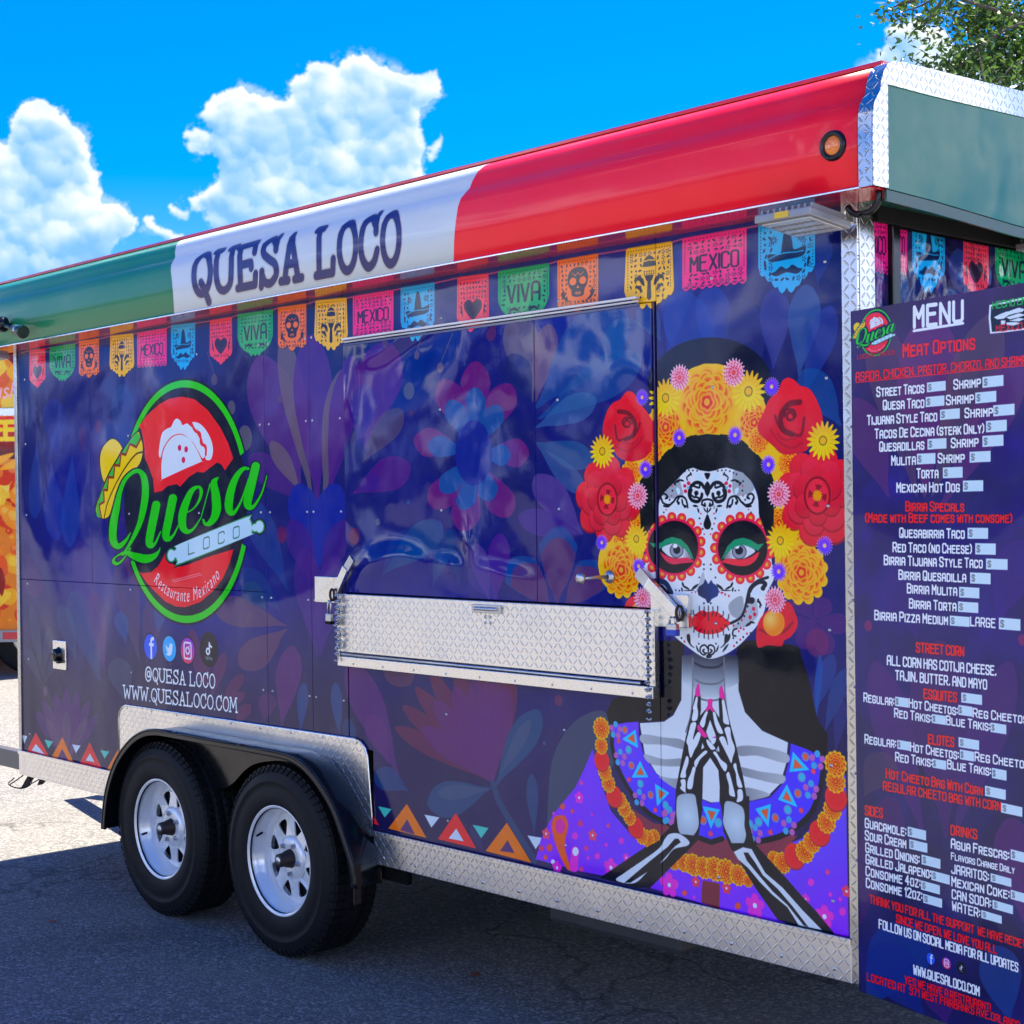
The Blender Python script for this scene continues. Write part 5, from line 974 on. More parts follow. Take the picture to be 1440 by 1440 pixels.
def paint_menu():
    Wt, Ht = int(MW * MSC), int((MZ1 - MZ0) * MSC); tx = Tex(Wt, Ht, (30, 24, 92))
    f = tx.fill; P = lambda *a, **k: petal(tx, MM, *a, **k)
    n = blur(fnoise(Ht, Wt, 2.0, 18, 2), 4)
    Y = np.mgrid[0:Ht, 0:Wt][0] / Ht; t = np.clip((.52 - Y) / .2, 0, 1)[..., None]; u = np.clip((Y - .78) / .2, 0, 1)[..., None]
    base = np.array((30, 16, 110), np.float32) * (1 - t) + np.array((26, 24, 92), np.float32) * t; base = base * (1 - u) + np.array((62, 30, 84), np.float32) * u
    tx.a[:] = np.clip(base * (1 + .08 * n[..., None]), 0, 255) / 255
    for b, t_, wd, c, a in (((1290, 700), (1230, 440), 60, (92, 60, 96), .7), ((1300, 700), (1310, 440), 90, (104, 40, 110), .8), ((1310, 700), (1400, 440), 70, (92, 68, 90), .7), ((1320, 720), (1440, 500), 60, (100, 42, 112), .7), ((1250, 700), (1200, 560), 60, (96, 40, 110), .7),
                            ((1300, 1180), (1230, 930), 56, (76, 24, 112), .8), ((1330, 1180), (1320, 900), 90, (70, 22, 104), .8), ((1340, 1180), (1420, 930), 60, (72, 26, 112), .8), ((1215, 1120), (1250, 1060), 50, (84, 60, 90), .6), ((1210, 1300), (1255, 1120), 60, (70, 24, 100), .8), ((1440, 1300), (1420, 1150), 60, (96, 30, 110), .7),
                            ((1215, 1420), (1290, 1300), 90, (12, 50, 130), .9), ((1300, 1430), (1230, 1330), 70, (10, 40, 130), .7), ((1420, 1440), (1400, 1330), 60, (30, 70, 140), .7), ((1330, 1440), (1320, 1380), 50, (70, 30, 112), .7), ((1290, 900), (1260, 800), 60, (50, 16, 120), .6), ((1400, 880), (1440, 760), 60, (56, 20, 130), .6)): P(b, t_, wd, c, a)
    disc(tx, MM([(1221, 880)])[0], 17, (120, 24, 100)); disc(tx, MM([(1438, 900)])[0], 16, (120, 24, 100))
    W_ = (244, 250, 254); R_ = (255, 18, 40)
    A = lambda x, y: (1180 + x / 2.769, 400 + y / 2.769); B = lambda x, y: (1180 + x / 2.6667, 900 + y / 2.6667)
    T = lambda fr, s, x0, y0, x1, y1, h, col=W_, wt=1.9: put_text(tx, MM, s, fr(x0, y0), fr(x1, y1), h / 2.72, h / 2.72, col, wt=wt, gap=2.9, outline=[((10, 10, 40), 1.1, .5)] if col is W_ else [((20, 6, 30), 1.0, .6)], small=.80)
    T(A, 'MENU', 293, 166, 480, 142, 76, wt=1.9); tx.stroke([MM([A(290, 181), A(483, 151)])], 8, W_)
    T(A, 'Meat Options', 250, 282, 527, 250, 47, R_); T(A, 'ASADA, CHICKEN, PASTOR, CHORIZO, AND SHRIMP', 66, 376, 728, 309, 31, R_); tx.stroke([MM([A(66, 382), A(728, 315)])], 3, R_)
    def bx(fr, x0, y0, x1, y1):
        a, b = fr(x0, y0), fr(x1, y1); s = (( (a[1] + b[1]) / 2 - 730) * 5.3e-4); wd = b[0] - a[0]; k = abs(s) * wd
        tl, tr, bl, br = ((a[0], a[1] + (k if s < 0 else 0)), (b[0], a[1] + (0 if s < 0 else k)), (a[0], b[1] - (0 if s < 0 else k)), (b[0], b[1] - (k if s < 0 else 0)))
        r = 1.2
        f([MM([tl, tr, br, bl])], (212, 240, 250)); qm = quadmap(bl, br, tl, tr)
        put_text(tx, MM, '$', tuple(qm(np.array([[.08, .22]]))[0]), tuple(qm(np.array([[.23, .22]]))[0]), (bl[1] - tl[1]) * .56, (bl[1] - tl[1]) * .56, (110, 120, 130), wt=1.5)
    rows = [(A, 'Street Tacos', 147, 436, 330, 420, 34), (A, 'Shrimp', 447, 407, 550, 397, 34), (A, 'Quesa Taco', 172, 487, 330, 478, 34), (A, 'Shrimp', 418, 468, 523, 459, 34), (A, 'Tijuana Style Taco', 110, 546, 380, 530, 34), (A, 'Shrimp', 490, 518, 597, 511, 34), (A, 'Tacos De Cecina (steak Only)', 140, 599, 563, 577, 34), (A, 'Quesadillas', 158, 649, 330, 641, 34), (A, 'Shrimp', 437, 635, 541, 629, 34), (A, 'Mulita', 205, 703, 297, 700, 34), (A, 'Shrimp', 386, 694, 487, 691, 34), (A, 'Torta', 303, 753, 385, 752, 34), (A, 'Mexican Hot Dog', 225, 808, 468, 806, 34),
            (A, 'Quesabirria Taco', 236, 984, 487, 988, 34), (A, 'Red Taco (no Cheese)', 210, 1040, 515, 1047, 34), (A, 'Birria Tijuana Style Taco', 176, 1090, 557, 1103, 34), (A, 'Birria Quesadilla', 233, 1147, 493, 1158, 34), (A, 'Birria Mulita', 266, 1200, 458, 1211, 34), (A, 'Birria Torta', 274, 1259, 455, 1271, 34), (A, 'Birria Pizza Medium', 139, 1304, 422, 1324, 34), (A, 'LARGE', 512, 1328, 607, 1336, 32),
            (B, 'ALL CORN HAS COTIJA CHEESE,', 181, 92, 588, 132, 34), (B, 'TAJIN, BUTTER, AND MAYO', 212, 148, 553, 184, 34), (B, 'Regular:', 93, 230, 205, 246, 32), (B, 'Hot Cheetos:', 263, 252, 443, 281, 32), (B, 'Reg Cheetos:', 503, 288, 712, 314, 32), (B, 'Red Takis:', 208, 288, 345, 309, 32), (B, 'Blue Takis:', 403, 316, 565, 340, 32),
            (B, 'Regular:', 97, 386, 212, 404, 32), (B, 'Hot Cheetos:', 268, 416, 447, 447, 32), (B, 'Reg Cheetos:', 510, 452, 718, 484, 32), (B, 'Red Takis:', 212, 453, 348, 475, 32), (B, 'Blue Takis:', 407, 481, 568, 508, 32),
            (B, 'Guacamole:', 98, 702, 250, 735, 34), (B, 'Sour Cream', 98, 748, 250, 780, 34), (B, 'Grilled Onions:', 100, 794, 300, 839, 34), (B, 'Grilled Jalapeno:', 101, 837, 343, 893, 34), (B, 'Consomme 4oz:', 101, 882, 303, 928, 34), (B, 'Consomme 12oz:', 102, 926, 310, 976, 34),
            (B, 'Agua Frescas:', 421, 779, 636, 824, 34), (B, 'Flavors Change Daily', 421, 822, 657, 876, 25), (B, 'JARRITOS:', 422, 873, 560, 904, 32), (B, 'Mexican Coke:', 423, 921, 637, 970, 34), (B, 'CAN SODA:', 424, 968, 568, 1003, 32), (B, 'WATER:', 425, 1012, 527, 1040, 32), (B, 'FOLLOW US ON SOCIAL MEDIA FOR ALL UPDATES', 150, 1080, 670, 1244, 32), (B, 'WWW.QUESALOCO.COM', 280, 1252, 525, 1334, 33)]
    for fr, s, x0, y0, x1, y1, h in rows: T(fr, s, x0, y0, x1, y1, h)
    for fr, s, x0, y0, x1, y1, h in ((A, 'Birria Specials', 260, 881, 485, 883, 34), (A, '(Made with Beef comes with consome)', 103, 925, 672, 926, 33), (B, 'STREET CORN', 290, 44, 467, 60, 34), (B, 'ESQUITES', 318, 218, 440, 232, 34), (B, 'ELOTES', 335, 388, 430, 400, 34), (B, 'Hot Cheeto Bag With Corn', 177, 516, 537, 582, 34), (B, 'REGULAR CHEETO BAG WITH CORN', 166, 562, 606, 640, 31),
                                     (B, 'SIDES', 98, 655, 162, 666, 34), (B, 'DRINKS', 420, 729, 516, 746, 34), (B, 'THANK YOU FOR ALL THE SUPPORT  WE HAVE RECIEVED', 116, 985, 730, 1166, 29), (B, 'SINCE WE OPEN. WE LOVE YOU ALL', 215, 1058, 590, 1176, 29), (B, 'YES WE HAVE A RESTAURANT!', 247, 1286, 567, 1392, 27), (B, 'LOCATED AT  971 WEST FAIRBANKS AVE,ORLANDO', 106, 1276, 676, 1458, 27)): T(fr, s, x0, y0, x1, y1, h, R_, 2.0)
    for b in ((342, 375, 415, 420), (558, 352, 640, 403), (337, 432, 410, 478), (530, 414, 612, 464), (393, 482, 470, 528), (600, 464, 683, 514), (572, 526, 653, 576), (344, 598, 418, 643), (558, 585, 640, 633), (303, 656, 375, 701), (508, 648, 590, 694), (404, 710, 481, 755), (482, 762, 561, 807), (500, 947, 580, 991), (530, 1007, 610, 1053), (572, 1067, 656, 1112), (510, 1121, 590, 1168), (467, 1177, 546, 1223), (463, 1234, 542, 1280), (431, 1289, 508, 1334), (622, 1297, 706, 1349)): bx(A, *b)
    for b in ((458, 196, 536, 244), (210, 212, 260, 254), (447, 243, 500, 288), (348, 277, 400, 319), (568, 309, 627, 354), (448, 364, 525, 414), (218, 374, 266, 416), (453, 410, 506, 456), (350, 444, 402, 488), (573, 479, 628, 528), (547, 546, 625, 600), (608, 610, 687, 664), (257, 699, 326, 752), (263, 746, 331, 799), (309, 804, 380, 859), (346, 864, 415, 918), (307, 901, 378, 955), (315, 951, 386, 1005), (643, 784, 712, 840), (568, 874, 646, 927), (643, 936, 712, 990), (575, 974, 652, 1029), (533, 1012, 610, 1065)): bx(B, *b)
    social(tx, lambda p: MM([B(*q) for q in p]), ((343, 1195), (403, 1212)), 17, 'fi'); social(tx, lambda p: MM([B(*q) for q in p]), ((458, 1230),), 14, 'k')
    # small logo: the same drawing shrunk into the corner of the board
    def small(p):
        p = np.asarray(p, float); w_ = M(p) / SC; c0 = M([(257, 705.5)])[0] / SC
        s_ = 0.118; ctr = MM([A(142, 188)])[0]; return ctr + (w_ - c0) * MSC * s_ * (1, 1)
    logo(tx, small, True); T(A, 'LOCO AUTENTICO', 72, 290, 215, 272, 15, R_, 1.4)
    # badge with an eagle head made of feathers
    f([MM([A(585, 80), A(650, 66), A(735, 46), A(741, 100), A(738, 175), A(650, 186), A(588, 192), A(582, 130)])], (232, 244, 248)); f([MM([A(592, 86), A(650, 74), A(728, 56), A(734, 100), A(731, 168), A(650, 179), A(595, 185), A(590, 130)])], (14, 20, 40))
    put_text(tx, MM, 'HECHO EN', A(598, 95), A(726, 74), 9, 9, (20, 190, 60), wt=1.8); put_text(tx, MM, 'MEXICO', A(612, 184), A(712, 172), 8.5, 8.5, (240, 20, 40), wt=1.8)
    for q in ([(602, 128), (625, 116), (650, 106), (690, 100), (700, 108), (660, 120), (640, 134), (615, 136)], [(640, 112), (700, 90), (722, 96), (715, 106), (690, 112)], [(650, 128), (700, 112), (728, 118), (700, 128), (664, 136)], [(660, 142), (700, 130), (724, 134), (700, 144)], [(650, 148), (690, 146), (705, 152), (680, 160), (655, 158)], [(630, 140), (648, 140), (646, 154), (630, 156)]): f([MM([A(x, y) for x, y in q])], (226, 240, 246))
    tx.stroke([MM([(1197, 441), (1199.5, 900), (1209, 1391)]) + (2, 0)], 3, (20, 20, 40))
    return tx

# ---- fascia print: u = metres along x, v = metres along the profile
FX0, FX1 = -0.20, 4.80
FPROF = [(-0.150, 2.392), (-0.151, 2.50), (-0.150, 2.560), (-0.144, 2.585), (-0.128, 2.606), (-0.118, 2.618), (-0.114, 2.640), (-0.102, 2.668), (-0.082, 2.688), (-0.055, 2.700)]
FLEN = [0.0]
for a_, b_ in zip(FPROF, FPROF[1:]): FLEN.append(FLEN[-1] + math.hypot(b_[0] - a_[0], b_[1] - a_[1]))
FSC = 700.0
def MF(p):
    w_ = un(p, 1, -0.15); return np.stack([(w_[:, 0] - FX0) * FSC, (w_[:, 2] - FPROF[0][1]) * FSC], 1)
def paint_fascia():
    Wt, Ht = int((FX1 - FX0) * FSC), int(FLEN[-1] * FSC) + 1; tx = Tex(Wt, Ht, (255, 16, 44)); f = tx.fill
    def bx(pb, pt): return (un1(*pb, 1, -.15)[0] - FX0) * FSC, (un1(*pt, 1, -.055)[0] - FX0) * FSC
    a, b = bx((245, 443), (258, 340)); c, d = bx((638, 368), (695, 237))
    gw = spl([(a, 0), (a + (b - a) * .1, Ht * .3), (a + (b - a) * .45, Ht * .65), (b, Ht)], False, 6); wr = spl([(c, 0), (c + (d - c) * .1, Ht * .28), (c + (d - c) * .45, Ht * .64), (d, Ht)], False, 6)
    f([np.vstack([[(-5, -5)], [(a, -5)], gw, [(b, Ht + 5)], [(-5, Ht + 5)]])], (14, 124, 84)); f([np.vstack([[(a, -5)], gw, [(b, Ht + 5)], [(d, Ht + 5)], wr[::-1], [(c, -5)]])], (204, 214, 220))
    put_text(tx, MF, 'QUESA LOCO', (271.5, 415.5), (562, 369), 57, 72, (34, 40, 110), wt=1.55, font=FB, gap=1.15, outline=[((150, 150, 156), 6.0, .8), ((244, 248, 250), 4.4, .9), ((80, 68, 76), 2.6, .9)], space=3.6)
    return tx

# ---- end wall print
EY1 = 1.3
def ME(p):
    w_ = un(p, 0, 4.68); return np.stack([w_[:, 1] * 600, (w_[:, 2] - 1.9) * 600], 1)
def paint_end():
    tx = Tex(int(EY1 * 600), int(.56 * 600), (28, 22, 84)); P = lambda *a: petal(tx, ME, *a)
    P((1235, 440), (1236, 385), 18, (96, 34, 110)); P((1320, 420), (1300, 330), 40, (70, 40, 110)); P((1400, 420), (1430, 340), 40, (60, 60, 110)); P((1350, 430), (1345, 350), 30, (40, 60, 130))
    flag(tx, ME, 'mexico', (1212, 300), (1250, 303.5), 79, 84); flag(tx, ME, 'mexico', (1246, 300), (1274, 304), 80, 84); flag(tx, ME, 'hat', (1281, 309), (1327, 320), 102, 94); flag(tx, ME, 'heart', (1353, 329), (1388, 337), 88, 84); flag(tx, ME, 'viva', (1397.6, 341), (1450, 352), 70, 72)
    return tx

# ---- neighbouring truck: food pictures
def paint_truck():
    W, H = 1200, 720; tx = Tex(W, H, (236, 150, 30)); rg = random.Random(2); f = tx.fill           # 6.0 m x 3.4 m, 200 px/m
    S = W / 6.0
    # v(y) of the photograph: z = 1.63 + (721 - y) / 2250 * 16
    zz = lambda y: (1.63 + (721 - y) / FPX * 16 - .35) * S * (H / (3.6 * S))
    bands = ((893, 645, (236, 130, 30)),)
    for i in range(900):
        x, y = rg.random() * W, rg.uniform(zz(893), zz(660)); c = rg.choice([(250, 190, 40), (245, 150, 20), (220, 70, 16), (252, 214, 90), (190, 30, 16), (240, 110, 24), (250, 170, 60)])
        r = rg.uniform(6, 26); f([spl(random_poly((x, y), r, 7, rg), True, 3)], c, .95); f([spl(random_poly((x - r * .2, y + r * .2), r * .45, 6, rg), True, 3)], lerp(c, (255, 240, 180), .5), .8)
    for i in range(70):
        x = rg.random() * W; y = rg.uniform(zz(850), zz(800)); f([leaf((x, y), rg.uniform(1.2, 1.9), rg.uniform(50, 90), 16)], rg.choice([(150, 10, 20), (200, 30, 20), (240, 120, 20)]))
    f([[(0, zz(645)), (W, zz(645)), (W, zz(583)), (0, zz(583))]], hgrad((0, zz(650)), (60, 8, 20), (0, zz(600)), (226, 12, 36)))
    for i in range(40):
        x = rg.random() * W; f([leaf((x, zz(650)), rg.uniform(.2, .6), 90, 18)], (252, 190, 40))
    f([[(0, zz(583)), (W, zz(583)), (W, zz(572)), (0, zz(572))]], (120, 140, 150))
    for i in range(260):
        x, y = rg.random() * W, rg.uniform(zz(570), zz(470)); c = rg.choice([(250, 200, 50), (245, 160, 30), (250, 220, 110), (230, 110, 60)]); f([spl(random_poly((x, y), rg.uniform(8, 26), 7, rg), True, 3)], c, .9)
    for i in range(10): x = W - 40 - i * 120; tx.stroke([[(x - 40, zz(500)), (x + 30, zz(548))]], 14, (110, 20, 30))
    tx.a[:] = np.clip(tx.a, 0, 1) ** np.array([1.0, 1.35, 1.7], np.float32); return tx, zz, S
# ================================================================== materials
def new_mat(name):
    m = bpy.data.materials.new(name); m.use_nodes = True; t = NT(m.node_tree); t.n.clear()
    b = t.add('ShaderNodeBsdfPrincipled'); o = t.add('ShaderNodeOutputMaterial'); t.l.new(b.outputs[0], o.inputs[0]); return m, t, b
def sset(b, **k):
    for a, v in k.items():
        s_ = b.inputs[a.replace('_', ' ')]
        s_.default_value = v
def plain(name, col, rough=.5, metal=0.0, var=.12, scale=12.0, bump=0.0, bscale=60.0, coat=0.0, spec=.5):
    m, t, b = new_mat(name); tc = t.add('ShaderNodeTexCoord')
    nz = t.add('ShaderNodeTexNoise', ins={'Vector': tc.outputs['Object'], 'Scale': scale, 'Detail': 5.0, 'Roughness': .6})
    f = t.math('SUBTRACT', nz.outputs[0], .5); c = t.mix(1.0, (*col, 1), (*col, 1))
    v = t.math('ADD', 1.0, t.math('MULTIPLY', f, var * 2)); h = t.add('ShaderNodeHueSaturation', ins={'Value': v, 'Color': (*col, 1)}); t.l.new(h.outputs[0], b.inputs['Base Color'])
    t.l.new(t.math('ADD', rough, t.math('MULTIPLY', f, .25), True), b.inputs['Roughness']); sset(b, Metallic=metal); b.inputs['Specular IOR Level'].default_value = spec
    if coat: b.inputs['Coat Weight'].default_value = coat; b.inputs['Coat Roughness'].default_value = .06
    if bump:
        n2 = t.add('ShaderNodeTexNoise', ins={'Vector': tc.outputs['Object'], 'Scale': bscale, 'Detail': 4.0}); bp = t.add('ShaderNodeBump', ins={'Height': n2.outputs[0], 'Distance': bump, 'Strength': 1.0}); t.l.new(bp.outputs[0], b.inputs['Normal'])
    return m
def wrap(name, img, wav=.010, rough=.10, wscale=1.5, coat=.06, dirt=.06, dents=False):
    """printed vinyl over thin sheet metal: image colour, clear gloss, oil-canning waves"""
    m, t, b = new_mat(name); tc = t.add('ShaderNodeTexCoord')
    ti = t.add('ShaderNodeTexImage', image=img, extension='EXTEND', interpolation='Cubic', ins={0: tc.outputs['UV']})
    nd = t.add('ShaderNodeTexNoise', ins={'Vector': tc.outputs['Object'], 'Scale': 7.0, 'Detail': 8.0, 'Roughness': .65})
    dm = t.math('MULTIPLY', t.math('SUBTRACT', nd.outputs[0], .45, True), dirt * 2)
    t.l.new(t.mix(dm, ti.outputs[0], (.32, .31, .30, 1)), b.inputs['Base Color'])
    t.l.new(t.math('ADD', rough, t.math('MULTIPLY', dm, 1.5), True), b.inputs['Roughness'])
    mp = t.add('ShaderNodeMapping', ins={0: tc.outputs['Object'], 'Scale': (1.0, 1.0, .75)})
    n1 = t.add('ShaderNodeTexNoise', ins={'Vector': mp.outputs[0], 'Scale': wscale, 'Detail': 1.5, 'Roughness': .4, 'Distortion': .8})
    n2 = t.add('ShaderNodeTexNoise', ins={'Vector': mp.outputs[0], 'Scale': wscale * 5, 'Detail': 1.0}); n3 = t.add('ShaderNodeTexNoise', ins={'Vector': tc.outputs['Object'], 'Scale': 90.0, 'Detail': 2.0})
    h = t.math('ADD', t.math('MULTIPLY', n1.outputs[0], wav * 4), t.math('ADD', t.math('MULTIPLY', n2.outputs[0], wav * .26), t.math('MULTIPLY', n3.outputs[0], wav * .006)))
    if dents:                                # places where bolts pull the thin sheet in or push it out
        sp = t.add('ShaderNodeSeparateXYZ', ins={0: tc.outputs['Object']})
        nw = t.add('ShaderNodeTexNoise', ins={'Vector': tc.outputs['Object'], 'Scale': 2.6, 'Detail': 0.0}); ns = t.add('ShaderNodeSeparateColor', ins={0: nw.outputs['Color']})
        xw = t.math('ADD', sp.outputs[0], t.math('MULTIPLY', t.math('SUBTRACT', ns.outputs[0], .5), .34)); zw_ = t.math('ADD', sp.outputs[2], t.math('MULTIPLY', t.math('SUBTRACT', ns.outputs[1], .5), .26))
        for px, py, A_, sx_, sz_ in ((545, 800, .017, .13, .045), (628, 806, .012, .10, .035), (668, 770, .015, .04, .09), (705, 812, .011, .10, .04), (500, 560, .012, .05, .14), (560, 475, .010, .16, .04), (700, 640, -.010, .10, .16), (905, 520, .010, .05, .12)):
            c_ = un1(px, py); ex = t.math('POWER', t.math('DIVIDE', t.math('SUBTRACT', xw, float(c_[0] - 2.3)), sx_), 2.0); ez = t.math('POWER', t.math('DIVIDE', t.math('SUBTRACT', zw_, float(c_[2])), sz_), 2.0)
            h = t.math('ADD', h, t.math('MULTIPLY', t.math('EXPONENT', t.math('MULTIPLY', t.math('ADD', ex, ez), -1.0)), A_))
    bp = t.add('ShaderNodeBump', ins={'Height': h, 'Distance': 1.0, 'Strength': 1.0}); t.l.new(bp.outputs[0], b.inputs['Normal'])
    b.inputs['Specular IOR Level'].default_value = .30; b.inputs['Coat Weight'].default_value = coat; b.inputs['Coat Roughness'].default_value = .04; t.l.new(bp.outputs[0], b.inputs['Coat Normal'])
    return m
def tread_height():
    n = 256; Y, X = np.mgrid[0:n, 0:n] / n; h = np.zeros((n, n), np.float32)
    for cx, cy, a in ((.25, .25, 45), (.75, .75, 45), (.75, .25, -45), (.25, .75, -45)):
        for ox in (-1, 0, 1):
            for oy in (-1, 0, 1):
                dx, dy = X - cx - ox, Y - cy - oy; c, s = math.cos(math.radians(a)), math.sin(math.radians(a)); u, v = dx * c + dy * s, -dx * s + dy * c
                w_ = .062 * np.clip(1 - (u / .27) ** 2, 0, 1) ** .6; h = np.maximum(h, np.clip(1 - np.abs(v) / np.maximum(w_, 1e-4), 0, 1) * (np.abs(u) < .27))
    return to_image('tread_plate_height', np.clip(h * 1.6, 0, 1), color=False)
def tread(name, col=(.88, .85, .80), rough=.30, depth=.0017, foil=.006):
    m, t, b = new_mat(name); tc = t.add('ShaderNodeTexCoord')
    ti = t.add('ShaderNodeTexImage', image=TREAD, extension='REPEAT', ins={0: tc.outputs['UV']})
    nz = t.add('ShaderNodeTexNoise', ins={'Vector': tc.outputs['Object'], 'Scale': 9.0, 'Detail': 7.0, 'Roughness': .65}); n1 = t.add('ShaderNodeTexNoise', ins={'Vector': tc.outputs['Object'], 'Scale': 2.5, 'Detail': 2.0})
    ramp = t.mix(t.math('MULTIPLY', t.math('SUBTRACT', nz.outputs[0], .5, True), 1.8), (*col, 1), (col[0] * .72, col[1] * .71, col[2] * .69, 1)); t.l.new(ramp, b.inputs['Base Color'])
    t.l.new(t.math('ADD', rough - .1, t.math('MULTIPLY', nz.outputs[0], .24)), b.inputs['Roughness']); sset(b, Metallic=1.0)
    h = t.math('ADD', t.math('MULTIPLY', ti.outputs[0], depth), t.math('MULTIPLY', n1.outputs[0], foil)); bp = t.add('ShaderNodeBump', ins={'Height': h, 'Distance': 1.0, 'Strength': 1.0}); t.l.new(bp.outputs[0], b.inputs['Normal'])
    return m
TREAD = tread_height()
A_TREAD = tread('tread_plate_aluminium')
A_TRIM = tread('tread_plate_trim', (.58, .575, .56), .22, depth=.0022, foil=.014)
A_ALU = plain('brushed_aluminium', (.86, .84, .80), .28, 1.0, var=.1, scale=20, bump=.0004, bscale=30)
A_HINGE = plain('pale_anodised_strip', (.74, .75, .76), .4, 0)
A_STEEL = plain('galvanised_steel', (.55, .56, .57), .34, 1.0, var=.25, scale=40)
A_BLACK = plain('black_gloss_plastic', (.006, .007, .009), .2, 0, coat=.0, spec=.4, bump=.0015, bscale=5)
A_DARK = plain('underbody_black', (.006, .0065, .008), .7, 0, var=.4, spec=.2)
A_RUBBER = plain('tyre_rubber', (.0075, .008, .0095), .62, 0, var=.5, scale=25, bump=.0006, bscale=140, spec=.22)
A_RIM = plain('white_rim_paint', (.80, .82, .84), .22, .25, var=.10, coat=.3)
A_RUST = plain('dark_greasy_steel', (.05, .035, .03), .55, .6, var=.5, scale=60)
A_ROOF = plain('white_roof_sheet', (.72, .72, .70), .5)
A_RED = plain('red_gloss_paint', (.62, .012, .03), .18, 0, coat=.5)
A_GREEN = plain('green_gloss_vinyl', (.002, .17, .125), .16, 0, var=.03, spec=.24, bump=.030, bscale=.9)
A_DKGREEN = plain('dark_green_trim', (.01, .07, .05), .3)
A_GREY = plain('grey_lamp_casting', (.30, .31, .32), .42, .3)
A_AMBER = plain('amber_lens', (.85, .20, .01), .15, 0, coat=.8)
A_LENS = plain('pale_lamp_lens', (.62, .64, .66), .25, 0, coat=.5)
A_BLUE = plain('blue_plastic', (.02, .06, .45), .4)
A_PLUM = plain('plum_vinyl', (.03, .02, .11), .15, coat=.5)

IMG_WALL = to_image('side_print', paint_wall().a); IMG_MENU = to_image('menu_print', paint_menu().a); IMG_FASCIA = to_image('fascia_print', paint_fascia().a); IMG_END = to_image('end_print', paint_end().a)
A_WALL = wrap('printed_wrap_side', IMG_WALL); A_HATCH = wrap('printed_wrap_hatch', IMG_WALL, wav=.015, wscale=1.9, rough=.09, dents=True); A_MENU = wrap('printed_menu', IMG_MENU, wav=.004, rough=.2, coat=.3, dirt=.04)
A_FASCIA = wrap('printed_fascia', IMG_FASCIA, wav=.006, rough=.30, wscale=1.0, coat=.25, dirt=.05); A_END = wrap('printed_wrap_end', IMG_END, wav=.03, wscale=3.0, rough=.08)

uv_wall = lambda c: np.stack([(c[:, 0] - X0) / (TW / SC), (c[:, 2] - ZB) / (TH / SC)], 1)
uv_tx = lambda c: np.stack([c[:, 0] / .042, c[:, 2] / .042], 1)
uv_ty = lambda c: np.stack([c[:, 1] / .042, c[:, 2] / .042], 1)
def uv_box(c): return np.stack([(c[:, 0] + c[:, 1]) / .042, (c[:, 2] + c[:, 1] * .3) / .042], 1)

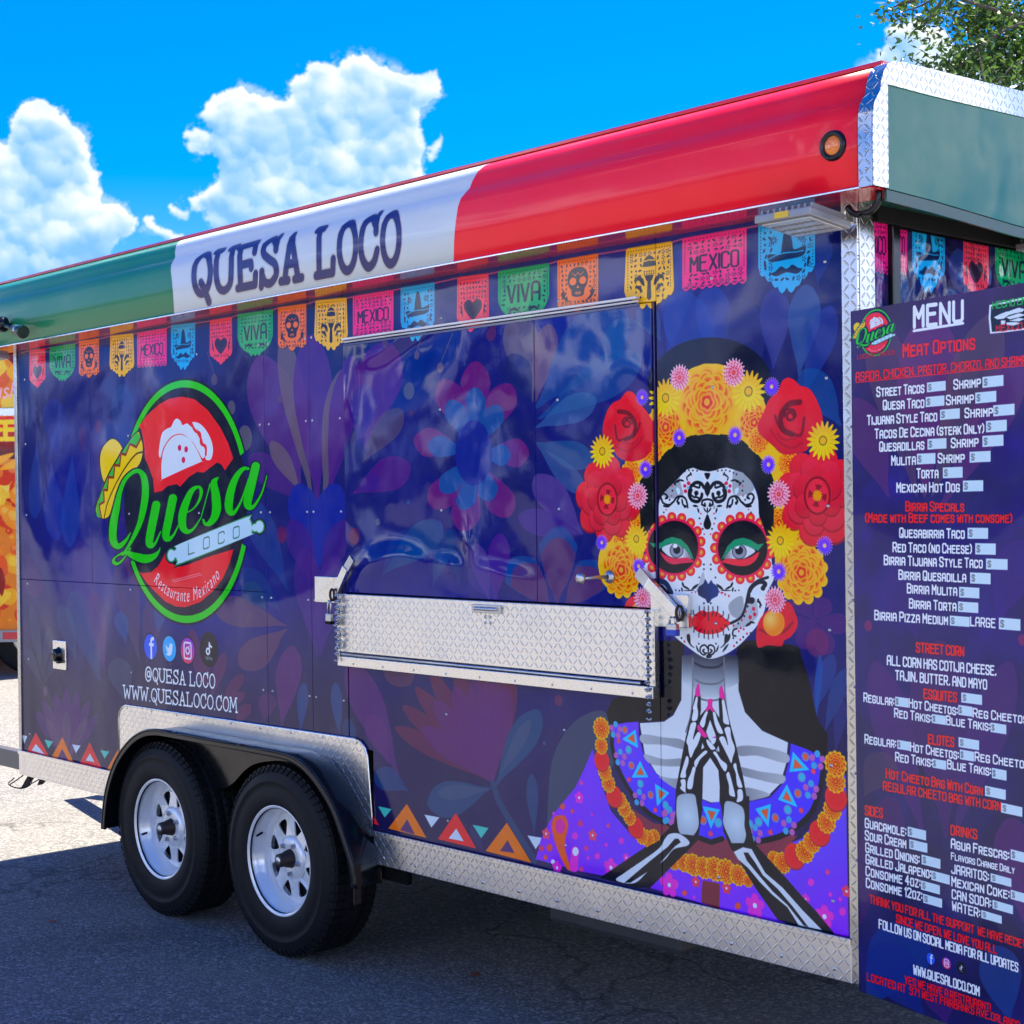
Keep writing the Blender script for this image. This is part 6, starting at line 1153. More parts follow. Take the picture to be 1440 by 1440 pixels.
# ================================================================== ground
def ground():
    m, t, b = new_mat('asphalt'); tc = t.add('ShaderNodeTexCoord'); P = tc.outputs['Object']
    n1 = t.add('ShaderNodeTexNoise', ins={'Vector': P, 'Scale': 130.0, 'Detail': 3.0, 'Roughness': .7}); n2 = t.add('ShaderNodeTexNoise', ins={'Vector': P, 'Scale': 1.3, 'Detail': 7.0, 'Roughness': .62}); n3 = t.add('ShaderNodeTexNoise', ins={'Vector': P, 'Scale': 22.0, 'Detail': 4.0, 'Roughness': .6})
    vo = t.add('ShaderNodeTexVoronoi', ins={'Vector': P, 'Scale': 95.0}); vo2 = t.add('ShaderNodeTexVoronoi', ins={'Vector': P, 'Scale': 190.0})
    cr = t.add('ShaderNodeValToRGB', ins={0: vo.outputs['Color']}); e = cr.color_ramp.elements; e[0].position = .15; e[0].color = (.06, .063, .068, 1); e[1].position = .92; e[1].color = (.42, .40, .37, 1); k = cr.color_ramp.elements.new(.6); k.color = (.155, .153, .15, 1)
    c = t.mix(.30, cr.outputs[0], t.mix(n1.outputs[0], (.06, .063, .068, 1), (.30, .29, .27, 1)))
    c = t.mix(t.math('MULTIPLY', t.math('SUBTRACT', n2.outputs[0], .42, True), 1.6), c, (.21, .198, .18, 1)); c = t.mix(t.math('MULTIPLY', t.math('SUBTRACT', n3.outputs[0], .56, True), 1.6), c, (.08, .08, .08, 1))
    vb = t.add('ShaderNodeTexVoronoi', ins={'Vector': P, 'Scale': 62.0}); spk = t.math('MULTIPLY', t.math('SUBTRACT', .26, vb.outputs['Distance'], True), 4.0, True); spk = t.math('MULTIPLY', spk, t.math('GREATER_THAN', t.math('FRACT', t.math('MULTIPLY', t.add('ShaderNodeSeparateColor', ins={0: vb.outputs['Color']}).outputs[0], 7.0)), .55))
    c = t.mix(t.math('MULTIPLY', spk, .85), c, (.46, .445, .42, 1))
    wv = t.add('ShaderNodeMapping', ins={0: P, 'Scale': (.55, .55, .55)}); nd_ = t.add('ShaderNodeTexNoise', ins={'Vector': wv.outputs[0], 'Scale': 3.0, 'Detail': 6.0}); vd = t.add('ShaderNodeVectorMath', operation='ADD'); t.l.new(wv.outputs[0], vd.inputs[0]); vs = t.add('ShaderNodeVectorMath', operation='SCALE'); t.l.new(nd_.outputs['Color'], vs.inputs[0]); vs.inputs['Scale'].default_value = .55; t.l.new(vs.outputs[0], vd.inputs[1])
    vc = t.add('ShaderNodeTexVoronoi', feature='DISTANCE_TO_EDGE', ins={'Vector': vd.outputs[0], 'Scale': .7}); ck = t.math('MULTIPLY', t.math('SUBTRACT', .006, vc.outputs['Distance'], True), 140.0, True)
    c = t.mix(t.math('MULTIPLY', ck, .75), c, (.03, .03, .03, 1))
    so1 = t.add('ShaderNodeTexNoise', ins={'Vector': P, 'Scale': .9, 'Detail': 3.0, 'Roughness': .5}); c = t.mix(t.math('MULTIPLY', t.math('SUBTRACT', so1.outputs[0], .58, True), 4.0, True), c, t.mix(.5, c, (.05, .05, .052, 1)))
    t.l.new(c, b.inputs['Base Color']); sset(b, Roughness=.86); b.inputs['Specular IOR Level'].default_value = .3
    h = t.math('ADD', t.math('MULTIPLY', t.math('SUBTRACT', 1.0, vo.outputs['Distance']), .004), t.math('MULTIPLY', n3.outputs[0], .003)); h = t.math('ADD', h, t.math('MULTIPLY', t.math('SUBTRACT', 1.0, vo2.outputs['Distance']), .0018))
    bp = t.add('ShaderNodeBump', ins={'Height': h, 'Distance': 1.0, 'Strength': .9}); t.l.new(bp.outputs[0], b.inputs['Normal'])
    o = MB().add([(-600, -600, 0), (600, -600, 0), (600, 600, 0), (-600, 600, 0)], [(0, 1, 2, 3)]).build('ground', m, fixn=False); o['kind'] = 'structure'; o['label'] = 'worn grey asphalt parking lot'
ground()

# ================================================================== food trailer
tr = thing('food_trailer', 'blue printed Mexican food trailer with skull lady mural and green, white and red fascia', 'food trailer', (2.3, 1.2, 0))
OFF = (2.3, 1.2, 0)
def P_(mb, name, mat, bevel=0, seg=2, uvf=None, parent=None):
    mb.off = np.array(OFF, float); return mb.build(name, mat, parent or tr, bevel, seg, uvf)
def mv(o):                                   # meshes made in world coordinates -> local to the trailer
    o.data.transform(Matrix.Translation((-OFF[0], -OFF[1], -OFF[2]))); return o
def sub(o, name, mb, mat, bevel=0, seg=2, uvf=None): return P_(mb, name, mat, bevel, seg, uvf, parent=o)

# inner shell: keeps light out, with open wheel wells
sh = MB().box(-.02, 4.66, .012, 2.38, .84, 2.40).box(-.02, .93, .012, 2.38, .47, .84).box(2.66, 4.66, .012, 2.38, .47, .84).box(.93, 2.66, .36, 2.02, .47, .84)
P_(sh, 'body_shell', A_DARK)
sx = lambda px, py: float(un1(px, py)[0])
xa, xb, xc, xd, xe = sx(373, 640), 2.520, sx(757, 640), 3.992, 4.637
g = .0008
zt = 2.396
def panel(pts, y0=-.002, y1=.010, mat=None, name='wall_panel', bevel=.0012):
    return P_(MB().prism(pts, y0, y1), name, mat or A_WALL, bevel, 1, uv_wall)
zw = .79
xq = sx(128, 640); zq = float(un1(100, 818)[2])
panel([(-.02, .515), (.93, .515), (.93, zw), (xa - g, zw), (xa - g, zq - g), (-.02, zq - g)])
panel([(-.02, zq + g), (xq - g, zq + g), (xq - g, zt), (-.02, zt)])
panel([(xq + g, zq + g), (xa - g, zq + g), (xa - g, zt), (xq + g, zt)])
xm = sx(436, 640)
panel([(xa + g, zw), (xm - g, zw), (xm - g, zt), (xa + g, zt)])
panel([(xm + g, zw), (xb - .004, zw), (xb - .004, zt), (xm + g, zt)])
panel([(xb - .002, 2.2085), (3.994, 2.2085), (3.994, zt), (xb - .002, zt)])
panel([(xb + .002, zw), (2.655, zw), (2.655, .515), (3.99, .515), (3.99, 1.326), (xb + .002, 1.326)])
panel([(3.99 + 2 * g, .515), (xe, .515), (xe, zt), (3.99 + .006, zt)])
# serving hatch: two printed leaves, long hinge, edge frame
ht = P_(MB().prism([(xb + .006, 1.335), (xc - g, 1.335), (xc - g, 2.205), (xb + .006, 2.205)], -.012, .008), 'serving_hatch', A_HATCH, .002, 2, uv_wall)
ht['label'] = 'closed serving hatch in the side wall'
sub(ht, 'hatch_leaf', MB().prism([(xc + g, 1.335), (3.984, 1.335), (3.984, 2.205), (xc + g, 2.205)], -.012, .008), A_HATCH, .002, 2, uv_wall)
sub(ht, 'hinge', MB().box(2.535, 3.94, -.024, -.0122, 2.220, 2.2265).tube([(2.535, -.016, 2.2135), (3.94, -.016, 2.2135)], .0032, 8), A_HINGE)
sub(ht, 'hinge_leaf', MB().box(2.535, 3.94, -.0150, -.0122, 2.200, 2.207), A_PLUM)
sub(ht, 'edge_seal', MB().box(3.9855, 3.9905, -.006, .004, 1.335, 2.205), A_PLUM); sub(ht, 'edge_seal', MB().box(xb + .001, xb + .005, -.008, .004, 1.335, 2.205), A_DARK)
# door bolt that sticks out at the right
b0 = un1(858, 811, 1, -.012); yy = -.012
for k in range(60):
    yy -= .005; q = np.array([b0[0], yy, b0[2]]) - CP; px = 720 + FPX * (q @ CR) / (q @ CF)
    if px < 818: break
hb = sub(ht, 'hatch_handle', MB().tube([(b0[0], -.012, b0[2]), (b0[0], yy, b0[2])], .0055, 10), A_STEEL)
P_(MB().lathe([(0, yy - .008), (.015, yy - .008), (.017, yy), (.006, yy + .002)], (b0[0], 0, b0[2]), 16), 'bolt_head', A_STEEL, parent=ht)
P_(MB().lathe([(.0, -.0135), (.02, -.014), (.019, -.018), (.007, -.024)], (b0[0], 0, b0[2]), 16), 'bolt_flange', A_STEEL, parent=ht)

# rails, corner trims
def railmb(x0, x1): return MB().box(x0, x1, -.012, .012, .402, .513)
for x0, x1 in ((-.045, .905), (2.664, 4.642)):
    P_(railmb(x0, x1), 'skirt_rail', A_TREAD, .002, 2, uv_tx)
    P_(MB().box(x0, x1, -.018, -.013, .500, .517), 'rail_lip', A_TREAD, .001, 1, uv_tx)
P_(MB().box(4.636, 4.6865, -.010, -.003, .402, 2.392), 'corner_trim', A_TRIM, .002, 2, uv_tx)
P_(MB().box(4.682, 4.6885, -.0025, .062, .402, 2.392), 'corner_trim', A_TRIM, .001, 1, uv_ty)
P_(MB().box(-.048, -.021, -.010, .010, .402, 2.392), 'corner_trim', A_TRIM, .002, 2, uv_tx)
P_(MB().box(-.048, -.041, .0105, .06, .402, 2.392), 'corner_trim', A_TRIM, .001, 1, uv_ty)

# fender plate, fender, drop plate
FP = [(.950, .300), (.955, .347), (.987, .467), (1.065, .591), (1.175, .684), (1.280, .735), (1.380, .755), (1.50, .759), (1.838, .758), (2.24, .757), (2.345, .748), (2.430, .721), (2.510, .670), (2.586, .599), (2.640, .511), (2.688, .418), (2.700, .340)]
fs = spl(FP, False, 5)
top = [tuple(p) for p in fs if p[1] > .49]
pl = [(.897, .505), (.897, .745), (.905, .775), (.925, .795), (.955, .808), (2.56, .824), (2.595, .818), (2.622, .795), (2.632, .765), (2.652, .565), (2.654, .505)] + top[::-1]
pz = mv(shape_with_holes('fender_plate', [pl], -.008, -.0025, A_TREAD, tr, uv_tx))
rim_p = pl[:11]; P_(MB().tube([(x, -.008, z) for x, z in rim_p], .0035, 6), 'plate_edge', A_ALU)
def sweep(mb, path, y0, y1, th):
    n = len(path); v = []; nr = []
    for i in range(n):
        a = np.array(path[max(i - 1, 0)]); b = np.array(path[min(i + 1, n - 1)]); t_ = (b - a) / np.linalg.norm(b - a); nr.append((-t_[1], t_[0]))
    for (x, z), (nx, nz) in zip(path, nr): v += [(x, y0, z), (x, y1, z), (x - nx * th, y1, z - nz * th), (x - nx * th, y0, z - nz * th)]
    f = [(4 * i + k, 4 * i + (k + 1) % 4, 4 * i + 4 + (k + 1) % 4, 4 * i + 4 + k) for i in range(n - 1) for k in range(4)] + [(0, 1, 2, 3), (4 * n - 1, 4 * n - 2, 4 * n - 3, 4 * n - 4)]
    return mb.add(v, f, True)
fd = P_(sweep(sweep(MB(), fs, -.004, -.118, .006), [tuple(p + np.array([0, .0])) for p in fs], -.112, -.124, .022), 'fender', A_BLACK, .002, 2)
fd['label'] = 'black plastic tandem fender'
sub(fd, 'fender_edge', MB().tube([(x, -.121, z) for x, z in fs], .006, 8), A_BLACK)
sub(fd, 'fender_strap', MB().box(2.694, 2.700, -.125, -.095, .285, .42), A_RUST, .001)
dp = [(1.22, .752), (1.338, .704), (1.472, .635), (1.544, .566), (1.601, .541), (1.687, .541), (1.772, .573), (1.856, .632), (1.937, .668), (2.069, .693), (2.197, .703), (2.36, .745), (1.4, .752)]
mv(shape_with_holes('inner_skirt', [[tuple(p) for p in spl(dp[:12], False, 4)] + [dp[12]]], -.006, .0, A_BLACK, tr))
P_(MB().box(.93, 2.66, .14, .16, .30, .84), 'wheel_well', A_DARK)

# wheels
def wheel(cx, cy, cz, flip=1):
    w_ = bpy.data.objects.new('wheel', None); COL.objects.link(w_); w_.parent = tr; w_.location = (cx - OFF[0], cy - OFF[1], cz - OFF[2])
    R = .350
    tp = [(.188, -.088), (.196, -.098), (.215, -.104), (.255, -.112), (.262, -.108), (.285, -.109), (.290, -.113), (.296, -.109), (.318, -.103), (.334, -.092), (.342, -.080), (.343, -.050), (.336, -.047), (.336, -.040), (.345, -.037), (.346, -.008), (.338, -.005), (.338, .005), (.346, .008), (.345, .037), (.336, .040), (.336, .047), (.343, .050), (.342, .080), (.334, .092), (.318, .103), (.255, .112), (.215, .104), (.188, .088)]
    ty = MB().lathe(tp, (0, 0, 0), 96).build('tyre', A_RUBBER, w_)
    blk = MB()
    for k in range(66):
        a = 2 * math.pi * k / 66; er = np.array([math.cos(a), 0, math.sin(a)]); et = np.array([-math.sin(a), 0, math.cos(a)])
        for s_ in (-1, 1):
            blk.obox(er * .3375 + np.array([0, s_ * .069, 0]), er + np.array([0, -s_ * .12, 0]), np.array([0, 1.0, 0]), et, .0105, .020, .0105)
            blk.obox(er * .3285 + np.array([0, s_ * .0935, 0]), er * .8 + np.array([0, -s_ * .6, 0]), np.array([0, 1.0, 0]) * .8 + er * s_ * .6, et, .010, .006, .0095)
            blk.obox(er * .3425 + np.array([0, s_ * .022, 0]), er, np.array([0, 1.0, 0]), et + np.array([0, .35 * s_, 0]), .006, .0125, .0125)
    bo = blk.build('tread_blocks', A_RUBBER, ty, fixn=False); bo['kind'] = 'stuff'
    rim = MB().lathe([(.191, -.094), (.199, -.101), (.204, -.098), (.203, -.091), (.196, -.088), (.1955, -.082), (.189, -.079), (.188, -.070), (.1855, -.068), (.185, -.058), (.176, -.052), (.172, -.030), (.166, -.018), (.166, .08), (.20, .09)], (0, 0, 0), 72).build('rim', A_RIM, w_)
    # spoke disc with eight rounded triangular openings
    N = 72; outer = [(.171 * math.cos(2 * math.pi * k / N), .171 * math.sin(2 * math.pi * k / N)) for k in range(N)]; loops = [outer]
    for k in range(8):
        a = 2 * math.pi * (k + .5) / 8; c, s_ = math.cos(a), math.sin(a)
        pts = spl([(.088, 0), (.097, .010), (.127, .0265), (.141, .0235), (.1455, 0), (.141, -.0235), (.127, -.0265), (.097, -.010)], True, 4)
        loops.append([(u * c - v * s_, u * s_ + v * c) for u, v in pts][::-1])
    loops.append([(.030 * math.cos(-2 * math.pi * k / 24), .030 * math.sin(-2 * math.pi * k / 24)) for k in range(24)])
    d = shape_with_holes('spoke_disc', loops, -.034, -.029, A_RIM, rim)
    for v in d.data.vertices:
        r = math.hypot(v.co.x, v.co.z); v.co.y += -.012 * max(0, 1 - r / .12) + .016 * max(0, (r - .148) / .023)
    b = d.modifiers.new('bevel', 'BEVEL'); b.width = .0015; b.segments = 2; b.limit_method = 'ANGLE'; b.angle_limit = .6
    MB().lathe([(0, -.018), (.13, -.018), (.155, -.010), (.155, .03)], (0, 0, 0), 40).build('brake_drum', A_DARK, w_)
    MB().lathe([(.034, -.046), (.050, -.048), (.074, -.047), (.080, -.040), (.084, -.036)], (0, 0, 0), 48).build('hub_boss', A_RIM, rim)
    hub = MB().lathe([(0, -.100), (.020, -.100), (.0245, -.097), (.0255, -.070), (.030, -.066), (.033, -.050), (.036, -.045)], (0, 0, 0), 32).build('hub', A_RUST, w_)
    MB().lathe([(0, -.102), (.013, -.102), (.015, -.099), (.0155, -.0985)], (0, 0, 0), 20).build('grease_cap', A_STEEL, hub)
    nut = None
    for k in range(5):
        a = 2 * math.pi * k / 5 + .5; c = (.056 * math.cos(a), 0, .056 * math.sin(a))
        if nut is None: nut = MB().lathe([(0, -.062), (.006, -.062), (.0092, -.058), (.0092, -.050), (.012, -.047)], (0, 0, 0), 6, False).build('lug_nut', A_STEEL, hub); nut.location = c
        else:
            o = nut.copy(); COL.objects.link(o); o.location = c
    MB().tube([(-.170, -.060, -.045), (-.160, -.088, -.046)], .0045, 8).build('valve_stem', A_DARK, rim)
    return w_
wheels = [wheel(1.355, .014, .350), wheel(2.190, .014, .350)]
wheels[1].rotation_euler = (0, .7, 0)
for w_ in list(wheels):                       # far side pair, copies
    def cp(o, par):
        c = o.copy(); COL.objects.link(c); c.parent = par
        for ch in [q for q in o.children]: cp(ch, c)
        return c
    c = cp(w_, tr); c.location = (w_.location[0], 2.366 - OFF[1], w_.location[2]); c.rotation_euler = (0, 0, math.pi)
for x in (1.355, 2.190): P_(MB().tube([(x, .05, .35), (x, 2.3, .35)], .035, 12), 'axle', A_DARK)
P_(MB().box(.0, 4.6, .42, .48, .36, .47).box(0, 4.6, 1.9, 1.96, .36, .47).box(.9, 2.6, .3, .34, .30, .46), 'chassis_beam', A_DARK)
P_(MB().box(3.15, 3.75, .35, .85, .22, .46), 'water_tank', plain('grey_tank_plastic', (.05, .055, .06), .5), .02)
P_(MB().box(3.0, 4.6, .25, .27, .34, .47), 'under_panel', A_DARK)
# hitch: two beams meeting ahead of the left end, safety chains and lead
hm = MB()
for y0, y1 in ((.85, 1.17), (1.6, 1.27)):
    a = np.array([-.02, y0, .455]); b = np.array([-1.35, y1, .455]); u = (b - a) / np.linalg.norm(b - a); hm.obox((a + b) / 2, u, np.cross((0, 0, 1), u), (0, 0, 1), np.linalg.norm(b - a) / 2, .035, .048)
P_(hm, 'hitch_frame', plain('hitch_grey_steel', (.10, .105, .12), .45, .5), .004)
P_(MB().box(-.70, -.049, .02, .07, .410, .495), 'front_crossmember', plain('crossmember_steel', (.12, .125, .135), .4, .6), .004)
wy = .02
wires = MB()
for pts in ([(33, 1090), (22, 1098), (14, 1104), (28, 1108), (48, 1100), (60, 1092)], [(40, 1092), (44, 1102), (30, 1109), (12, 1103), (20, 1094)]):
    wires.tube([un1(x, y, 1, wy) for x, y in spl(pts, False, 4)], .0028, 6)
P_(wires, 'trailer_cable', A_DARK); P_(MB().prism([tuple(un1(x, y, 1, .03)[[0, 2]]) for x, y in ((42, 1090), (50, 1092), (38, 1108), (32, 1108))], .02, .03).prism([tuple(un1(x, y, 1, .03)[[0, 2]]) for x, y in ((58, 1096), (66, 1097), (60, 1103), (55, 1104))], .02, .03), 'cable_bracket', A_DARK)

# fascia, roof
def uv_fas(c):
    pr = np.array(FPROF); out = np.zeros(len(c))
    best = np.full(len(c), 1e9)
    for i in range(len(pr) - 1):
        a, b = pr[i], pr[i + 1]; ab = b - a; t_ = np.clip(((c[:, 1:] - a) @ ab) / (ab @ ab), 0, 1); d = np.hypot(*(c[:, 1:] - a - t_[:, None] * ab).T); m = d < best - 1e-9; best[m] = d[m]; out[m] = (FLEN[i] + t_ * (FLEN[i + 1] - FLEN[i]))[m]
    return np.stack([(c[:, 0] - FX0) / (FX1 - FX0), out / FLEN[-1]], 1)
fp = [(y, z) for y, z in FPROF]
def profile_strip(mb, prof, xs, smooth=True):
    v = [(x, y, z) for x in xs for y, z in prof]; n = len(prof)
    return mb.add(v, [(i * n + k, (i + 1) * n + k, (i + 1) * n + k + 1, i * n + k + 1) for i in range(len(xs) - 1) for k in range(n - 1)], smooth)
fa = P_(profile_strip(MB(), fp, np.linspace(FX0, 4.797, 24)), 'side_fascia', A_FASCIA, uvf=uv_fas)
fa['label'] = 'green, white and red fascia lettered QUESA LOCO'
sm = fa.modifiers.new('solid', 'SOLIDIFY'); sm.thickness = .004; sm.offset = -1
P_(MB().box(FX0, 4.80, -.060, -.010, 2.700, 2.712), 'drip_edge', A_RED, .003)
P_(MB().box(FX0, 4.820, -.148, -.002, 2.386, 2.3912), 'soffit', A_RED, .001)
P_(MB().box(FX0, 4.796, -.1525, -.1485, 2.3865, 2.3915), 'fascia_lip', A_ALU, .001)
P_(MB().box(4.690, 4.820, .0, 2.5, 2.386, 2.3912), 'soffit', A_DKGREEN, .001)
P_(MB().box(4.6845, 4.700, .063, 2.38, 2.345, 2.386), 'soffit_trim', A_DARK, .001)
# corner cap of tread plate and end fascia
fo = [(y - .004, z) for y, z in FPROF[:3]] + [(y - .004, z + .002) for y, z in FPROF[3:]]
P_(profile_strip(MB(), [(-.154, 2.388)] + fo + [(0, 2.708)], (4.793, 4.828, 4.834)), 'corner_cap', A_TRIM, uvf=uv_tx)
def zt_end(y): return 2.700 + .040 * min(y, 2.4 - y) * 1.0
ys = np.linspace(-.09, 2.44, 14)
capf = [(y, z) for y, z in [(-.154, 2.388)] + fo + [(0, 2.706)]]
loop = capf + [(y, zt_end(max(y, 0)) + .006) for y in ys[1:]] + [(2.5, 2.388), (2.44, 2.388), (2.44, 2.640)] + [(y, 2.640 + (.034 * min(max(y, 0), 2.4 - max(y, 0)))) for y in ys[::-1]] + [(-.092, 2.388)]
me = shape_with_holes('end_cap_frame', [loop], -.836, -.832, A_TRIM, tr)
for v in me.data.vertices: v.co = (-v.co.y - OFF[0] + 4.0, v.co.x - OFF[1], v.co.z - OFF[2])
uvl = me.data.uv_layers.new(name='UVMap')
for lp in me.data.loops: c_ = me.data.vertices[lp.vertex_index].co; uvl.data[lp.index].uv = (c_.y / .042, c_.z / .042)
low = [(y, 2.388 - .045 * max(y, 0) * (1 if y < .6 else .6 / max(y, .01))) for y in ys]
P_(MB().prism([(y, z) for y, z in low] + [(y, 2.644 + .034 * min(max(y, 0), 2.4 - max(y, 0))) for y in ys[::-1]], 4.826, 4.8315, 'yz'), 'end_fascia', A_GREEN)
P_(MB().prism([(y, z - .002) for y, z in low] + [(y, z - .03) for y, z in low[::-1]], 4.822, 4.829, 'yz'), 'end_fascia_return', A_DKGREEN)
rv = []; rx = (FX0, 4.825)
ry = [-.055, 0.0, .5, 1.2, 1.9, 2.4, 2.5]; rz = [2.700, 2.704, 2.722, 2.745, 2.722, 2.704, 2.69]
P_(profile_strip(MB(), list(zip(ry, rz)), rx), 'roof', A_ROOF)
P_(MB().box(FX0, 4.825, 2.495, 2.5, 2.388, 2.69).box(FX0, FX0 + .004, -.145, 2.495, 2.388, 2.70), 'rear_fascia', A_RED)
# end wall
uv_e = lambda c: np.stack([c[:, 1] / EY1, (c[:, 2] - 1.9) / .56], 1)
P_(MB().box(4.662, 4.680, .0625, .134, 1.9, 2.385), 'end_wall_panel', A_END, .001, 1, uv_e)
P_(MB().box(4.662, 4.680, .0625, .134, .42, 1.897), 'end_wall_panel', A_PLUM, .001)
P_(MB().box(4.664, 4.694, .137, .172, .42, 2.345), 'door_jamb', A_BLACK, .003)
er = P_(MB().box(4.664, 4.684, .176, 1.30, 1.9, 2.34), 'rear_window_panel', A_END, .003, 2, uv_e)
P_(MB().box(4.664, 4.683, .176, 1.30, .42, 1.897), 'rear_door', A_PLUM, .003)
P_(MB().box(4.662, 4.680, 1.305, 2.38, .42, 2.345), 'end_wall_panel', A_PLUM, .001)
P_(MB().box(-.022, -.018, .062, 2.38, .42, 2.392).box(-.02, 4.66, 2.38, 2.386, .42, 2.392), 'end_wall_panel', A_PLUM)

# serving shelf folded down, with frame lip, latch and chains
sf = P_(MB().box(2.507, 3.972, -.036, -.014, 1.128, 1.331), 'serving_shelf', A_TREAD, .002, 2, uv_tx)
sf['label'] = 'folded down tread plate serving shelf'
sub(sf, 'shelf_frame', MB().box(2.507, 3.998, -.040, -.012, 1.078, 1.113), A_ALU, .002)
sub(sf, 'shelf_hinge', MB().tube([(2.53, -.036, 1.120), (3.95, -.036, 1.120)], .0048, 8), A_STEEL)
sub(sf, 'shelf_frame', MB().box(3.976, 3.998, -.030, -.012, 1.1135, 1.331), A_ALU, .0015)
sub(sf, 'shelf_frame', MB().box(2.507, 2.520, -.0395, -.0365, 1.1135, 1.300), A_ALU, .0008)
lx = float(un1(686, 853, 1, -.036)[0]); lz = float(un1(686, 856, 1, -.036)[2])
la = sub(sf, 'latch', MB().box(lx - .066, lx + .066, -.046, -.0365, lz - .013, lz + .013).tube([(lx - .05, -.05, lz), (lx + .055, -.05, lz)], .006, 8), A_STEEL, .001)
rvt = sub(sf, 'rivets', MB().lathe([(0, -.0405), (.004, -.0395), (.005, -.036)], (lx - .012, 0, lz - .045), 10).lathe([(0, -.0405), (.004, -.0395), (.005, -.036)], (lx + .012, 0, lz - .045), 10).lathe([(0, -.0405), (.004, -.0395), (.005, -.036)], (lx - .012, 0, lz - .026), 10).lathe([(0, -.0405), (.004, -.0395), (.005, -.036)], (lx + .012, 0, lz - .026), 10), A_STEEL); rvt['kind'] = 'stuff'
def chain(x, z0, z1, y, wob=.004):
    mb = MB(); n = int((z0 - z1) / .019); rg = random.Random(int(x * 100))
    for i in range(n):
        z = z0 - (i + .5) * (z0 - z1) / n; xx = x + wob * math.sin(i * 1.1); L, wd = .0150, .0080; pts = []
        for k in range(12):
            a = 2 * math.pi * k / 12; u, v = wd * math.sin(a), L * math.cos(a)
            pts.append((xx + (u if i % 2 else u * .5), y - .006 + (0 if i % 2 else u * .9), z + v))
        mb.tube(pts + [pts[0], pts[1]], .0032, 6, caps=False)
    return mb
for x, z0, z1, y in ((2.521, 1.325, 1.10, -.046), (3.987, 1.325, 1.025, -.040)): sub(sf, 'chain', chain(x, z0, z1, y), A_STEEL)['kind'] = 'stuff'
sub(sf, 'chain', chain(2.532, 1.325, 1.13, -.046, .006), A_STEEL)['kind'] = 'stuff'

# lock brackets with swing bars and padlocks
def bar_between(pa, pb, wd, y0, y1, mb):
    a, b = un1(*pa, 1, (y0 + y1) / 2), un1(*pb, 1, (y0 + y1) / 2); u = (b - a) / np.linalg.norm(b - a)
    return mb.obox((a + b) / 2, u, (0, 1, 0), np.cross(u, (0, 1, 0)), np.linalg.norm(b - a) / 2, abs(y1 - y0) / 2, wd / 2)
def lock(pl, bar, bar2, wd, pos, body, blue, label):
    a, b = un1(*pl[0]), un1(*pl[1])
    br = P_(MB().box(a[0], b[0], -.020, -.003, b[2], a[2]), 'lock_bracket', A_ALU, .002)
    sub(br, 'swing_bar', bar_between(bar[0], bar[1], wd, -.040, -.024, MB()), A_ALU, .002)
    sub(br, 'bar_end', bar_between(bar2[0], bar2[1], wd * 1.02, -.036, -.028, MB()), A_STEEL, .001)
    e = un1(*bar[1], 1, -.044); sub(br, 'hasp_loop', MB().tube([e + np.array([.012 * math.cos(t_), -.004, .014 + .020 * math.sin(t_)]) for t_ in np.linspace(0, 2 * math.pi, 16)], .0045, 8), A_RUST)
    c = un1(*pos, 1, -.055); bw, bh = body
    pd = thing('padlock', label, 'padlock', tuple(c)); mb = MB().box(-bw, bw, -.009, .009, -bh, bh); mb.build('lock_body', A_STEEL, pd, .003)
    MB().box(-bw * 1.04, bw * 1.04, -.0098, .0098, -bh - .006, -bh + .006 * (2 if blue else 1)).build('lock_base', A_BLUE if blue else A_DARK, pd, .002)
    sh_ = .045 if not blue else .018
    MB().tube([(-bw * .6, 0, bh - .002), (-bw * .6, 0, bh + sh_ * .7), (-bw * .3, 0, bh + sh_), (bw * .3, 0, bh + sh_), (bw * .6, 0, bh + sh_ * .7), (bw * .6, 0, bh - .002)], .0035, 10).build('shackle', A_STEEL, pd)
lock(((448.5, 810), (482.5, 848)), ((487, 799), (468.5, 842)), ((495.5, 785), (487, 800)), .030, (463.5, 869), (.0145, .016), False, 'silver padlock with long shackle hanging left of the serving shelf')
lock(((921, 834), (974.5, 883)), ((911, 819), (957, 869)), ((897, 804), (911, 820)), .034, (946, 884), (.018, .014), True, 'steel padlock with blue base beside the right end of the shelf')

# power inlet
q = un1(83.5, 921, 1, -.006); ip = P_(MB().box(q[0] - .062, q[0] + .062, -.008, -.0015, q[2] - .065, q[2] + .065), 'power_inlet', A_ALU, .006)
sub(ip, 'inlet_cap', MB().lathe([(0, -.036), (.024, -.036), (.029, -.030), (.031, -.012), (.037, -.008)], (q[0] - .003, 0, q[2]), 28), A_BLACK); sub(ip, 'inlet_lug', MB().box(q[0] - .044, q[0] - .028, -.026, -.008, q[2] - .010, q[2] + .012), A_BLACK, .003); sub(ip, 'inlet_lug', MB().box(q[0] + .01, q[0] + .03, -.030, -.008, q[2] - .036, q[2] - .022), A_BLACK, .003)
# amber marker lamp
q = un1(1172, 205, 1, -.152); ml = P_(MB().lathe([(.024, -.158), (.030, -.163), (.036, -.160), (.038, -.151)], (q[0], 0, q[2]), 32), 'marker_lamp', A_BLACK)
sub(ml, 'amber_lens', MB().lathe([(0, -.163), (.010, -.1625), (.018, -.161), (.024, -.156)], (q[0], 0, q[2]), 28), A_AMBER)
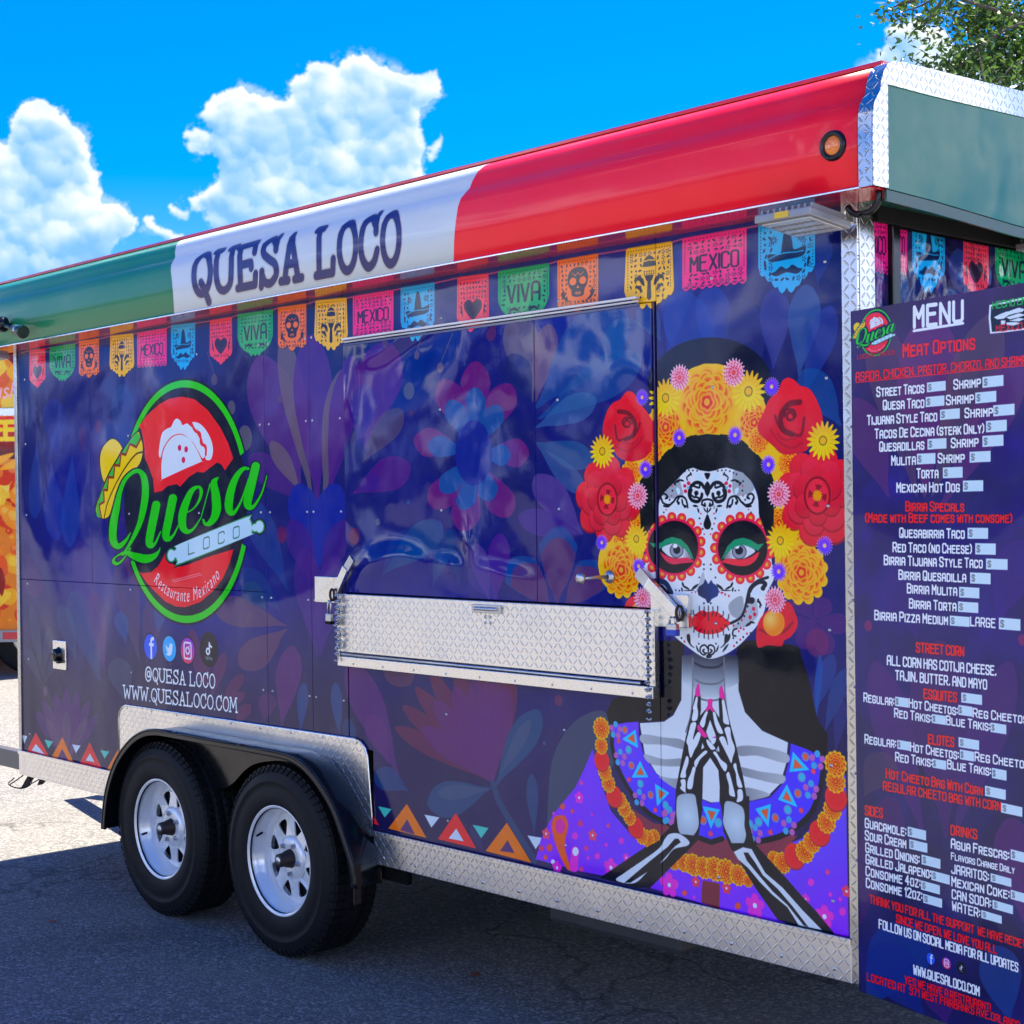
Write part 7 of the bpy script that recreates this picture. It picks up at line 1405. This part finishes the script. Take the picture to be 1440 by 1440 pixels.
# floodlights under the fascia
def flood(c, hx, hy, th, tilt, name='floodlight', rot=0.0):
    c = np.array(c, float); ax = np.array([math.cos(rot), math.sin(rot), 0]); ay0 = np.array([-math.sin(rot), math.cos(rot), 0])
    ay = ay0 * math.cos(tilt) + np.array([0, 0, math.sin(tilt)]); az = np.cross(ax, ay)
    o = P_(MB().obox(c, ax, ay, az, hx, hy, th / 2), name, A_GREY, .004)
    sub(o, 'lamp_lens', MB().obox(c - az * (th / 2 + .001), ax, ay, az, hx * .86, hy * .80, .0015), A_LENS, .001)
    led = MB()
    for i in range(8):
        for j in range(3): led.obox(c - az * (th / 2 + .003) + ax * hx * (i - 3.5) * .2 + ay * hy * (j - 1) * .45, ax, ay, az, .006, .006, .001)
    e = sub(o, 'led_dots', led, A_GREY); e['kind'] = 'stuff'
    fn = sub(o, 'cooling_fins', (lambda mb: [mb.obox(c + az * (th / 2 + .006) + ax * hx * k / 4.5, ax, ay, az, .003, hy * .8, .007) for k in range(-4, 5)] and mb)(MB()), A_GREY); fn['kind'] = 'stuff'
    sub(o, 'yellow_tag', MB().obox(c + ax * 0 - ay * (hy + .001), ax, ay, az, hx * .25, .001, th * .35), plain('yellow_sticker', (.8, .5, .02), .5)) if name == 'floodlight' else None
    return o
pi_, po_ = un1(1147, 324.5, 1, -.07), un1(1110, 300, 1, -.24)
il, ir = un1(1108, 332, 1, -.07), un1(1185, 317, 1, -.07)
fc = (pi_ + po_) / 2; dy = pi_ - po_
flood(fc, abs(ir[0] - il[0]) / 2, np.hypot(dy[1], dy[2]) / 2, .022, math.atan2(dy[2], dy[1]))
P_(MB().box(ir[0] - .01, 4.68, -.05, -.012, il[2] + .015, il[2] + .045), 'lamp_bracket', A_ALU, .004)
flood((.02, -.13, 2.355), .05, .05, .02, -.1); flood((4.80, .78, 2.335), .07, .10, .02, 0.0, rot=0)
# cable loop at the corner
P_(MB().tube([un1(x, y, 1, -.09) for x, y in spl([(1236, 268), (1235, 284), (1226, 296), (1212, 301), (1200, 300), (1192, 291)], False, 4)], .0085, 8), 'lamp_cable', A_BLACK)
# small black lamp sticking out at the left end of the fascia
cq = un1(2, 456, 1, -.19); c2 = un1(27, 465, 1, -.21)
P_(MB().lathe([(0, -.035), (.03, -.03), (.036, 0), (.034, .02), (.01, .035)], tuple(cq), 20).tube([cq, (cq[0], -.15, cq[2])], .008, 8), 'camera_mount', A_BLACK)
u = c2 - cq; u /= np.linalg.norm(u); P_(MB().tube([cq, cq + u * .05, c2 - u * .045], [.008, .008, .008], 10).tube([c2 - u * .05, c2 - u * .04, c2 + u * .045, c2 + u * .05], [.016, .026, .030, .026], 16), 'security_camera', plain('dark_green_camera_shell', (.01, .04, .025), .25, coat=.4))

# screws and rivets: thousands are not needed, rows of small heads
sc_ = MB()
def head(x, z, y=-.004, r=.0052): sc_.lathe([(0, y - .0028), (r * .7, y - .0022), (r, y)], (x, 0, z), 8)
for x in (.05, 1.0, 1.55, xa - .03, xa + .03, xm - .02, xm + .02, xb - .03, 3.05, 3.6, 4.2, 4.58):
    for z in (.60, .95, 1.30, 1.62, 1.95, 2.25):
        if z < .8 and .9 < x < 2.66: continue
        if 2.49 < x < 4.0 and 1.05 < z < 1.4: continue
        y = -.012 if (2.52 < x < 3.98 and 1.34 < z < 2.2) else -.002
        head(x, z, y)
for k in range(12): head(2.72 + k * .17, .43, -.012, .006)
for k in range(9): head(.97 + k * .2, .800 + .0015 * k, -.008, .006); head(4.66, .5 + k * .22, -.010, .004)
for k in range(9): head(2.60 + k * .165, 1.090, -.040, .004)
for k in range(4): head(4.815, 2.43 + k * .045, -.155, .004)
so_ = P_(sc_, 'screw_heads', A_STEEL); so_['kind'] = 'stuff'

# ================================================================== menu board
mb_t = thing('menu_board', 'tall purple menu board listing tacos, birria and corn, standing out beside the trailer corner', 'menu board', tuple(MORG + MDIR * MW / 2 + np.array([0, 0, MZ0])))
MO = np.array(mb_t.location)
c4 = [(MORG + MDIR * s_ + np.array([0, 0, z])) for s_, z in ((0, MZ0), (MW, MZ0), (MW, MZ1), (0, MZ1))]
uvm = lambda c: np.stack([((c - MORG) @ MDIR) / (int(MW * MSC) / MSC), (c[:, 2] - MZ0) / (int((MZ1 - MZ0) * MSC) / MSC)], 1)
nb = MNRM
mm = MB(MO); mm.add([p - nb * 0 for p in c4] + [p - nb * .012 for p in c4], [(0, 1, 2, 3), (7, 6, 5, 4), (0, 4, 5, 1), (1, 5, 6, 2), (2, 6, 7, 3), (3, 7, 4, 0)]); mm.build('printed_panel', A_MENU, mb_t, .001, 1, uvm)
for k, z in enumerate((MZ0 + .25, (MZ0 + MZ1) / 2, MZ1 - .25)):
    c_ = MORG + MDIR * .02 + np.array([0, 0, z]) - nb * .026; MB(MO).obox(c_, MDIR, nb, (0, 0, 1), .022, .010, .035).build('hinge', A_STEEL, mb_t, .002)
for s_ in (.15, MW - .1):
    c_ = MORG + MDIR * s_ + np.array([0, 0, (MZ0 + MZ1) / 2 - .1]) - nb * .024; MB(MO).obox(c_ + np.array([0, 0, .1]), MDIR, nb, (0, 0, 1), .016, .010, (MZ1 - MZ0) / 2 - .12).build('back_stiffener', A_ALU, mb_t, .002)
# ================================================================== truck parked behind
txt, zz, S = paint_truck()
TK = thing('food_truck', 'red and orange food truck printed with fries and snacks, parked behind the trailer', 'food truck', tuple(CP + _F0 * 17.2 + _R0 * (-7.6) - np.array([0, 0, CP[2]])))
TR_ = Matrix(((_R0[0], _F0[0], 0), (_R0[1], _F0[1], 0), (0, 0, 1))).to_4x4()
TK.matrix_world = Matrix.Translation(TK.location) @ TR_          # local x = along the truck, y = away from the camera
# lettering on the red band, right end of the side
def MT(p):
    p = np.atleast_2d(np.array(p, float)); xm_ = (p[:, 0] - 720) / FPX * 16.0 + 7.6 + 3.0; z_ = (zz(p[:, 1])); return np.stack([xm_ * S, z_], 1)
put_text(txt, MT, 'COFFEE', (-84, 617), (24, 617), 24, 24, (255, 214, 20), wt=2.6, gap=1.6)
put_text(txt, MT, 'EE', (-2, 617), (25, 617), 24, 24, (255, 214, 20), wt=2.6, gap=1.6) if False else None
T_, w_s = lin_tris('Slushies'); txt.fill([MT(np.stack([-26 + t[:, 0] * 26 + t[:, 1] * 6, 560 - t[:, 1] * 34], 1)) for t in T_], (255, 180, 210))
A_FOOD = wrap('printed_food_panel', to_image('food_print', txt.a), wav=.004, rough=.25, coat=.2)
uvt = lambda c: np.stack([(c[:, 0] + 3.0) / 6.0, (c[:, 2] - .35) / 3.6], 1)
MB().box(-3.0, 3.0, -1.2, 1.2, .35, 3.35).build('body', A_FOOD, TK, .04, 2, uvt)
MB().box(-3.02, 3.02, -1.22, -1.202, 2.60, 2.68).build('awning_rail', A_ALU, TK, .005)
MB().box(-3.02, 3.02, -1.23, -1.202, .34, .46).build('reflective_strip', A_GREY, TK, .005)
for k in range(10): MB().box(-2.9 + k * .6, -2.62 + k * .6, -1.236, -1.231, .37, .44).build('red_reflector', A_RED, TK)
MB().box(-3.05, 3.05, -1.25, 1.25, 3.35, 3.42).build('roof', A_ROOF, TK, .02)
wt0 = None
for x in (-1.9, 1.9, 2.75):
    for y in (-1.0, 1.0):
        if wt0 is None:
            wt0 = MB().lathe([(.20, -.12), (.36, -.125), (.40, -.10), (.405, 0), (.40, .10), (.36, .125), (.2, .12)], (0, 0, 0), 40).build('tyre', A_RUBBER, TK); wt0.location = (x, y, .405)
            rr = MB().lathe([(0, -.06), (.08, -.09), (.14, -.05), (.2, -.115), (.21, -.10), (.2, .1)], (0, 0, 0), 30).build('rim', A_RIM, wt0)
        else:
            o = wt0.copy(); COL.objects.link(o); o.location = (x, y, .405); r2 = rr.copy(); COL.objects.link(r2); r2.parent = o
# ================================================================== tree at the upper right
rg = random.Random(11)
tdist = 14.0
tb = CP + CF * tdist + CR * (tdist * (1740 - 720) / FPX); tb[2] = 0
tree = thing('oak_tree', 'broad leafy green tree whose hanging branches reach over the trailer', 'tree', tuple(tb))
bark = plain('grey_bark', (.10, .085, .07), .9, bump=.01, bscale=18, var=.4)
m, t, b = new_mat('tree_leaf'); oi = t.add('ShaderNodeNewGeometry'); cr = t.add('ShaderNodeValToRGB', ins={0: oi.outputs['Random Per Island']}); e = cr.color_ramp.elements; e[0].color = (.02, .06, .010, 1); e[1].color = (.10, .20, .03, 1); t.l.new(cr.outputs[0], b.inputs['Base Color']); sset(b, Roughness=.5)
tl = t.add('ShaderNodeBsdfTranslucent'); t.l.new(cr.outputs[0], tl.inputs[0]); mx = t.add('ShaderNodeMixShader', ins={0: .35}); t.l.new(b.outputs[0], mx.inputs[1]); t.l.new(tl.outputs[0], mx.inputs[2]); t.l.new(mx.outputs[0], [n for n in t.n if n.type == 'OUTPUT_MATERIAL'][0].inputs[0]); leafm = m
br = MB(tb); tips = []
def grow(p, d, L, r, lvl):
    n = 5; pts = [p]; rs = [r]; q = np.array(p, float); d = np.array(d, float)
    for i in range(n):
        d = d + np.array([rg.gauss(0, .12), rg.gauss(0, .12), rg.gauss(0, .08) - (.05 if lvl > 1 else -.02)]); d /= np.linalg.norm(d); q = q + d * L / n; pts.append(q.copy()); rs.append(r * (1 - .55 * (i + 1) / n))
    br.tube(pts, rs, 7 if lvl < 2 else 5)
    if lvl >= 3:
        for u in pts[1:]: tips.append((u, d))
        return
    for i in range((4, 4, 5)[lvl]):
        k = rg.randint(2, n); a = rg.uniform(0, 2 * math.pi); s_ = rg.uniform(.5, 1.0)
        side = np.array([math.cos(a), math.sin(a), rg.uniform(-.1, .6)]); nd = d * .6 + side * s_; nd /= np.linalg.norm(nd); grow(pts[k], nd, L * rg.uniform(.6, .8), rs[k] * .62, lvl + 1)
for k in range(5):
    a = k * 1.257 + .4; p0 = tb + np.array([0, 0, 2.1 + .25 * k])
    grow(p0, (math.cos(a) * .9, math.sin(a) * .9, .75), 1.9, .10, 1)
br.tube([tb, tb + np.array([.03, .02, 1.2]), tb + np.array([.0, .05, 2.4]), tb + np.array([.08, .0, 3.6]), tb + np.array([.1, .0, 5.0])], [.26, .20, .17, .12, .05], 14)
# sprays that come into the picture, drawn by hand at their real place
def tp(px, py, dd=0.0): z = tdist + dd; return CP + z * (CF + (px - 720) / FPX * CR - (py - 720) / FPX * CU)
sprays = []
for pts, dd in (([(1640, 20), (1540, 20), (1450, 30), (1400, 50), (1350, 92), (1325, 96)], -.5), ([(1450, 30), (1420, 20), (1380, 8), (1330, -6), (1290, 10), (1262, 18)], -.3), ([(1330, -6), (1318, 10), (1300, 34), (1296, 40)], -.3), ([(1400, 50), (1380, 66), (1350, 78)], -.2), ([(1560, 60), (1500, 70), (1450, 90), (1420, 112), (1412, 124)], 0), ([(1500, 70), (1440, 70), (1390, 84), (1366, 100)], .2), ([(1420, 20), (1370, 28), (1345, 40)], .2), ([(1430, 60), (1405, 96), (1404, 104)], .1), ([(1290, 0), (1270, 4), (1252, 12)], -.2), ([(1480, -30), (1400, -40), (1340, -36), (1300, -30)], .2)):
    w3 = [tp(x, y, dd) for x, y in spl(pts, False, 3)]; br.tube(w3, list(np.linspace(.022, .005, len(w3))), 5)
    for i in range(2, len(w3)):
        sprays += [(w3[i] + np.array([rg.gauss(0, .09), rg.gauss(0, .09), rg.gauss(0, .08)]), None) for _ in range(3)]
tr_ = br.build('trunk', bark, tree)
lv = []; lf = []
def leafcard(c, L, wd, d):
    d = d / np.linalg.norm(d); n = np.cross(d, np.array([rg.gauss(0, 1), rg.gauss(0, 1), rg.gauss(0, 1)])); n /= np.linalg.norm(n); k = np.cross(d, n) * .25; b_ = len(lv)
    lv.extend([tuple(c - tb), tuple(c + d * L * .5 + n * wd - tb), tuple(c + d * L - tb), tuple(c + d * L * .5 - n * wd - tb), ]); lf.append((b_, b_ + 1, b_ + 2, b_ + 3))
dense = [tp(1480, 40), tp(1408, 20, .3), tp(1376, 28, .1), tp(1420, 60), tp(1392, 62, .2), tp(1365, 92, -.3), tp(1347, 96, -.3), tp(1430, 98, .1), tp(1440, 30, .2), tp(1400, 0, 0), tp(1345, 6, .2), tp(1450, 70, .2), tp(1270, 14, 0)]
for c, d in tips:
    for _ in range(22): leafcard(np.array(c) + np.array([rg.gauss(0, .16), rg.gauss(0, .16), rg.gauss(0, .14)]), rg.uniform(.05, .09), rg.uniform(.011, .018), np.array([rg.gauss(0, 1), rg.gauss(0, 1), rg.gauss(-.4, .7)]))
for c, d in sprays:
    for _ in range(7): leafcard(c + np.array([rg.gauss(0, .05), rg.gauss(0, .05), rg.gauss(0, .05)]), rg.uniform(.05, .09), rg.uniform(.010, .016), np.array([rg.gauss(0, 1), rg.gauss(0, 1), rg.gauss(-.5, .6)]))
for c in dense:
    for _ in range(330 if c is not dense[-1] else 60): leafcard(c + np.array([rg.gauss(0, .15), rg.gauss(0, .15), rg.gauss(0, .10)]), rg.uniform(.05, .09), rg.uniform(.012, .018), np.array([rg.gauss(0, 1), rg.gauss(0, 1), rg.gauss(-.3, .7)]))
me = bpy.data.meshes.new('crown'); me.from_pydata(lv, [], lf); me.update(); co = link('crown', me, leafm, tree); co['kind'] = 'stuff'
# ================================================================== line of far trees round the lot (what the gloss reflects)
rg2 = np.random.default_rng(3)
bmi = bmesh.new(); bmesh.ops.create_icosphere(bmi, subdivisions=3, radius=1.0); iv = np.array([v.co[:] for v in bmi.verts]); ifc = np.array([[v.index for v in f.verts] for f in bmi.faces]); bmi.free()
V = []; F_ = []; nv = 0
for k in range(230):
    a = 2 * math.pi * k / 230 + rg2.normal() * .008; rad = 84 + rg2.normal() * 2.5; H_ = rg2.uniform(2.2, 4.2)
    for j in range(2):
        d = 1 + .10 * np.sin(iv @ rg2.normal(size=3) * 6 + rg2.random() * 6) + .08 * np.sin(iv @ rg2.normal(size=3) * 11) + .05 * rg2.normal(size=len(iv))
        q = iv * d[:, None] * (rg2.uniform(1.5, 2.4), rg2.uniform(1.5, 2.4), H_ * (.75 if j else 1.0)) + (3 + rad * math.cos(a) + rg2.normal(), rad * math.sin(a) + rg2.normal(), H_ * (.55 if j else 1.0) + (0 if j else .6))
        V.append(q); F_.append(ifc + nv); nv += len(iv)
me = bpy.data.meshes.new('treeline'); me.from_pydata(np.vstack(V).tolist(), [], np.vstack(F_).tolist()); me.update()
tlm = plain('far_foliage', (.035, .06, .018), .8, var=.9, scale=.8, bump=.6, bscale=2.0)
tl_ = link('treeline', me, tlm); tl_['kind'] = 'stuff'; tl_['label'] = 'line of far green trees around the parking lot'; tl_['category'] = 'trees'

# ================================================================== litter
lm = plain('dry_leaf', (.22, .05, .02), .7)
for i, (px, py, lab) in enumerate(((73, 1297, 'small dry reddish leaf lying on the asphalt in front of the wheels'), (668, 1372, 'tiny curled brown leaf on the dark asphalt under the skull mural'))):
    p = un1(px, py, 2, 0.0); a = .4 + i
    q = spl([(-.022, 0, .003), (-.008, .009, .007), (.012, .008, .004), (.024, 0, .008), (.010, -.009, .005), (-.010, -.008, .006)], True, 3); q = [(x * math.cos(a) - y * math.sin(a), x * math.sin(a) + y * math.cos(a), z) for x, y, z in q]
    MBq = MB(); MBq.add([(0, 0, .012)] + list(q) + [(0, 0, .0105)] + [(x, y, z - .0012) for x, y, z in q], [(0, k + 1, (k + 1) % len(q) + 1) for k in range(len(q))] + [(len(q) + 1, len(q) + 2 + (k + 1) % len(q), len(q) + 2 + k) for k in range(len(q))])
    o = MBq.build('dry_leaf', lm); o.location = (p[0], p[1], 0); o['label'] = lab; o['category'] = 'leaf'
